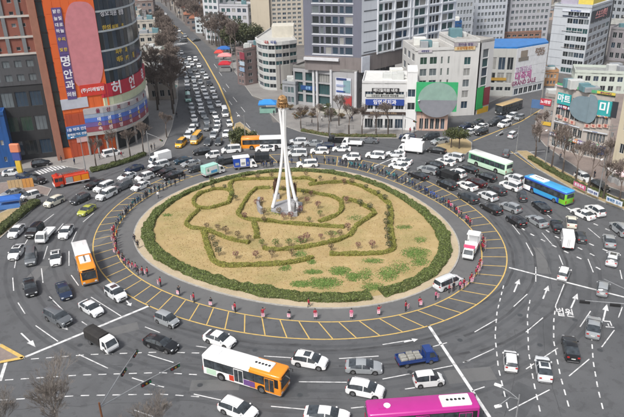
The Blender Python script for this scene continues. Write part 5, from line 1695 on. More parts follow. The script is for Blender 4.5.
def wall(root, F, z0, z1, wmat, cols=None, rows=None, wf=.62, hf=.55, glass='dark', frame=None, mull=2, depth=.22, margin=.6, skip=None, glassf=None, name='wall', out=0.0, ztop=.5):
    """one wall with real window openings; every pane is an object"""
    loc = -root.location
    m = MB()
    q = lambda u, z, o=0: F.p(u, z, o + out)
    if not cols or not rows:
        m.quad(q(0, z0), q(F.L, z0), q(F.L, z1), q(0, z1))
        m.build(name, wmat, root, loc)
        return
    if isinstance(cols, int): cols = [(margin + (F.L - 2 * margin) * (i + .5 - wf / 2) / cols, margin + (F.L - 2 * margin) * (i + .5 + wf / 2) / cols) for i in range(cols)]
    if isinstance(rows, int):
        hz = z1 - z0 - ztop
        rows = [(z0 + hz * (i + .5 - hf / 2) / rows + .15, z0 + hz * (i + .5 + hf / 2) / rows + .15) for i in range(rows)]
    us = sorted({0, F.L} | {u for c in cols for u in c}); zs = sorted({z0, z1} | {z for r in rows for z in r})
    cs, rs = {round(c[0], 4): i for i, c in enumerate(cols)}, {round(r[0], 4): i for i, r in enumerate(rows)}
    for i in range(len(us) - 1):
        for j in range(len(zs) - 1):
            u0, u1, v0, v1 = us[i], us[i + 1], zs[j], zs[j + 1]
            ci, ri = cs.get(round(u0, 4)), rs.get(round(v0, 4))
            if ci is not None and ri is not None and not (skip and skip(ci, ri)):
                m.quad(q(u0, v0), q(u1, v0), q(u1, v0, -depth), q(u0, v0, -depth)); m.quad(q(u1, v1), q(u0, v1), q(u0, v1, -depth), q(u1, v1, -depth))
                m.quad(q(u0, v1), q(u0, v0), q(u0, v0, -depth), q(u0, v1, -depth)); m.quad(q(u1, v0), q(u1, v1), q(u1, v1, -depth), q(u1, v0, -depth))
                gname = glassf(ci, ri) if glassf else glass
                q_ = wrnd.random()
                gname = 'blind' if q_ < .045 else 'pale' if q_ < .13 else 'blue' if q_ < .22 else gname
                c = q((u0 + u1) / 2, (v0 + v1) / 2, -depth + .03)
                o = link('window', pane_mesh(u1 - u0, v1 - v0, GL[gname], frame or FRAME, mull), root, c + loc)
                o.rotation_euler = (0, 0, F.yaw)
                if AC_ON and wrnd.random() < .12 and v0 > 2.5:
                    k = link('air_conditioner', AC_MESH, root, q(u0 + (u1 - u0) * wrnd.uniform(.2, .8), v0 - .5, .22) + loc)
                    k.rotation_euler = (0, 0, F.yaw)
            else:
                m.quad(q(u0, v0), q(u1, v0), q(u1, v1), q(u0, v1))
    m.build(name, wmat, root, loc)


def strip(root, F, u0, u1, z0, z1, mat, o0=0.0, o1=.15, name='trim'):
    m = MB()
    a = [F.p(u0, 0, o0), F.p(u1, 0, o0), F.p(u1, 0, o1), F.p(u0, 0, o1)]
    m.prism([(p.x, p.y) for p in a], z0, z1, bottom=True)
    return m.build(name, mat, root, -root.location)


def panel(root, F, x0, y0, x1, y1, mat, out=.12, th=.14, name='sign_board', text=None, tmat=None, tsize=None, rows=None):
    u0, z1 = F.uv(x0, y0); u1, z0 = F.uv(x1, y1)
    if u1 < u0: u0, u1 = u1, u0
    if z1 < z0: z0, z1 = z1, z0
    o = strip(root, F, u0, u1, z0, z1, mat, out, out + th, name)
    if text:
        lines = text.split('\n')
        n = len(lines)
        for i, s in enumerate(lines):
            h = (z1 - z0) / n
            me = text_mesh(s, 1.0, tmat)
            w = max(v.co.x for v in me.vertices) - min(v.co.x for v in me.vertices)
            sc = min((tsize or .82) * h, (u1 - u0) * .92 / max(.1, w))
            c = F.p((u0 + u1) / 2, z1 - h * (i + .5), out + th + .03) - root.location
            t = link('lettering', me, o, c + root.location)
            t.rotation_euler = (0, 0, F.yaw); t.scale = (sc, 1, sc)
    return o


def lettering(root, F, x, y, text, tmat, size, out=.1, name='lettering'):
    u, z = F.uv(x, y)
    me = text_mesh(text, 1.0, tmat)
    t = link(name, me, root, F.p(u, z, out + .03) - root.location)
    t.rotation_euler = (0, 0, F.yaw); t.scale = (size, 1, size)
    return t


def block(root, pts, z0, z1, roofmat, parapet=.8, wmat=None, units=2, seed=1, name='roof'):
    """flat roof with a parapet and roof-top units over the footprint pts (counter-clockwise)"""
    m = MB()
    m.prism([(p.x, p.y) for p in pts], z1 - .35, z1 - .01)
    o = m.build(name, roofmat, root, -root.location)
    n = len(pts)
    m = MB()
    for i in range(n):
        a, b = pts[i], pts[(i + 1) % n]
        d = (b - a).normalized()
        nn = Vector((-d.y, d.x, 0))
        m.obox(a + nn * .13 + d * .02, b + nn * .13 - d * .28, .26, z1 - .02, z1 + parapet)
    m.build('parapet', wmat or roofmat, root, -root.location)
    rnd = random.Random(seed)
    c = sum(pts, Vector()) / n
    for k in range(units + (2 if units else 0)):
        p = c.lerp(pts[rnd.randrange(n)], rnd.uniform(.1, .6))
        s = rnd.uniform(.4, 1.9)
        m = MB(); m.rbox(p.x - s, p.x + s, p.y - s * .7, p.y + s * .7, z1 - .02, z1 + rnd.uniform(1, 2.6), .1)
        m.build('roof_unit', rnd.choice([solid('#b9bbb9'), solid('#8f9296'), solid('#d7d7d2'), solid('#5d7f86')]), root, -root.location)
    return o


def simple_building(name, label, A, B, depth, z1, wm, cols, rows, glass='dark', side_cols=None, roofm=None, cat='building', group=None, units=2, seed=1, wf=.6, hf=.5, mull=2, depth_w=.22, frame=None, z0=0.0, side='both'):
    F = Facade(A, B)
    root = thing(name, label, cat, (F.A.x, F.A.y, 0), 0, group)
    C, D = F.B - F.n * depth, F.A - F.n * depth
    sc = side_cols if side_cols is not None else max(1, int(depth / 4))
    wall(root, F, z0, z1, wm, cols, rows, wf, hf, glass, mull=mull, depth=depth_w, frame=frame)
    wall(root, Facade(F.B, C), z0, z1, wm, sc if side in ('both', 'right') else None, rows, wf * .8, hf, glass, mull=mull, frame=frame)
    wall(root, Facade(D, F.A), z0, z1, wm, sc if side in ('both', 'left') else None, rows, wf * .8, hf, glass, mull=mull, frame=frame)
    wall(root, Facade(C, D), z0, z1, wm)
    block(root, [F.A, F.B, C, D], z0, z1, roofm or solid('#8a8c8a', .9, .2), wmat=wm, units=units, seed=seed)
    return root, F


grey_brown = wallm('#77706f', .15)
# ---- brick office block, far left
W_BR, W_DK = wallm('#7d4c40', .12, .2), wallm('#2c2d2f', .2)
F1 = Facade(at(-75, 171), at(57.6, 157))
root = thing('brick_office', 'red brick office block with grey bays and black lower storeys', 'building', F1.A)
zA, zB = F1.uv(10, 56)[1], F1.uv(10, 86)[1]
L1 = F1.L
wall(root, F1, 0, zB, W_DK, 9, 3, .82, .6, glassf=lambda c, r: 'green' if r == 1 else 'dark', frame=FRAME_D, mull=3)
wall(root, F1, zB, zA, wallm('#47484b', .2), 11, 2, .6, .5, 'pale', frame=FRAME_D, out=.15)
wall(root, F1, zA, 50, W_BR, 14, 9, .45, .3, 'dark', frame=FRAME, mull=1)
for x in (21, -8):
    u = F1.uv(x + 4, 30)[0]
    strip(root, F1, u - 1.1, u - .25, zA + .3, 49.8, solid('#6d7174', .8), .0, .3, 'grey_bay')
    strip(root, F1, u + 1.5, u + 2.3, zA + .3, 49.8, solid('#6d7174', .8), .0, .3, 'grey_bay')
for y in (17, 38, 55):
    z = F1.uv(5, y)[1]
    strip(root, F1, 0, L1, z - .2, z + .25, solid('#b5b0aa', .8), .0, .34, 'string_course')
wall(root, Facade(F1.B, F1.B - F1.n * 22), 0, 50, W_BR, 5, 11, .5, .45)
block(root, [F1.A, F1.B, F1.B - F1.n * 22, F1.A - F1.n * 22], 0, 50, solid('#777'+'777'), wmat=W_BR, units=0)

# ---- orange tower
OR = wallm('#d4622c', .06)
F2 = Facade(at(59.3, 160.6), at(117, 150.5))
root = thing('orange_tower', 'tall orange clad tower with a purple vertical sign and pink poster', 'building', F2.A)
wall(root, F2, 0, 48, OR)
wall(root, Facade(F2.A - F2.n * 18, F2.A), 0, 48, wallm('#8a5a4a', .15), 4, 12, .4, .5)
block(root, [F2.A, F2.B, F2.B - F2.n * 18, F2.A - F2.n * 18], 0, 48, solid('#8a8c8a'), units=0)
ua = F2.uv(31.5, 0)[0]
strip(root, F2, -.3, 1.3, 0, 48, solid('#9a6a58', .8), .0, .5, 'pilaster')
zc = F2.uv(66, 147)[1]
nfl = 13
for k in range(nfl):
    z0_ = zc + (48 - zc) * k / nfl
    o = strip(root, F2, 1.45, 2.9, z0_ + .1, z0_ + (48 - zc) / nfl - .12, GL['dark'], .01, .06, 'window')
    strip(root, F2, 1.36, 3.0, z0_ - .1, z0_ + .09, solid('#2a1b18'), .01, .14, 'window_sill')
# cladding joints as real panels
uL, uR = 3.1, F2.L
npx, npz = 6, 11
zl = F2.uv(80, 112)[1]
for i in range(npx):
    for j in range(npz):
        a, b = uL + (uR - uL) * i / npx, uL + (uR - uL) * (i + 1) / npx
        c, d = zl + (48 - zl) * j / npz, zl + (48 - zl) * (j + 1) / npz
        strip(root, F2, a + .03, b - .03, c + .03, d - .03, OR, .01, .09, 'cladding_panel')
LOWO = wallm('#a8482c', .2)
for i in range(5):
    for j in range(3):
        a, b = 3.1 + 8.2 * i / 5, 3.1 + 8.2 * (i + 1) / 5
        strip(root, F2, a + .03, b - .03, .2 + (zl - .4) * j / 3 + .03, .2 + (zl - .4) * (j + 1) / 3 - .03, LOWO, .01, .09, 'cladding_panel')
# vertical purple sign, built as a stack that follows the wall
PUR, WHT, YEL = solid('#5c4a80'), solid('#e8e6ea'), solid('#d9b84a')
for (y0, y1, txt, mt, sz) in ((8, 22, '밝은', WHT, .95), (22, 34, '대로', WHT, .95), (34, 55, '우리', YEL, .95), (55, 69, '명', WHT, 1.0), (69, 81, '안', WHT, 1.0), (81, 90, '과', WHT, 1.0), (90, 99, '의원', WHT, .6)):
    xa = 48.5 + .185 * y0; xb = 59.5 + .175 * y1
    u0, zt = F2.uv(48.5 + .19 * y0, y0); u1, zb = F2.uv(59 + .165 * y0, y1)
    u0c, u1c = F2.uv(49 + .19 * 50, 50)[0], F2.uv(60 + .165 * 50, 50)[0]
    o = strip(root, F2, u0c, u1c, zb + .005, zt - .005, PUR, .12, .3, 'sign_board')
    for ch_i, ch in enumerate(txt if y0 < 50 else [txt]):
        me = text_mesh(ch, 1.0, mt)
        w = max(v.co.x for v in me.vertices) - min(v.co.x for v in me.vertices)
        if y0 < 50: cu, s_ = (u0c * (.72 - .44 * ch_i) + u1c * (.28 + .44 * ch_i)), (u1c - u0c) * .42
        else: cu, s_ = (u0c + u1c) / 2, min((u1c - u0c) * (.92 / w), (zt - zb) * 1.0)
        if y0 < 50:
            for kk in range(2):
                t = link('lettering', me if kk == 0 else text_mesh('한강하늘빛'[(ch_i + int(y0)) % 5], 1.0, mt), o, F2.p(cu, zt - (zt - zb) * (.27 + .48 * kk), .34)); t.rotation_euler = (0, 0, F2.yaw); t.scale = (s_, 1, s_)
        else:
            t = link('lettering', me, o, F2.p(cu, (zt + zb) / 2, .34)); t.rotation_euler = (0, 0, F2.yaw); t.scale = (s_, 1, s_)
# pink poster: a rounded plain shape on the cladding
PK = solid('#c47d84', .7)
m = MB(); pts = []
for k in range(48):
    a = 2 * math.pi * k / 48
    x = 81 + 15.5 * math.cos(a) + (math.sin(a) * -6 if True else 0) * -1; y = 45 + 43.5 * math.sin(a)
    ex = 1 if math.cos(a) > 0 else -1
    x = 84 + .10 * (y - 46) + 18.5 * (abs(math.cos(a)) ** .6) * ex
    u, z = F2.uv(x, y)
    pts.append((u, z))
pts = [(min(u, F2.L - .1), min(z, 47.6)) for u, z in pts]
vs = [F2.p(u, z, .14) for u, z in pts] + [F2.p(u, z, .2) for u, z in pts]
n = 48
m.add(vs, [tuple(range(n, 2 * n)), tuple(range(n - 1, -1, -1))] + [(i, (i + 1) % n, n + (i + 1) % n, n + i) for i in range(n)])
bm_ = m.build('poster', PK, root, -root.location)
panel(root, F2, 79, 85.5, 105.5, 93.5, solid('#c8382c'), text='(주)미래빌딩', tmat=WHT, tsize=.85)
panel(root, F2, 60, 100, 88.5, 106.5, solid('#b9bcc6'), text=None)
panel(root, F2, 65.5, 127, 88, 131, solid('#4a6aa8'), text='1층 약국 안경', tmat=WHT)
panel(root, F2, 66, 132, 88, 136, solid('#3a78a8'), text='콘택트렌즈 전문', tmat=WHT)
panel(root, F2, 76, 137, 87, 141, solid('#c9a8a8'))

# ---- rounded glass tower
root = thing('glass_tower', 'rounded dark glass tower with pale floor bands and shop signs', 'building', at(108, 152))
QP = px((105, 151.8), (113, 151.2), (121, 149.2), (129, 146.4), (136, 142.8), (142, 138.6), (147, 133.6), (150, 127.8), (150.5, 122))
FS = [Facade(a, b) for a, b in zip(QP[:-1], QP[1:])]
Fm = FS[3]
zt_, zs_ = 50, Facade(QP[2], QP[4]).uv(128, 84)[1]
nf = 7
fh = (48 - zs_) / nf
BAND = solid('#b9c0c4', .5)
for F in FS:
    for k in range(nf):
        z0_ = zs_ + k * fh
        strip(root, F, 0, F.L, z0_, z0_ + .42, BAND, -.3, .14, 'floor_band')
        npn = 2
        for i in range(npn):
            a, b = F.L * i / npn + .05, F.L * (i + 1) / npn - .05
            strip(root, F, a, b, z0_ + .43, z0_ + fh - .01, GL['blue'] if (k + i) % 3 else GL['dark'], -.2, -.05, 'glass_panel')
        strip(root, F, F.L - .07, F.L + .07, z0_ + .43, z0_ + fh - .01, FRAME_D, -.2, .0, 'mullion')
m = MB(); c = at(120, 132); back = [Vector((p.x, p.y, 0)) for p in QP] + [QP[-1] + Vector((-18, 18, 0)), QP[0] + Vector((-6, 26, 0))]
inner = [p.lerp(c, .02) + (c - p).normalized() * .35 for p in back]
m.prism([(p.x, p.y) for p in inner], 0, 48, bottom=False); m.build('core_wall', W_DK, root, -root.location)
RED, GRYS = solid('#b3223a'), solid('#a39ca0')
zr0, zr1 = Facade(QP[2], QP[4]).uv(128, 91)[1], Facade(QP[2], QP[4]).uv(128, 78.5)[1]
zg1, zw1 = Facade(QP[2], QP[4]).uv(128, 101)[1], None
chars = ['', '', '허', '', '언', '', '욱', '']
sb = {}
for i, F in enumerate(FS):
    sb[i] = strip(root, F, 0, F.L, zr0, zr1 + .2, RED, .0, .3, 'sign_board')
    strip(root, F, 0, F.L, zg1, zr0 - .05, solid('#bfc4a6'), .0, .22, 'sign_board')
for i, ch in ((2, '허'), (4, '언'), (6, '욱')):
    F = FS[i]; me = text_mesh(ch, 1.0, WHT); s_ = (zr1 - zr0) * 1.15
    t = link('lettering', me, sb[i], F.p(F.L * .5, (zr0 + zr1) / 2 + .1, .36)); t.rotation_euler = (0, 0, F.yaw); t.scale = (s_, 1, s_)
# lettering on the glass
for i, y, ch, mt in ((2, 11, '성모', WHT), (3, 10.5, '의원', WHT), (4, 10, '정형', WHT), (2, 25.5, '한의', YEL), (3, 25, '원척', YEL), (4, 24, '추', YEL), (3, 49, '피부', YEL), (4, 48, '과', YEL), (3, 57, '에듀', YEL), (4, 56, 'PT', YEL), (5, 54, '짐', YEL)):
    F = FS[i]
    z = Facade(QP[2], QP[5]).uv(118 + 7 * (i - 2), y)[1]
    me = text_mesh(ch, 1.0, mt); t = link('lettering', me, root, F.p(F.L * .5, z, .02) - root.location); t.rotation_euler = (0, 0, F.yaw); t.scale = (1.45, 1, 1.45)
# lower sign band, bulging out in front
Q2 = px((91, 156.2), (100, 155), (110, 153.6), (120, 151.4), (130, 148.2), (139, 144), (146, 139), (151, 133))
zq0, zq1 = Facade(Q2[2], Q2[4]).uv(118, 131)[1], Facade(Q2[2], Q2[4]).uv(118, 104)[1]
rows_ = ((.98, .80, '#a6a4a8', '울산치과의원', '#7a1f3a'), (.79, .66, '#8f9cb0', None, None), (.655, .50, '#4a6ab8', '태권도교실반', '#e8e6ea'), (.49, .33, '#6a5690', '스터디카페룸', '#d9b84a'), (.32, .14, '#8a4450', '속셈영어학원', '#d8c8c8'), (.13, 0, '#a9a6a2', None, None))
for i, (a, b) in enumerate(zip(Q2[:-1], Q2[1:])):
    F = Facade(a, b)
    for (f1, f0, hx, txt, tc) in rows_:
        o = strip(root, F, 0, F.L, zq0 + (zq1 - zq0) * f0, zq0 + (zq1 - zq0) * f1, solid(hx), -.2, .1, 'sign_board')
        if txt and 0 < i < 7:
            me = text_mesh(txt[i - 1], 1.0, solid(tc)); s_ = (zq1 - zq0) * (f1 - f0) * .95
            t = link('lettering', me, o, F.p(F.L * .5, zq0 + (zq1 - zq0) * (f0 + f1) / 2, .14)); t.rotation_euler = (0, 0, F.yaw); t.scale = (s_, 1, s_)
    m = MB(); p = F.p(0, 0, -.6); m.tube([(p.x, p.y, 0), (p.x, p.y, zq0)], .28, 8); m.build('column', solid('#8d8a88'), root, -root.location)
    strip(root, F, .4, F.L - .2, .2, zq0 - .3, GL['dark'], -2.2, -2.0, 'shop_window')
m = MB(); m.prism([(p.x, p.y) for p in Q2] + [(QP[-1].x - 10, QP[-1].y + 14), (QP[0].x - 4, QP[0].y + 14)], zq0 - .02, zq1 - .06, bottom=True); m.build('podium_slab', solid('#8b8a8a'), root, -root.location)

# ---- blue shed at the far left
simple_building('blue_shed', 'blue metal shed at the left edge before the brick block', at(-40, 174), at(15.5, 167), 4.5, at_h(at(15.5, 167), 12, 114), wallm('#1d4d88', .2), 5, 3, 'blue', 2, solid('#2c5a8c'), units=0, wf=.3, hf=.3)

# ---- central tower with podium
G = at(357, 111.5); zp = at_h(G, 356, 72.5)
A_ = at(293, 66.8, zp); A_.z = 0
Fp = Facade(A_, G)
root = thing('podium_tower', 'grey and white apartment tower on a glass podium', 'building', Fp.A)
W_TG, W_TW = wallm('#676976', .06), wallm('#c9cdd4', .05)
wall(root, Fp, 0, zp, wallm('#9a9a9c', .1), [(.5, 3.4), (4.4, Fp.L * .36), (Fp.L * .40, Fp.L * .60), (Fp.L * .64, Fp.L * .97)], [(1.0, zp * .30), (zp * .34, zp * .62), (zp * .66, zp * .88)], glass='teal', frame=FRAME_D, mull=5, depth=.5, skip=lambda c, r: c == 3)
for f in (.335, .39, .61, .985):
    m = MB(); p = Fp.p(Fp.L * f, 0, .35); m.tube([(p.x, p.y, 0), (p.x, p.y, zp + .2)], .42, 10); m.build('column', solid('#c2c3c6'), root, -root.location)
panel(root, Fp, 336, 77, 351.5, 98, solid('#c3c6cf'), .2, text=None)
panel(root, Fp, 337, 77.5, 347, 80.5, solid('#2a3a6a'), .36); panel(root, Fp, 337, 84, 346, 87, solid('#8a94b0'), .36); panel(root, Fp, 344, 80, 351, 93, solid('#7a98a0'), .36); panel(root, Fp, 337, 90, 346, 92.5, solid('#2d4a8c'), .36)
panel(root, Fp, 344, 95, 352, 106, solid('#a63a3a'), .2)
panel(root, Fp, 301, 85, 316, 91, solid('#1f4478'), .1, text='은행', tmat=solid('#8ab4dc'), tsize=.7)
wall(root, Facade(Fp.B, Fp.B - Fp.n * 30), 0, zp, wallm('#6f6f72', .15), 6, 3, .5, .4)
wall(root, Facade(Fp.A - Fp.n * 30, Fp.A), 0, zp, wallm('#8a8a8c', .15), 5, 3, .5, .4, 'teal')
block(root, [Fp.A, Fp.B, Fp.B - Fp.n * 30, Fp.A - Fp.n * 30], 0, zp, solid('#7d7b78'), .6, units=0)
# tower shaft
C_ = Fp.B - Fp.n * 1.0 - Fp.d * -.8
C_ = Vector((C_.x, C_.y, 0))
zb = at_h(C_, 364.5, 57); ztop = 62
Lf = at(304.5, 54.5, zb); Lf.z = 0
Rt = at(454, 37.5, zb); Rt.z = 0
FL, FR = Facade(Lf, C_), Facade(C_, Rt)
zlow = zp - .2
wall(root, FL, zlow, zb - .3, grey_brown, name='plant_storey')
wall(root, FR, zlow, zb - .3, grey_brown, 9, [(zlow + 4, zlow + 5.2)], .35, .3, skip=lambda c, r: c not in (4, 5, 6))
w_ = FL.L
cols_ = [(w_ * a, w_ * b) for a, b in ((.15, .27), (.29, .35), (.38, .48), (.50, .60), (.625, .70), (.72, .85))]
nst = 12
sth = 2.95
rws = [(zb + .45 + i * sth, zb + .45 + i * sth + 2.1) for i in range(nst)]
ztop = zb + nst * sth + 1.2
wall(root, FL, zb - .3, ztop, W_TG, cols_, rws, glassf=lambda c, r: 'blue' if c > 3 else 'dark', mull=1)
for r in rws:
    strip(root, FL, w_ * .14, w_ * .86, r[0] - .34, r[0] - .06, solid('#c6c9cf'), .0, .12, 'sill')
w2 = FR.L
cols_ = [(w2 * a, w2 * b) for a, b in ((.155, .20), (.215, .25), (.255, .29), (.33, .40), (.41, .45), (.52, .57), (.575, .64), (.69, .72), (.725, .755), (.76, .80), (.84, .90), (.91, .97))]
wall(root, FR, zb - .3, ztop, W_TW, cols_, rws, glassf=lambda c, r: 'teal' if c in (0, 5, 6, 10, 11) else 'dark', mull=1)
for r in rws:
    strip(root, FR, w2 * .02, w2 * .14, r[0] + .5, r[0] + .8, solid('#54585e'), .01, .05, 'louvre')
    strip(root, FR, w2 * .15, w2 * .99, r[0] - .45, r[0] - .1, solid('#dfe2e6'), .0, .2, 'sill')
for f in (.145, .31, .47, .505, .66, .82):
    strip(root, FR, w2 * f, w2 * f + .45, zb - .2, ztop, solid('#d5d8dd'), .0, .28, 'pier')
u0 = 0
strip(root, FL, -.0, w_ * .62, zlow + (zb - zlow) * .68, zlow + (zb - zlow) * .68 + .8, solid('#c7c8cc'), .02, .9, 'ledge')
strip(root, FR, .05, w2 * .075, zlow, zb, solid('#c9cdd6'), .0, .3, 'corner_pier')
block(root, [Lf, C_, Rt, Rt + (Lf - C_)], 0, ztop, solid('#8a8c8a'), units=0)
wall(root, Facade(Rt + (Lf - C_), Lf), zlow, ztop, W_TG)

# ---- white clinic with blue sign, green billboard beside it
A4, B4 = at(361.5, 129.5), at(447, 131)
F4 = Facade(A4, B4)
z4 = F4.uv(385, 83)[1]
root = thing('clinic_building', 'low white clinic building with a long blue sign', 'building', F4.A)
W_CL = wallm('#c4c4c4', .06)
ub = F4.uv(417, 110)[0]
F4a = Facade(A4, F4.p(ub, 0))
wall(root, F4a, 0, z4, W_CL, 5, [(.5, z4 * .24), (z4 * .44, z4 * .56), (z4 * .70, z4 * .82)], .8, .5, 'dark', mull=3, depth=.3)
F4b = Facade(F4.p(ub, 0), B4)
z4b = F4.uv(430, 111)[1]
wall(root, F4b, 0, z4b, wallm('#b89a8c', .1), 5, [(.4, z4b * .62)], .7, .5, 'dark', mull=2, depth=.3)
block(root, [F4a.A, F4a.B, F4a.B - F4.n * 14, F4a.A - F4.n * 14], 0, z4, solid('#d0d0cd'), .5, W_CL, 3, 4)
block(root, [F4b.A, F4b.B, F4b.B - F4.n * 12, F4b.A - F4.n * 12], 0, z4b, solid('#a8a5a0'), .4, None, 2, 5)
wall(root, Facade(F4.p(0, 0, -14), A4), 0, z4, W_CL, 4, 3); wall(root, Facade(B4, F4.p(F4.L, 0, -12)), 0, z4b, W_CL, 3, 1)
panel(root, F4, 365.5, 99, 404, 105.5, solid('#22408c'), text='임연세치과', tmat=WHT)
panel(root, F4, 372, 88, 399, 92.6, solid('#2c2a2c'), text='메디컬의원 내과', tmat=solid('#d8d8d8'))
panel(root, F4, 361.5, 111.5, 405.5, 114.8, solid('#3c2f2a'), text='부동산 세무사 법무사 사무소', tmat=solid('#a08a70'))
panel(root, F4, 366, 94, 404, 97.2, solid('#b9bab6'), text='건강검진 물리치료 예방접종', tmat=solid('#4a4a4a'))
u0, u1 = F4.uv(406.5, 100)[0], F4.uv(416.5, 100)[0]
zst = F4.uv(411, 72)[1]
F4c = Facade(F4.p(u0, 0, .4), F4.p(u1, 0, .4))
wall(root, F4c, 0, zst, wallm('#d4d4d4', .05), [(F4c.L * .1, F4c.L * .85)], [(z4 * .45, z4 * .6), (z4 * .72, z4 * .88)], glass='dark', mull=2)
wall(root, Facade(F4c.B, F4c.p(F4c.L, 0, -8)), 0, zst, wallm('#cfcfcf', .05)); wall(root, Facade(F4c.p(0, 0, -8), F4c.A), 0, zst, wallm('#cfcfcf', .05))
m = MB(); ring8 = [F4c.p(0, 0), F4c.p(F4c.L, 0), F4c.p(F4c.L, 0, -8), F4c.p(0, 0, -8)]; m.prism([(p.x, p.y) for p in ring8], zst - .2, zst + .35); m.build('stair_roof', solid('#e2e2e2'), root, -root.location)
# billboard
bb = thing('billboard', 'large green billboard with a pale grey rounded picture', 'billboard', F4.p(F4.uv(417, 112)[0], 0, .6))
u0, z1_ = F4.uv(416.5, 81.5); u1, z0_ = F4.uv(456, 111)
Fb = Facade(F4.p(0, 0, .6), F4.p(F4.L, 0, .6))
strip(bb, Fb, u0, u1, z0_, z1_, solid('#2f9a62'), 0, .35, 'board')
m = MB(); pts = []
uc, zc_ = (u0 + u1) / 2 + .3, (z0_ + z1_) / 2 - .8
hr = (z1_ - z0_)
for k in range(40):
    a = 2 * math.pi * k / 40
    pts.append((uc + math.cos(a) * (u1 - u0) * .475, zc_ + math.sin(a) * hr * .6))
vs = [Fb.p(u, z, .36) for u, z in pts] + [Fb.p(u, z, .42) for u, z in pts]; n = 40
m.add(vs, [tuple(range(n, 2 * n))] + [(i, (i + 1) % n, n + (i + 1) % n, n + i) for i in range(n)])
m.build('picture', solid('#7f9a90', .7), bb, -bb.location)
lo = [(u, z) for u, z in pts if z <= zc_ + .01]
m = MB(); m.add([Fb.p(u, z, .43) for u, z in lo], [tuple(range(len(lo)))]); m.build('picture_foot', solid('#7b7d84', .7), bb, -bb.location)
for f in (.15, .5, .85):
    m = MB(); p = Fb.p(u0 + (u1 - u0) * f, 0, -.15); m.tube([(p.x, p.y, z4b - .4), (p.x, p.y, z1_ - .5)], .12, 6); m.build('post', MAT['steel_dark'], bb, -bb.location)

# ---- beige block behind the billboard
F5 = Facade(at(413, 118), at(474, 115))
z5 = F5.uv(432, 50.5)[1]
u5 = F5.uv(452.5, 80)[0]
root = thing('beige_block', 'beige office block with square windows behind the green billboard', 'building', F5.A)
W5 = wallm('#c0bfbd', .08)
Fa = Facade(F5.A, F5.p(u5, 0)); Fb5 = Facade(F5.p(u5, 0), F5.B)
w_ = Fa.L
wall(root, Fa, 0, z5, W5, [(w_ * .12, w_ * .30), (w_ * .37, w_ * .56), (w_ * .66, w_ * .71), (w_ * .84, w_ * .89)], [(z5 * f, z5 * f + z5 * .105) for f in (.12, .29, .46, .63, .80)], glass='green', mull=2)
z5b = F5.uv(465, 42)[1]
w_ = Fb5.L
wall(root, Fb5, 0, z5b, W5, [(w_ * .42, w_ * .68)], [(z5b * f, z5b * f + z5b * .10) for f in (.1, .25, .40, .55, .70)], glass='teal', mull=2)
wall(root, Facade(F5.B, F5.p(F5.L, 0, -16)), 0, z5b, W5, 3, 5); wall(root, Facade(F5.p(0, 0, -16), F5.A), 0, z5, W5, 3, 5)
wall(root, Facade(F5.p(u5, 0, -16), F5.p(u5, 0)), z5 - .3, z5b, W5)
block(root, [Fa.A, Fa.B, Fa.p(Fa.L, 0, -16), Fa.p(0, 0, -16)], 0, z5, solid('#9d9b98'), .7, W5, 3, 8)
block(root, [Fb5.A, Fb5.B, Fb5.p(Fb5.L, 0, -16), Fb5.p(0, 0, -16)], 0, z5b, solid('#9d9b98'), .7, W5, 1, 9)
panel(root, Fb5, 454, 43, 477, 46, solid('#9a9498'), text='한마음 병원', tmat=solid('#5a4a6a')); panel(root, Fb5, 454.5, 46.6, 475, 49.6, solid('#c9b48c'), text='요양재활센터', tmat=solid('#a8702a'))
panel(root, Fa, 418, 50, 432, 52.2, solid('#b6b0b4'), text='세종빌딩', tmat=solid('#4a4a78'))
F5d = Facade(at(475.5, 114.5), at(488, 111))
z5d = F5d.uv(482, 42)[1]
t5 = thing('stair_block', 'slim stair block with a tall teal glass strip', 'building', F5d.A)
w_ = F5d.L
wall(t5, F5d, 0, z5d, wallm('#c6c6c6', .06), [(w_ * .18, w_ * .62)], [(3 + (z5d - 5) * i / 6, 3 + (z5d - 5) * (i + .92) / 6) for i in range(6)], glass='teal', mull=1)
wall(t5, Facade(F5d.B, F5d.p(w_, 0, -10)), 0, z5d, W5); block(t5, [F5d.A, F5d.B, F5d.p(w_, 0, -10), F5d.p(0, 0, -10)], 0, z5d, solid('#9d9b98'), .5, None, 0)
panel(t5, F5d, 477, 88, 482, 108, solid('#2a9a55')); panel(t5, F5d, 483, 88, 488, 104, solid('#7a2f3a')); panel(t5, F5d, 477, 108.5, 487, 112, solid('#b8922a'))

# ---- white mall with blue roof
K = at(512, 96.5); z6 = at_h(K, 509.5, 48.5)
Lm, Rm = at(487.5, 48.5, z6), at(548.5, 43.5, z6); Lm.z = Rm.z = 0
F6l, F6r = Facade(Lm, K), Facade(K, Rm)
root = thing('white_mall', 'white shopping block with a blue roof and a blank poster wall', 'building', K)
W6 = wallm('#c6c8ca', .05)
w_ = F6l.L
wall(root, F6l, 0, z6, wallm('#a8a9a6', .08), [(w_ * .12, w_ * .35), (w_ * .42, w_ * .65), (w_ * .72, w_ * .92)], [(z6 * .12, z6 * .2), (z6 * .28, z6 * .5), (z6 * .56, z6 * .82)], glass='dark', mull=2)
wall(root, F6r, 0, z6, W6, 6, [(z6 * .02, z6 * .15)], .85, .5, 'dark')
nP = 7
for i in range(nP):
    for j in range(4):
        strip(root, F6r, F6r.L * i / nP + .06, F6r.L * (i + 1) / nP - .06, z6 * (.2 + .2 * j) + .05, z6 * (.4 + .2 * j) - .05, solid('#d3d5d8', .5), .01, .1, 'cladding_panel')
Bm = Lm + Rm - K
m = MB(); m.prism([(p.x, p.y) for p in (K + (Bm - K) * .012, Rm, at(545, 39.8, z6), at(489.5, 40.2, z6), Lm)], z6 - .3, z6 + .5); m.build('roof', solid('#2470b4', .4, .15), root, -root.location)
wall(root, Facade(Rm, Bm), 0, z6, W6)
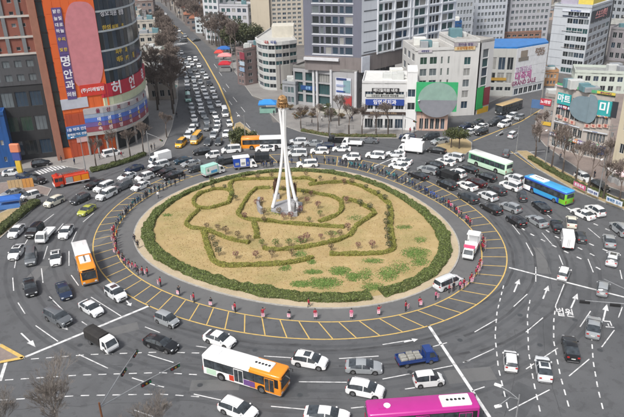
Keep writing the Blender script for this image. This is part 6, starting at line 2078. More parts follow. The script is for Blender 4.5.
panel(root, F6r, 521, 51, 527, 56.5, solid('#8a8074'), .11, .06, 'emblem'); panel(root, F6r, 518.5, 58, 528, 60, solid('#7a746c'), .11, .05, text=None)
lettering(root, F6r, 540, 49, 'JEWELRY', solid('#6e5540'), 1.15); lettering(root, F6r, 540, 51.6, 'FASHION', solid('#6e5540'), 1.15); lettering(root, F6r, 540.5, 54.2, 'OUTLET', solid('#6e5540'), 1.0)
lettering(root, F6r, 523, 70, '고객감사', solid('#a88aa8'), 2.2); lettering(root, F6r, 523, 76, '대축제', solid('#b05a90'), 3.0); lettering(root, F6r, 523.5, 82, 'GRAND SALE', solid('#8a4468'), 2.0)
panel(root, F6l, 489, 77.5, 506, 80.5, solid('#a8853a'), .1)

# ---- banded mid-rise on the right
B7 = at(581.5, 76); z7 = at_h(B7, 590.5, 8)
F7l, F7r = Facade(at(546, 71), B7), Facade(B7, at(603, 64))
root = thing('banded_midrise', 'grey mid rise with dark window bands and a yellow roof sign', 'building', B7)
W7 = wallm('#b0b5bb', .06)
w_ = F7l.L
r7 = [(z7 * f, z7 * f + z7 * .075) for f in (.02, .14, .26, .38, .50, .62, .755, .87)]
wall(root, F7l, 0, z7, W7, [(w_ * .40, w_ * .54), (w_ * .55, w_ * .69), (w_ * .70, w_ * .83), (w_ * .84, w_ * .97)], r7, glassf=lambda c, r: 'teal' if r in (0, 5) else 'dark', mull=2)
wall(root, F7r, 0, z7, W7, 5, r7, .86, .5, 'dark', mull=3)
for f in (.11, .23, .35, .47, .59, .72, .84, .96):
    strip(root, F7l, 0, w_ * .37, z7 * f - .06, z7 * f + .06, solid('#90949a'), .0, .06, 'cladding_joint')
panel(root, F7l, 563, 9, 590, 13, solid('#c9cdd6'), text='울산새마을금고', tmat=solid('#2a4a8c')); panel(root, F7l, 563, 15, 588, 18, solid('#2c3448'), text='영어 수학학원', tmat=solid('#cfd3dc'))
panel(root, F7l, 562, 30, 583, 32.5, solid('#b9b9bc'), text='바른정형외과', tmat=solid('#5a4a5a')); panel(root, F7l, 561, 46.5, 582, 49, solid('#bfb3b0'), text='한빛안과의원', tmat=solid('#8a4a3a'))
panel(root, F7r, 592, 12, 609, 16, solid('#3c4048'), text='스포츠센터', tmat=solid('#c98a8a')); strip(root, F7r, F7r.L - .5, F7r.L, 0, z7 + 1.5, solid('#2c2f33'), .01, .3, 'corner_fin')
block(root, [F7l.A, B7, F7r.B, F7l.A + F7r.B - B7], 0, z7, solid('#a3a5a6'), .7, W7, 0)
wall(root, Facade(F7l.A + F7r.B - B7, F7l.A), 0, z7, W7)
strip(root, F7l, w_ * .62, w_, z7 + 1.0, z7 + 3.6, solid('#d6c25a'), -.6, -.35, 'roof_sign'); strip(root, F7l, w_ * .15, w_ * .6, z7 + .8, z7 + 2.6, solid('#a9a4b4'), -.6, -.35, 'roof_sign')
strip(root, F7r, .3, F7r.L * .7, z7 + 1.0, z7 + 3.6, solid('#d6c25a'), -.6, -.35, 'roof_sign')

AC_ON = True
# ---- corner building full of signs, green roof
K8 = at(580.5, 156.5); z8 = at_h(K8, 583.5, 92)
L8, R8 = at(557, 85, z8), at(615.5, 96, z8); L8.z = R8.z = 0
F8l, F8r = Facade(L8, K8), Facade(K8, R8)
root = thing('corner_shops', 'corner shop building covered in teal and white signs under a green roof', 'building', K8)
W8 = wallm('#a9a29c', .1)
for F in (F8l, F8r):
    wall(root, F, 0, z8, W8, 6, [(.4, z8 * .18), (z8 * .27, z8 * .40), (z8 * .52, z8 * .66), (z8 * .74, z8 * .86)], .8, .5, 'dark', mull=2, frame=FRAME)
B8 = L8 + R8 - K8
wall(root, Facade(R8, B8), 0, z8, W8, 4, 4); wall(root, Facade(B8, L8), 0, z8, W8, 4, 4)
rf = block(root, [L8, K8, R8, B8], 0, z8, solid('#3f7a58', .8, .2), .6, solid('#4f9a6c'), 3, 12)
TEAL = solid('#2f9a9c'); 
panel(root, F8l, 558, 84.5, 577, 90, solid('#c2a8ae'), text='가요주점', tmat=solid('#a83a58'), out=.35)
panel(root, F8l, 559.5, 92, 571, 106, TEAL, text='마트', tmat=WHT, out=.3)
panel(root, F8r, 598, 90.5, 616, 95.5, solid('#c9b44a'), text='플러스부동산', tmat=solid('#7a3a6a'), out=.35)
panel(root, F8r, 599, 99.5, 611, 116.5, TEAL, text='미', tmat=WHT, out=.3)
panel(root, F8r, 613, 101, 616.5, 118, solid('#2c3038'), out=.3)
panel(root, F8l, 555, 120, 580.5, 128, solid('#c4cad2'), text='입시단과학원', tmat=solid('#3a5a9a'), out=.3)
panel(root, F8r, 583.5, 129, 608, 134.5, solid('#c4cad2'), text='커피 베이커리', tmat=solid('#3a5a9a'), out=.3)
for i in range(4): panel(root, F8r, 585 + i * 6.2, 123.5, 590 + i * 6.2, 128, solid('#c3a79a'), text='분식옷집'[i], tmat=solid('#a8423a'), out=.2)
for i in range(3): panel(root, F8l, 557.5 + i * 6.5, 114 + i * 3, 562.5 + i * 6.5, 119 + i * 3, solid('#c3a79a'), text='김밥면'[i], tmat=solid('#a8423a'), out=.2)
panel(root, F8r, 598, 145, 605, 155, solid('#22365f'), out=.2)
panel(root, F8l, 553, 130, 568, 134, solid('#b98a3a'), out=.2)
sr_ = random.Random(61)
for F in (F8l, F8r):
    n = 7
    for i in range(n):
        for zz, hh in ((z8 * .19, z8 * .055), (z8 * .665, z8 * .05)):
            if sr_.random() < .8:
                hx = sr_.choice(['#b03a48', '#c9a83a', '#2f6a9a', '#d2d4d6', '#3a8a5a', '#c87a3a', '#5a4a80', '#d9d0c0', '#22365f'])
                o = strip(root, F, F.L * i / n + .1, F.L * (i + 1) / n - .1, zz, zz + hh, solid(hx), .02, .25 + sr_.random() * .1, 'sign_board')
                me = text_mesh('약국분식책방꽃집커피'[2 * (i % 5):2 * (i % 5) + 2], 1.0, WHT if hx not in ('#d2d4d6', '#d9d0c0') else solid('#8a3a3a'))
                t = link('lettering', me, o, F.p(F.L * (i + .5) / n, zz + hh / 2, .4)); t.rotation_euler = (0, 0, F.yaw); t.scale = (hh * .8, 1, hh * .8)
# muted rounded hoarding wrapped round the corner
HB = solid('#71838c', .7)
for F, a, b in ((F8l, (573, 93), (583, 121)), (F8r, (583.6, 93), (596, 124))):
    u0, z1_ = F.uv(*a); u1, z0_ = F.uv(*b)
    u0, u1 = max(u0, 0), min(u1, F.L)
    if F is F8l: u1 = F.L + .3
    else: u0 = 0
    zc_, hh = (z0_ + z1_) / 2, (z1_ - z0_) / 2
    pts = []
    for k in range(25):
        t = k / 24
        uu = u0 + (u1 - u0) * t
        e = t if F is F8l else 1 - t
        pts.append((uu, zc_ + hh * (1 - (1 - e) ** 3.0) ** .5, zc_ - hh * (1 - (1 - e) ** 3.0) ** .5))
    m = MB()
    for (ua, ta, ba), (ub_, tb, bb_) in zip(pts[:-1], pts[1:]):
        m.quad(F.p(ua, ba, .52), F.p(ub_, bb_, .52), F.p(ub_, tb, .52), F.p(ua, ta, .52))
        m.quad(F.p(ua, ta, .52), F.p(ub_, tb, .52), F.p(ub_, tb, .3), F.p(ua, ta, .3))
    m.build('hoarding', HB, root, -root.location)

# ---- beige block at the right edge
simple_building('beige_flats', 'beige block with small dark windows at the right edge', at(608.5, 180), at(680, 205), 18, at_h(at(608.5, 180), 622, 62), wallm('#b8ae98', .08), 7, 5, 'dark', 4, units=1, wf=.5, hf=.42)

AC_ON = False
# ---- rounded white building and the brick one beside it
QR = px((258.5, 84), (260, 87), (264, 89.4), (270, 90.6), (277, 90.8), (284, 90.2), (291, 89.2), (298, 87.8))
FRs = [Facade(a, b) for a, b in zip(QR[:-1], QR[1:])]
zr = at_h(QR[3], 271, 43)
root = thing('rounded_building', 'rounded white building with teal window bands above the avenue', 'building', QR[3])
W10 = wallm('#b9bab8', .06)
for i, F in enumerate(FRs):
    if i < 4: rws = [(zr * f, zr * f + zr * .085) for f in (.06, .22, .38, .54, .70, .86)]
    else: rws = [(zr * f, zr * f + zr * .085) for f in (.54, .70, .86)]
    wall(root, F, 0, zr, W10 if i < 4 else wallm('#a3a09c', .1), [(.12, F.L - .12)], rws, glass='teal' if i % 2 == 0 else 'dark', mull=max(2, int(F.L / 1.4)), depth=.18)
    if i < 7: strip(root, F, 0, F.L, zr * .955, zr * 1.03, solid('#cfcfcd'), -.1, .3, 'cornice')
panel(root, Facade(QR[4], QR[7]), 279, 64, 297, 86, solid('#6a6468'), .2, .15, 'brick_screen'); panel(root, Facade(QR[4], QR[7]), 284, 72, 295, 80, GL['dark'], .36, .05, 'dark_glazing')
lettering(root, FRs[2], 267, 42.3, '내과', solid('#a83a3a'), 1.2, .35); lettering(root, FRs[3], 273.5, 42.2, '의원', solid('#3a4a8a'), 1.2, .35)
block(root, QR + [QR[-1] + Vector((-4, 26, 0)), QR[0] + Vector((4, 24, 0))], 0, zr, solid('#b3b2ae'), .5, None, 0)
m = MB(); p = at(285, 82); m.rbox(p.x - 4, p.x + 4, p.y - 1, p.y + 7, zr - .1, zr + 4, .1); m.build('roof_house', solid('#c6c1b4'), root, -root.location)
root, F = simple_building('brick_shop', 'narrow red brick shop building with coloured poster', at(245.5, 80), at(257.5, 82), 10, at_h(at(250, 81), 251, 47), wallm('#84544c', .15), 3, 5, 'dark', 2, units=1, seed=3, wf=.5, hf=.4)
panel(root, F, 248, 50, 256, 75, solid('#96606a'), .1); panel(root, F, 249, 51, 255, 57, solid('#6a78a8'), .26, .05); panel(root, F, 249, 60, 255, 67, solid('#a8a878'), .26, .05)
root, F = simple_building('signpost_shop', 'narrow shop building with blue and white signs on the avenue', at(238, 84), at(245.5, 86), 9, at_h(at(242, 85), 242, 50), wallm('#7a6a68', .15), 2, 5, 'dark', 2, units=1, seed=4)
panel(root, F, 240, 61, 245, 66, solid('#aebdc9'), .1); panel(root, F, 240, 52, 245, 60, solid('#8a3a48'), .1); panel(root, F, 240, 67, 245, 72, solid('#8da3bd'), .1)
# ---- low block with big windows right of the rounded one
simple_building('podium_annex', 'low glass fronted annex beside the grey tower podium', at(283, 104), at(296, 105.5), 12, at_h(at(290, 105), 291, 84), wallm('#8f9296', .1), 3, 2, 'teal', 2, units=1, wf=.8, hf=.6)

# ---- tall flats in the background
def flats(label, x0, y0, x1, y1, xt, yt, wm, cols, rows, depth=14, glass='dark', group='background apartment blocks', seed=1, wf=.66, hf=.55, top=None):
    A, B = at(x0, y0), at(x1, y1)
    z = top or at_h(A.lerp(B, .5), xt, yt)
    return simple_building('apartment_block', label, A, B, depth, z, wm, cols, rows, glass, 3, cat='building', group=group, units=1, seed=seed, wf=wf, hf=hf, mull=2)


flats('cream apartment slab with a blank gable behind the rounded building', 253, 47, 271, 47, 262, -25, wallm('#b8ae9c', .06), None, None)
flats('cream apartment slab with balconies behind the rounded building', 272, 46.5, 304, 45, 288, -25, wallm('#b2aa9e', .06), 6, 16, glass='pale')
flats('white hospital block with a teal glazed edge left of cream slab', 222, 42, 250, 43, 236, 6, wallm('#b2b2b8', .06), 5, 5, glass='teal', seed=3)
flats('white tower with teal corner glazing by the avenue trees', 206, 40, 221, 41.5, 213, -15, wallm('#b9bbbf', .06), 3, 9, glass='teal', seed=4)
flats('small white box building beside the avenue trees', 196, 33, 213, 34, 205, 19, wallm('#b9c0c4', .06), 4, 3, seed=5)
flats('pale block behind the red roofed houses', 190, 15, 206, 16, 198, -6, wallm('#a3a8b0', .06), 5, 6, seed=6, glass='blue')
flats('tall pale slab far behind the avenue houses', 208, 14, 232, 14, 220, -20, wallm('#adadb2', .06), 6, 7, seed=7)
flats('grey white apartment slab above the beige block, leftmost', 449, 60, 470, 58, 460, -30, wallm('#aeb3ba', .06), 6, 12, seed=8, glass='pale')
flats('white apartment slab above the mall, second from left', 473, 50, 503, 48, 488, -30, wallm('#b9bec6', .06), 8, 12, seed=9, glass='pale')
flats('pinkish apartment slab above the mall, third from left', 506, 46, 546, 44, 526, -30, wallm('#a9aab0', .06), 9, 12, seed=10, glass='pale')
flats('grey apartment slab at the top right corner', 590, 32, 640, 36, 612, -30, wallm('#8d9298', .06), 9, 9, seed=11)
flats('low grey block right of the banded mid rise', 606, 60, 650, 64, 625, 30, wallm('#8a868a', .06), 7, 3, seed=12)
flats('low pale block behind the green roofed shops', 572, 92, 640, 95, 600, 73, wallm('#b5bdb4', .06), 8, 2, seed=13, depth=10)
flats('brown low block behind the white mall', 498, 46.5, 540, 44.5, 520, 33, wallm('#8a6a5c', .1), 7, 3, seed=14, depth=8)
flats('small brick block between mall and banded mid rise', 544, 86, 557, 86, 551, 72, wallm('#a8805c', .1), 3, 2, seed=15, depth=8)
flats('blue clad block between tower and beige building', 449, 62, 459, 62, 452, 23, wallm('#1f4c7c', .1), 2, 3, seed=16, depth=8)

AC_ON = True
# ---- small houses and shops left of the avenue and in the distance
rnd = random.Random(21)
HW = [wallm(h, .1) for h in ('#9c938a', '#a7a19a', '#8d8a8c', '#b0aaa0', '#7f7470', '#a59489')]
RFS = [solid(h, .8, .2) for h in ('#7d4a3c', '#6d6f70', '#8a8a86', '#5f7a70', '#8c5a44', '#707a84')]


def house(x, y, w, d, h, label, rz=0.0, k=0, gable=True, name='house', group='small buildings of the district'):
    p = at(x, y)
    A = Vector((p.x - math.cos(rz) * w / 2, p.y - math.sin(rz) * w / 2, 0)); B = Vector((p.x + math.cos(rz) * w / 2, p.y + math.sin(rz) * w / 2, 0))
    rows = max(1, int(h / 3.1))
    F = Facade(A, B)
    root = thing(name, label, 'house' if gable else 'building', A, 0, group)
    C, D = F.B - F.n * d, F.A - F.n * d
    wm = HW[k % len(HW)]
    wall(root, F, 0, h, wm, max(2, int(w / 3)), rows, .55, .5, ('dark', 'blue', 'pale')[k % 3], mull=2)
    wall(root, Facade(F.B, C), 0, h, wm, max(1, int(d / 4)), rows, .5, .45); wall(root, Facade(D, F.A), 0, h, wm, max(1, int(d / 4)), rows, .5, .45); wall(root, Facade(C, D), 0, h, wm)
    if gable:
        m = MB(); e = .4
        a, b, c, dd = F.p(-e, h, e), F.p(F.L + e, h, e), F.p(F.L + e, h, -d - e), F.p(-e, h, -d - e)
        r0, r1 = F.p(w * .2, h + 2.2, -d / 2), F.p(w * .8, h + 2.2, -d / 2)
        m.add([a, b, c, dd, r0, r1], [(0, 1, 5, 4), (1, 2, 5), (2, 3, 4, 5), (3, 0, 4), (0, 3, 2, 1)])
        m.build('roof', RFS[k % len(RFS)], root, -root.location)
    else:
        block(root, [F.A, F.B, C, D], 0, h, RFS[(k + 2) % len(RFS)], .6, wm, 2, k)
    return root, F


r_, F = house(163, 100, 9, 9, 9, 'small grey shop building beside the glass tower on the avenue', .2, 0, False)
r_, F = house(157, 84, 9, 9, 12, 'pale shop building with blue windows beside the avenue pavement', .2, 1, False)
r_, F = house(153, 66, 10, 10, 13, 'white shop building beyond the glass tower', .2, 3, False)
r_, F = house(148, 54, 10, 10, 15, 'cream walk up block beyond the glass tower', .2, 3, False)
r_, F = house(138, 38, 12, 12, 14, 'grey walk up block further up the avenue on the left', .2, 2, False)
r_, F = house(134, 22, 12, 12, 9, 'low tan building high up the avenue on the left', .2, 5, False)
spots = []
for gy, y in enumerate((44, 37, 31, 25, 20, 15, 10.5, 6, 2, -2, -6)):
    step = 6.5 + gy * -.15
    x = 60
    while x < 640:
        x += step * rnd.uniform(1.2, 2.0) * (1.15 if y > 30 else .9)
        xr = 150 + (y - 2) * .85 if y < 48 else 190          # line of the avenue
        if abs(x - (138 + y * 1.05)) < 13 + y * .25: continue
        if 58 < x < 128 and y > -12: continue
        if 225 < x < 300 and y > 12: continue
        if 300 < x < 456 and y > -6: continue
        if 456 <= x < 612 and y > 20: continue
        if x >= 612 and y > 38: continue
        if x > 190 + 0 and x < 225 and y > 36: continue
        if not (128 < x < 252 or 540 < x < 640): continue
        if abs(x - (152 + (y - 2) * 1.15)) < 16: continue
        spots.append((x, y))
words = ['red roofed', 'grey roofed', 'pale roofed', 'green roofed', 'rust roofed', 'slate roofed']
hc = {}
hs_ = []
for i, (x, y) in enumerate(spots):
    k = rnd.randrange(6)
    g_ = rnd.random() < .55
    r_, F = house(x, y, rnd.uniform(9, 15), rnd.uniform(8, 12), rnd.uniform(4, 9) if g_ else rnd.uniform(8, 22), 'x', rnd.uniform(-.3, .3), k, g_)
    hs_.append((r_, x, y, k, g_))
hs_.sort(key=lambda t: (t[4], t[3], t[1]))
for r_, x, y, k, g_ in hs_:
    key = (g_, k)
    hc[key] = hc.get(key, -1) + 1
    r_['label'] = f'distant {["pale", "light", "grey", "cream", "brown", "tan"][k]} {"house with " + words[k].split()[0] + " pitched roof" if g_ else "flat roofed block"}, {ordw(hc[key])} from left of its kind'
HAZE = .00012
# ------------------------------------------------------------------ street furniture
def signal_head(root, p, d, n=3, mat=None):
    """a horizontal signal head hung under an arm at p, arm direction d"""
    yaw = math.atan2(d.y, d.x)
    m = MB(); m.rbox(-.62, .62, -.13, .13, -.2, .2, .05)
    o = m.build('signal_head', MAT['black_trim'], root, p - root.location); o.rotation_euler = (0, 0, yaw)
    for i, c in enumerate(('#7a1512', '#8a6a10', '#0f6a44', '#0f6a44')[:n]):
        l = MB(); l.cyl((-.45 + .9 * i / (n - 1), -.15, 0), (0, 1, 0), .12, .06, 10); l.build('lens', solid(c, .3), o)


def mast(label, base, h, arms, r=.12):
    root = thing('traffic_signal', label, 'traffic light', (base.x, base.y, 0))
    m = MB(); m.tube([(base.x, base.y, -.05), (base.x, base.y, h + .6)], [r * 1.2, r * .8], 10); m.build('pole', solid('#8a5a3c', .7) if 'brown' in label else MAT['steel'], root, -root.location)
    for end, heads in arms:
        a = Vector((base.x, base.y, h))
        m = MB(); m.tube([a, a.lerp(end, .5) + Vector((0, 0, .12)), end], [.075, .06, .045], 8); m.build('arm', MAT['steel'], root, -root.location)
        for f in heads:
            signal_head(root, a.lerp(end, f) + Vector((0, 0, -.2)), (end - a))
    return root


mb_ = at(108, 446)
hM = at_h(mb_, 114.5, 403)
mast('brown traffic signal mast with two long arms at bottom left', mb_, hM, ((at(136, 350.5, hM), (.62, .97)), (at(180, 362.6, hM), (.55, .93))))
mb2 = at(652, 352)
mast('traffic signal mast whose arm reaches in from the right edge', mb2, 6.6, ((at(585, 300.5, 6.6), (.6, 1.0)), (at(604, 279, 6.6), (.5,))))
for i, (x, y, lab, ex, ey) in enumerate(((402, 139, 'signal mast beside the clinic planted strip', 418, 122), (516, 152.5, 'signal mast at the right kerb nose', 497, 135), (150, 157, 'signal mast near the left hedge end', 165, 141), (282, 127, 'signal mast on the plaza corner behind the monument', 300, 117))):
    b = at(x, y)
    mast(lab, b, 6.2, ((at(ex, ey, 6.2), (.8,)),), .1)


def lamp_post(label, base, h, heads):
    root = thing('street_lamp', label, 'street lamp', (base.x, base.y, 0), 0, 'street lamps')
    m = MB(); m.tube([(0, 0, -.05), (0, 0, h * .5), (0, 0, h)], [.12, .09, .07], 8); m.build('pole', MAT['steel'], root)
    for e in heads:
        e = e - Vector((base.x, base.y, 0))
        a = MB(); a.tube([(0, 0, h - .6), (e.x * .45, e.y * .45, h - .05), (e.x, e.y, e.z)], .045, 6); a.build('arm', MAT['steel'], root)
        l = MB(); l.rbox(-.38, .38, -.17, .17, -.07, .09, .05); o = l.build('lamp_head', P_('white'), root, (e.x, e.y, e.z)); o.rotation_euler = (0, 0, math.atan2(e.y, e.x))


b = at(512, 446)
hL = at_h(b, 507, 392)
lamp_post('double armed street lamp at the bottom right', b, hL, (at(498, 385, hL + .3), at(498, 406, hL - .9)))
for lab, x, y in (('street lamp on the right kerb strip behind the blue bus', 545, 165), ('street lamp on the right kerb strip by the white banners', 598, 198), ('street lamp on the plaza edge left of the clinic', 330, 137), ('street lamp before the orange tower', 86, 171), ('street lamp on the avenue median', 246, 147), ('street lamp at the clinic corner', 421, 130.5)):
    b = at(x, y); lamp_post(lab, b, 8.5, (Vector((b.x - 1.2, b.y - 1.2, 8.7)),))

# banners along the right kerb
for lab, x0, y0, x1, y1, mt, txt, tm in (('pink cloth banner tied above the right kerb hedge', 572.5, 189.5, 584.5, 195.5, solid('#c8587c'), '봄꽃축제', WHT), ('first white cloth banner right of the pink one', 586, 196.5, 597, 201.5, solid('#cfd2d6'), '시민과 함께', solid('#3a4a8a')), ('white cloth banner at the far right kerb', 605, 205, 621, 211.5, solid('#cdd3da'), '행복한 도시', solid('#2f6a9a'))):
    A, B = at(x0, y0), at(x1, y1)
    F = Facade(A, B)
    root = thing('banner', lab, 'banner', (F.A.x, F.A.y, .1))
    for u in (0, F.L):
        p = F.p(u, 0); m = MB(); m.tube([(p.x, p.y, .05), (p.x, p.y, 2.1)], .04, 6); m.build('post', MAT['steel'], root, -root.location)
    m = MB()
    n = 12
    for i in range(n):
        a, b = F.L * i / n, F.L * (i + 1) / n
        wa, wb = .05 * math.sin(i * 1.3), .05 * math.sin((i + 1) * 1.3)
        m.quad(F.p(a, .95, wa), F.p(b, .95, wb), F.p(b, 2.0, wb), F.p(a, 2.0, wa)); m.quad(F.p(a, 2.0, wa - .01), F.p(b, 2.0, wb - .01), F.p(b, .95, wb - .01), F.p(a, .95, wa - .01))
    cl = m.build('cloth', mt, root, -root.location)
    me = text_mesh(txt, 1.0, tm, .01); w = max(v.co.x for v in me.vertices) - min(v.co.x for v in me.vertices)
    s_ = min(.75, F.L * .85 / w)
    t = link('lettering', me, cl, F.p(F.L / 2, 1.47, .1)); t.rotation_euler = (0, 0, F.yaw); t.scale = (s_, 1, s_)

# railing before the clinic plaza
P = px((300, 125.5), (320, 128), (345, 129.5), (370, 130), (398, 130))
root = thing('railing', 'dark metal railing along the plaza before the clinic', 'railing', P[0])
for a, b in zip(P[:-1], P[1:]):
    for z in (.45, .8, 1.1):
        m = MB(); m.tube([(a.x, a.y, z + .14), (b.x, b.y, z + .14)], .03, 5); m.build('rail', MAT['steel_dark'], root, -root.location)
    n = int((b - a).length / 2)
    for i in range(n):
        p = a.lerp(b, i / n); m = MB(); m.tube([(p.x, p.y, .1), (p.x, p.y, 1.28)], .04, 5); m.build('post', MAT['steel_dark'], root, -root.location)
# long low white wall of the plaza
P = px((313, 112), (330, 113.5), (352, 114.5))
m = MB()
for a, b in zip(P[:-1], P[1:]): m.obox(a, b, .5, .1, 1.4)
o = m.build('plaza_wall', solid('#b5b2aa')); tag(o, 'low pale wall on the plaza before the glass podium', 'wall')


# blue kiosk, tents, shelters
def kiosk(label, x, y, w, d, h, cm, bm, name='kiosk', rz=0.0, peak=1.0):
    p = at(x, y)
    root = thing(name, label, name.split('_')[-1], (p.x, p.y, .14), rz)
    for sx in (-1, 1):
        for sy in (-1, 1):
            m = MB(); m.tube([(sx * w * .46, sy * d * .46, 0), (sx * w * .46, sy * d * .46, h)], .06, 6); m.build('post', MAT['steel'], root)
    m = MB(); m.box(-w * .44, w * .44, -d * .44, d * .1, 0, h * .45); m.build('counter', bm, root)
    m = MB(); m.add([(-w / 2, -d / 2, h), (w / 2, -d / 2, h), (w / 2, d / 2, h), (-w / 2, d / 2, h), (-w * .18, 0, h + peak), (w * .18, 0, h + peak)], [(0, 1, 5, 4), (1, 2, 5), (2, 3, 4, 5), (3, 0, 4), (3, 2, 1, 0)]); m.build('canopy', cm, root)
    m = MB(); m.box(-w / 2, w / 2, -d / 2 - .02, -d / 2, h - .35, h - .01); m.build('valance', cm, root)


kiosk('bright blue canopy kiosk on the avenue corner behind the monument', 268, 112, 5.5, 4.5, 2.9, solid('#2f86d0'), solid('#7fa79a'), 'kiosk')
kiosk('red market tent on the avenue pavement, nearest of three tents', 225.5, 71, 5, 5, 3, solid('#b01f2c'), solid('#8a8a8a'), 'market_tent')
kiosk('pink and white market tent behind the red one', 225.5, 62.5, 6, 5, 3, solid('#d68a8a'), solid('#8a8a8a'), 'market_tent')
kiosk('blue market tent behind the pink tent', 224.5, 55, 6, 5, 3, solid('#2c62a8'), solid('#8a8a8a'), 'market_tent')
kiosk('red topped stall on the avenue pavement left of the tents', 219.5, 58.5, 4, 4, 2.8, solid('#c4433c'), solid('#8a8a8a'), 'market_tent')
kiosk('green roofed stall left of the avenue queue', 170, 97, 5, 6, 3.2, solid('#7fb0a2'), solid('#8a8a8a'), 'market_tent')
kiosk('first white parasol stand by the right edge shops', 614, 181, 3, 3, 2.4, solid('#d9d6d4'), solid('#a0a0a0'), 'parasol', 0, .8)
kiosk('second pinkish parasol stand by the right edge shops', 621, 184, 3, 3, 2.4, solid('#d6bcc0'), solid('#a0a0a0'), 'parasol', 0, .8)
kiosk('blue tarpaulin stall on the left kerb', 11, 207, 4.5, 3, 2.0, solid('#2f62b0'), solid('#4a78b8'), 'market_stall', .3, .3)

# street-side hoarding and totem at the left
A, B = at(9, 190), at(34.5, 187)
F = Facade(A, B)
root = thing('hoarding', 'tan and orange panel hoarding on the left corner', 'hoarding', F.A)
for i in range(7):
    strip(root, F, F.L * i / 7 + .03, F.L * (i + 1) / 7 - .03, .1, 2.2, solid('#c08a4a') if i > 3 else solid('#b59a72'), 0, .08, 'panel')
for i in range(8):
    p = F.p(F.L * i / 7, 0, -.08); m = MB(); m.tube([(p.x, p.y, .05), (p.x, p.y, 2.3)], .04, 5); m.build('post', MAT['steel'], root, -root.location)
p = at(21, 175)
root = thing('totem_sign', 'yellow totem sign with orange cap on the left forecourt', 'sign', (p.x, p.y, .1))
m = MB(); m.rbox(-.6, .6, -.3, .3, 0, 3.6, .06); m.build('column', solid('#c9a83a'), root)
m = MB(); m.rbox(-.9, .9, -.35, .35, 3.62, 5.6, .06); m.build('panel', solid('#3a4a8a'), root)
m = MB(); m.rbox(-1.1, 1.1, -.45, .45, 5.62, 7.6, .2); m.build('cap', solid('#c87a5a'), root)

# utility poles with cables' cross-arms
for lab, x, y in (('grey utility pole beside the small shops left of the avenue', 169, 84), ('grey utility pole beside the market tents', 233, 72), ('grey utility pole before the corner shop building', 556, 148), ('grey utility pole right of the mall entrance', 541, 104), ('grey utility pole before the beige flats', 604, 172)):
    p = at(x, y); root = thing('utility_pole', lab, 'pole', (p.x, p.y, .1))
    m = MB(); m.tube([(0, 0, -.05), (0, 0, 11)], [.17, .12], 8); m.build('pole', solid('#8c8984', .8), root)
    for z in (9.6, 10.4):
        m = MB(); m.box(-1.1, 1.1, -.05, .05, z, z + .1); m.build('cross_arm', MAT['steel'], root)
    m = MB(); m.cyl((.35, 0, 8.6), (0, 0, 1), .25, .9, 10); m.build('transformer', MAT['steel'], root)
# blue gantry sign over the far right road
A, B = at(530, 116), at(554, 119)
F = Facade(A, B); zt0 = F.uv(540, 111)[1]; zt1 = F.uv(540, 103)[1]
root = thing('direction_sign', 'blue direction sign panel over the far right road', 'sign', F.A)
strip(root, F, 0, F.L * .8, max(2.5, zt0), max(5, zt1), solid('#4a6a94'), 0, .12, 'panel')
for u in (.1, F.L * .75):
    p = F.p(u, 0, -.08); m = MB(); m.tube([(p.x, p.y, 0), (p.x, p.y, max(5, zt1))], .08, 6); m.build('post', MAT['steel'], root, -root.location)
# roadside sign boards at the far right road's shops
A, B = at(541, 127), at(553, 129)
F = Facade(A, B)
root, F = simple_building('red_sign_shop', 'small shop with red sign at the far right road corner', A, B, 7, at_h(A, 542, 96), wallm('#8a8480', .1), 3, 3, 'dark', 2, units=1, seed=5)
panel(root, F, 541, 98, 551, 106, solid('#b03a48'), text='노래방', tmat=WHT); panel(root, F, 542, 121, 551, 126, solid('#c4a23a'), text=None)

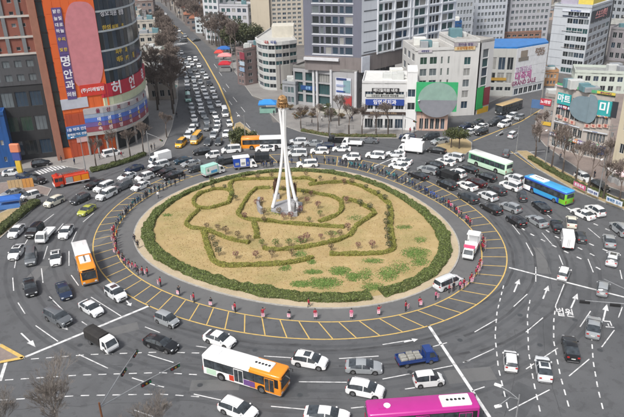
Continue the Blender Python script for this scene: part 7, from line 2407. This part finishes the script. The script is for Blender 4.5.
# passers-by on the pavements
for i, (x, y, jk, pose, lab) in enumerate(((62, 163, 'dark', 'walk', 'person in dark clothes walking at the foot of the orange tower'), (75, 165, 'navy', 'stand', 'person in navy standing at the foot of the orange tower'), (100, 160, 'grey', 'walk', 'person in grey walking past the shop columns'),
        (122, 158, 'red', 'walk', 'person in red walking past the shop columns'), (152, 151, 'dark', 'stand', 'person in dark clothes at the hedge end kerb'), (155, 150, 'grey', 'stand', 'person in grey at the hedge end kerb'), (312, 125, 'dark', 'walk', 'person in dark clothes on the plaza before the podium'), (322, 122, 'white', 'walk', 'person in white on the plaza before the podium'),
        (352, 122, 'navy', 'walk', 'person in navy on the plaza left of the clinic'), (376, 134, 'dark', 'walk', 'person in dark clothes before the clinic railing'), (410, 134, 'red', 'stand', 'person in red at the clinic corner crossing'), (414, 133, 'dark', 'stand', 'person in dark clothes at the clinic corner crossing'), (440, 127, 'blue', 'walk', 'person in blue walking below the green billboard'),
        (548, 153, 'dark', 'walk', 'person in dark clothes before the corner shops'), (560, 160, 'grey', 'walk', 'person in grey before the corner shops'), (594, 178, 'dark', 'stand', 'person in dark clothes beside the parked white car'), (177, 118, 'dark', 'walk', 'person in dark clothes on the avenue pavement'), (262, 106, 'grey', 'walk', 'person in grey beside the blue kiosk'), (274, 116, 'dark', 'stand', 'person in dark clothes in front of the blue kiosk'))):
    p = at(x, y)
    o = link('person', PM[pose]); o.location = (p.x, p.y, .145); o.rotation_euler = (0, 0, rng.uniform(0, 6.28))
    o.material_slots[0].link = 'OBJECT'; o.material_slots[0].material = JK[jk]
    tag(o, lab, 'person', 'passers by on the pavements'); link('hair', HAIR, o)

bpy.data.objects.remove(_pen[1]); bpy.data.curves.remove(_pen[0])

# ------------------------------------------------------------------ thin spring haze
m = MB(); m.box(-3100, 3100, -300, 5100, -1.1, 110)
hz = m.build('haze', [])
hz['kind'] = 'stuff'; hz['label'] = 'thin pale haze over the whole junction'; hz['category'] = 'haze'
hm_ = bpy.data.materials.new('haze_air'); hm_.use_nodes = True
nt = hm_.node_tree
for n in list(nt.nodes): nt.nodes.remove(n)
out = nt.nodes.new('ShaderNodeOutputMaterial'); pv = nt.nodes.new('ShaderNodeVolumePrincipled')
pv.inputs['Color'].default_value = (.86, .88, .93, 1); pv.inputs['Density'].default_value = HAZE; pv.inputs['Anisotropy'].default_value = .2
nt.links.new(pv.outputs[0], out.inputs['Volume'])
hz.data.materials.append(hm_)
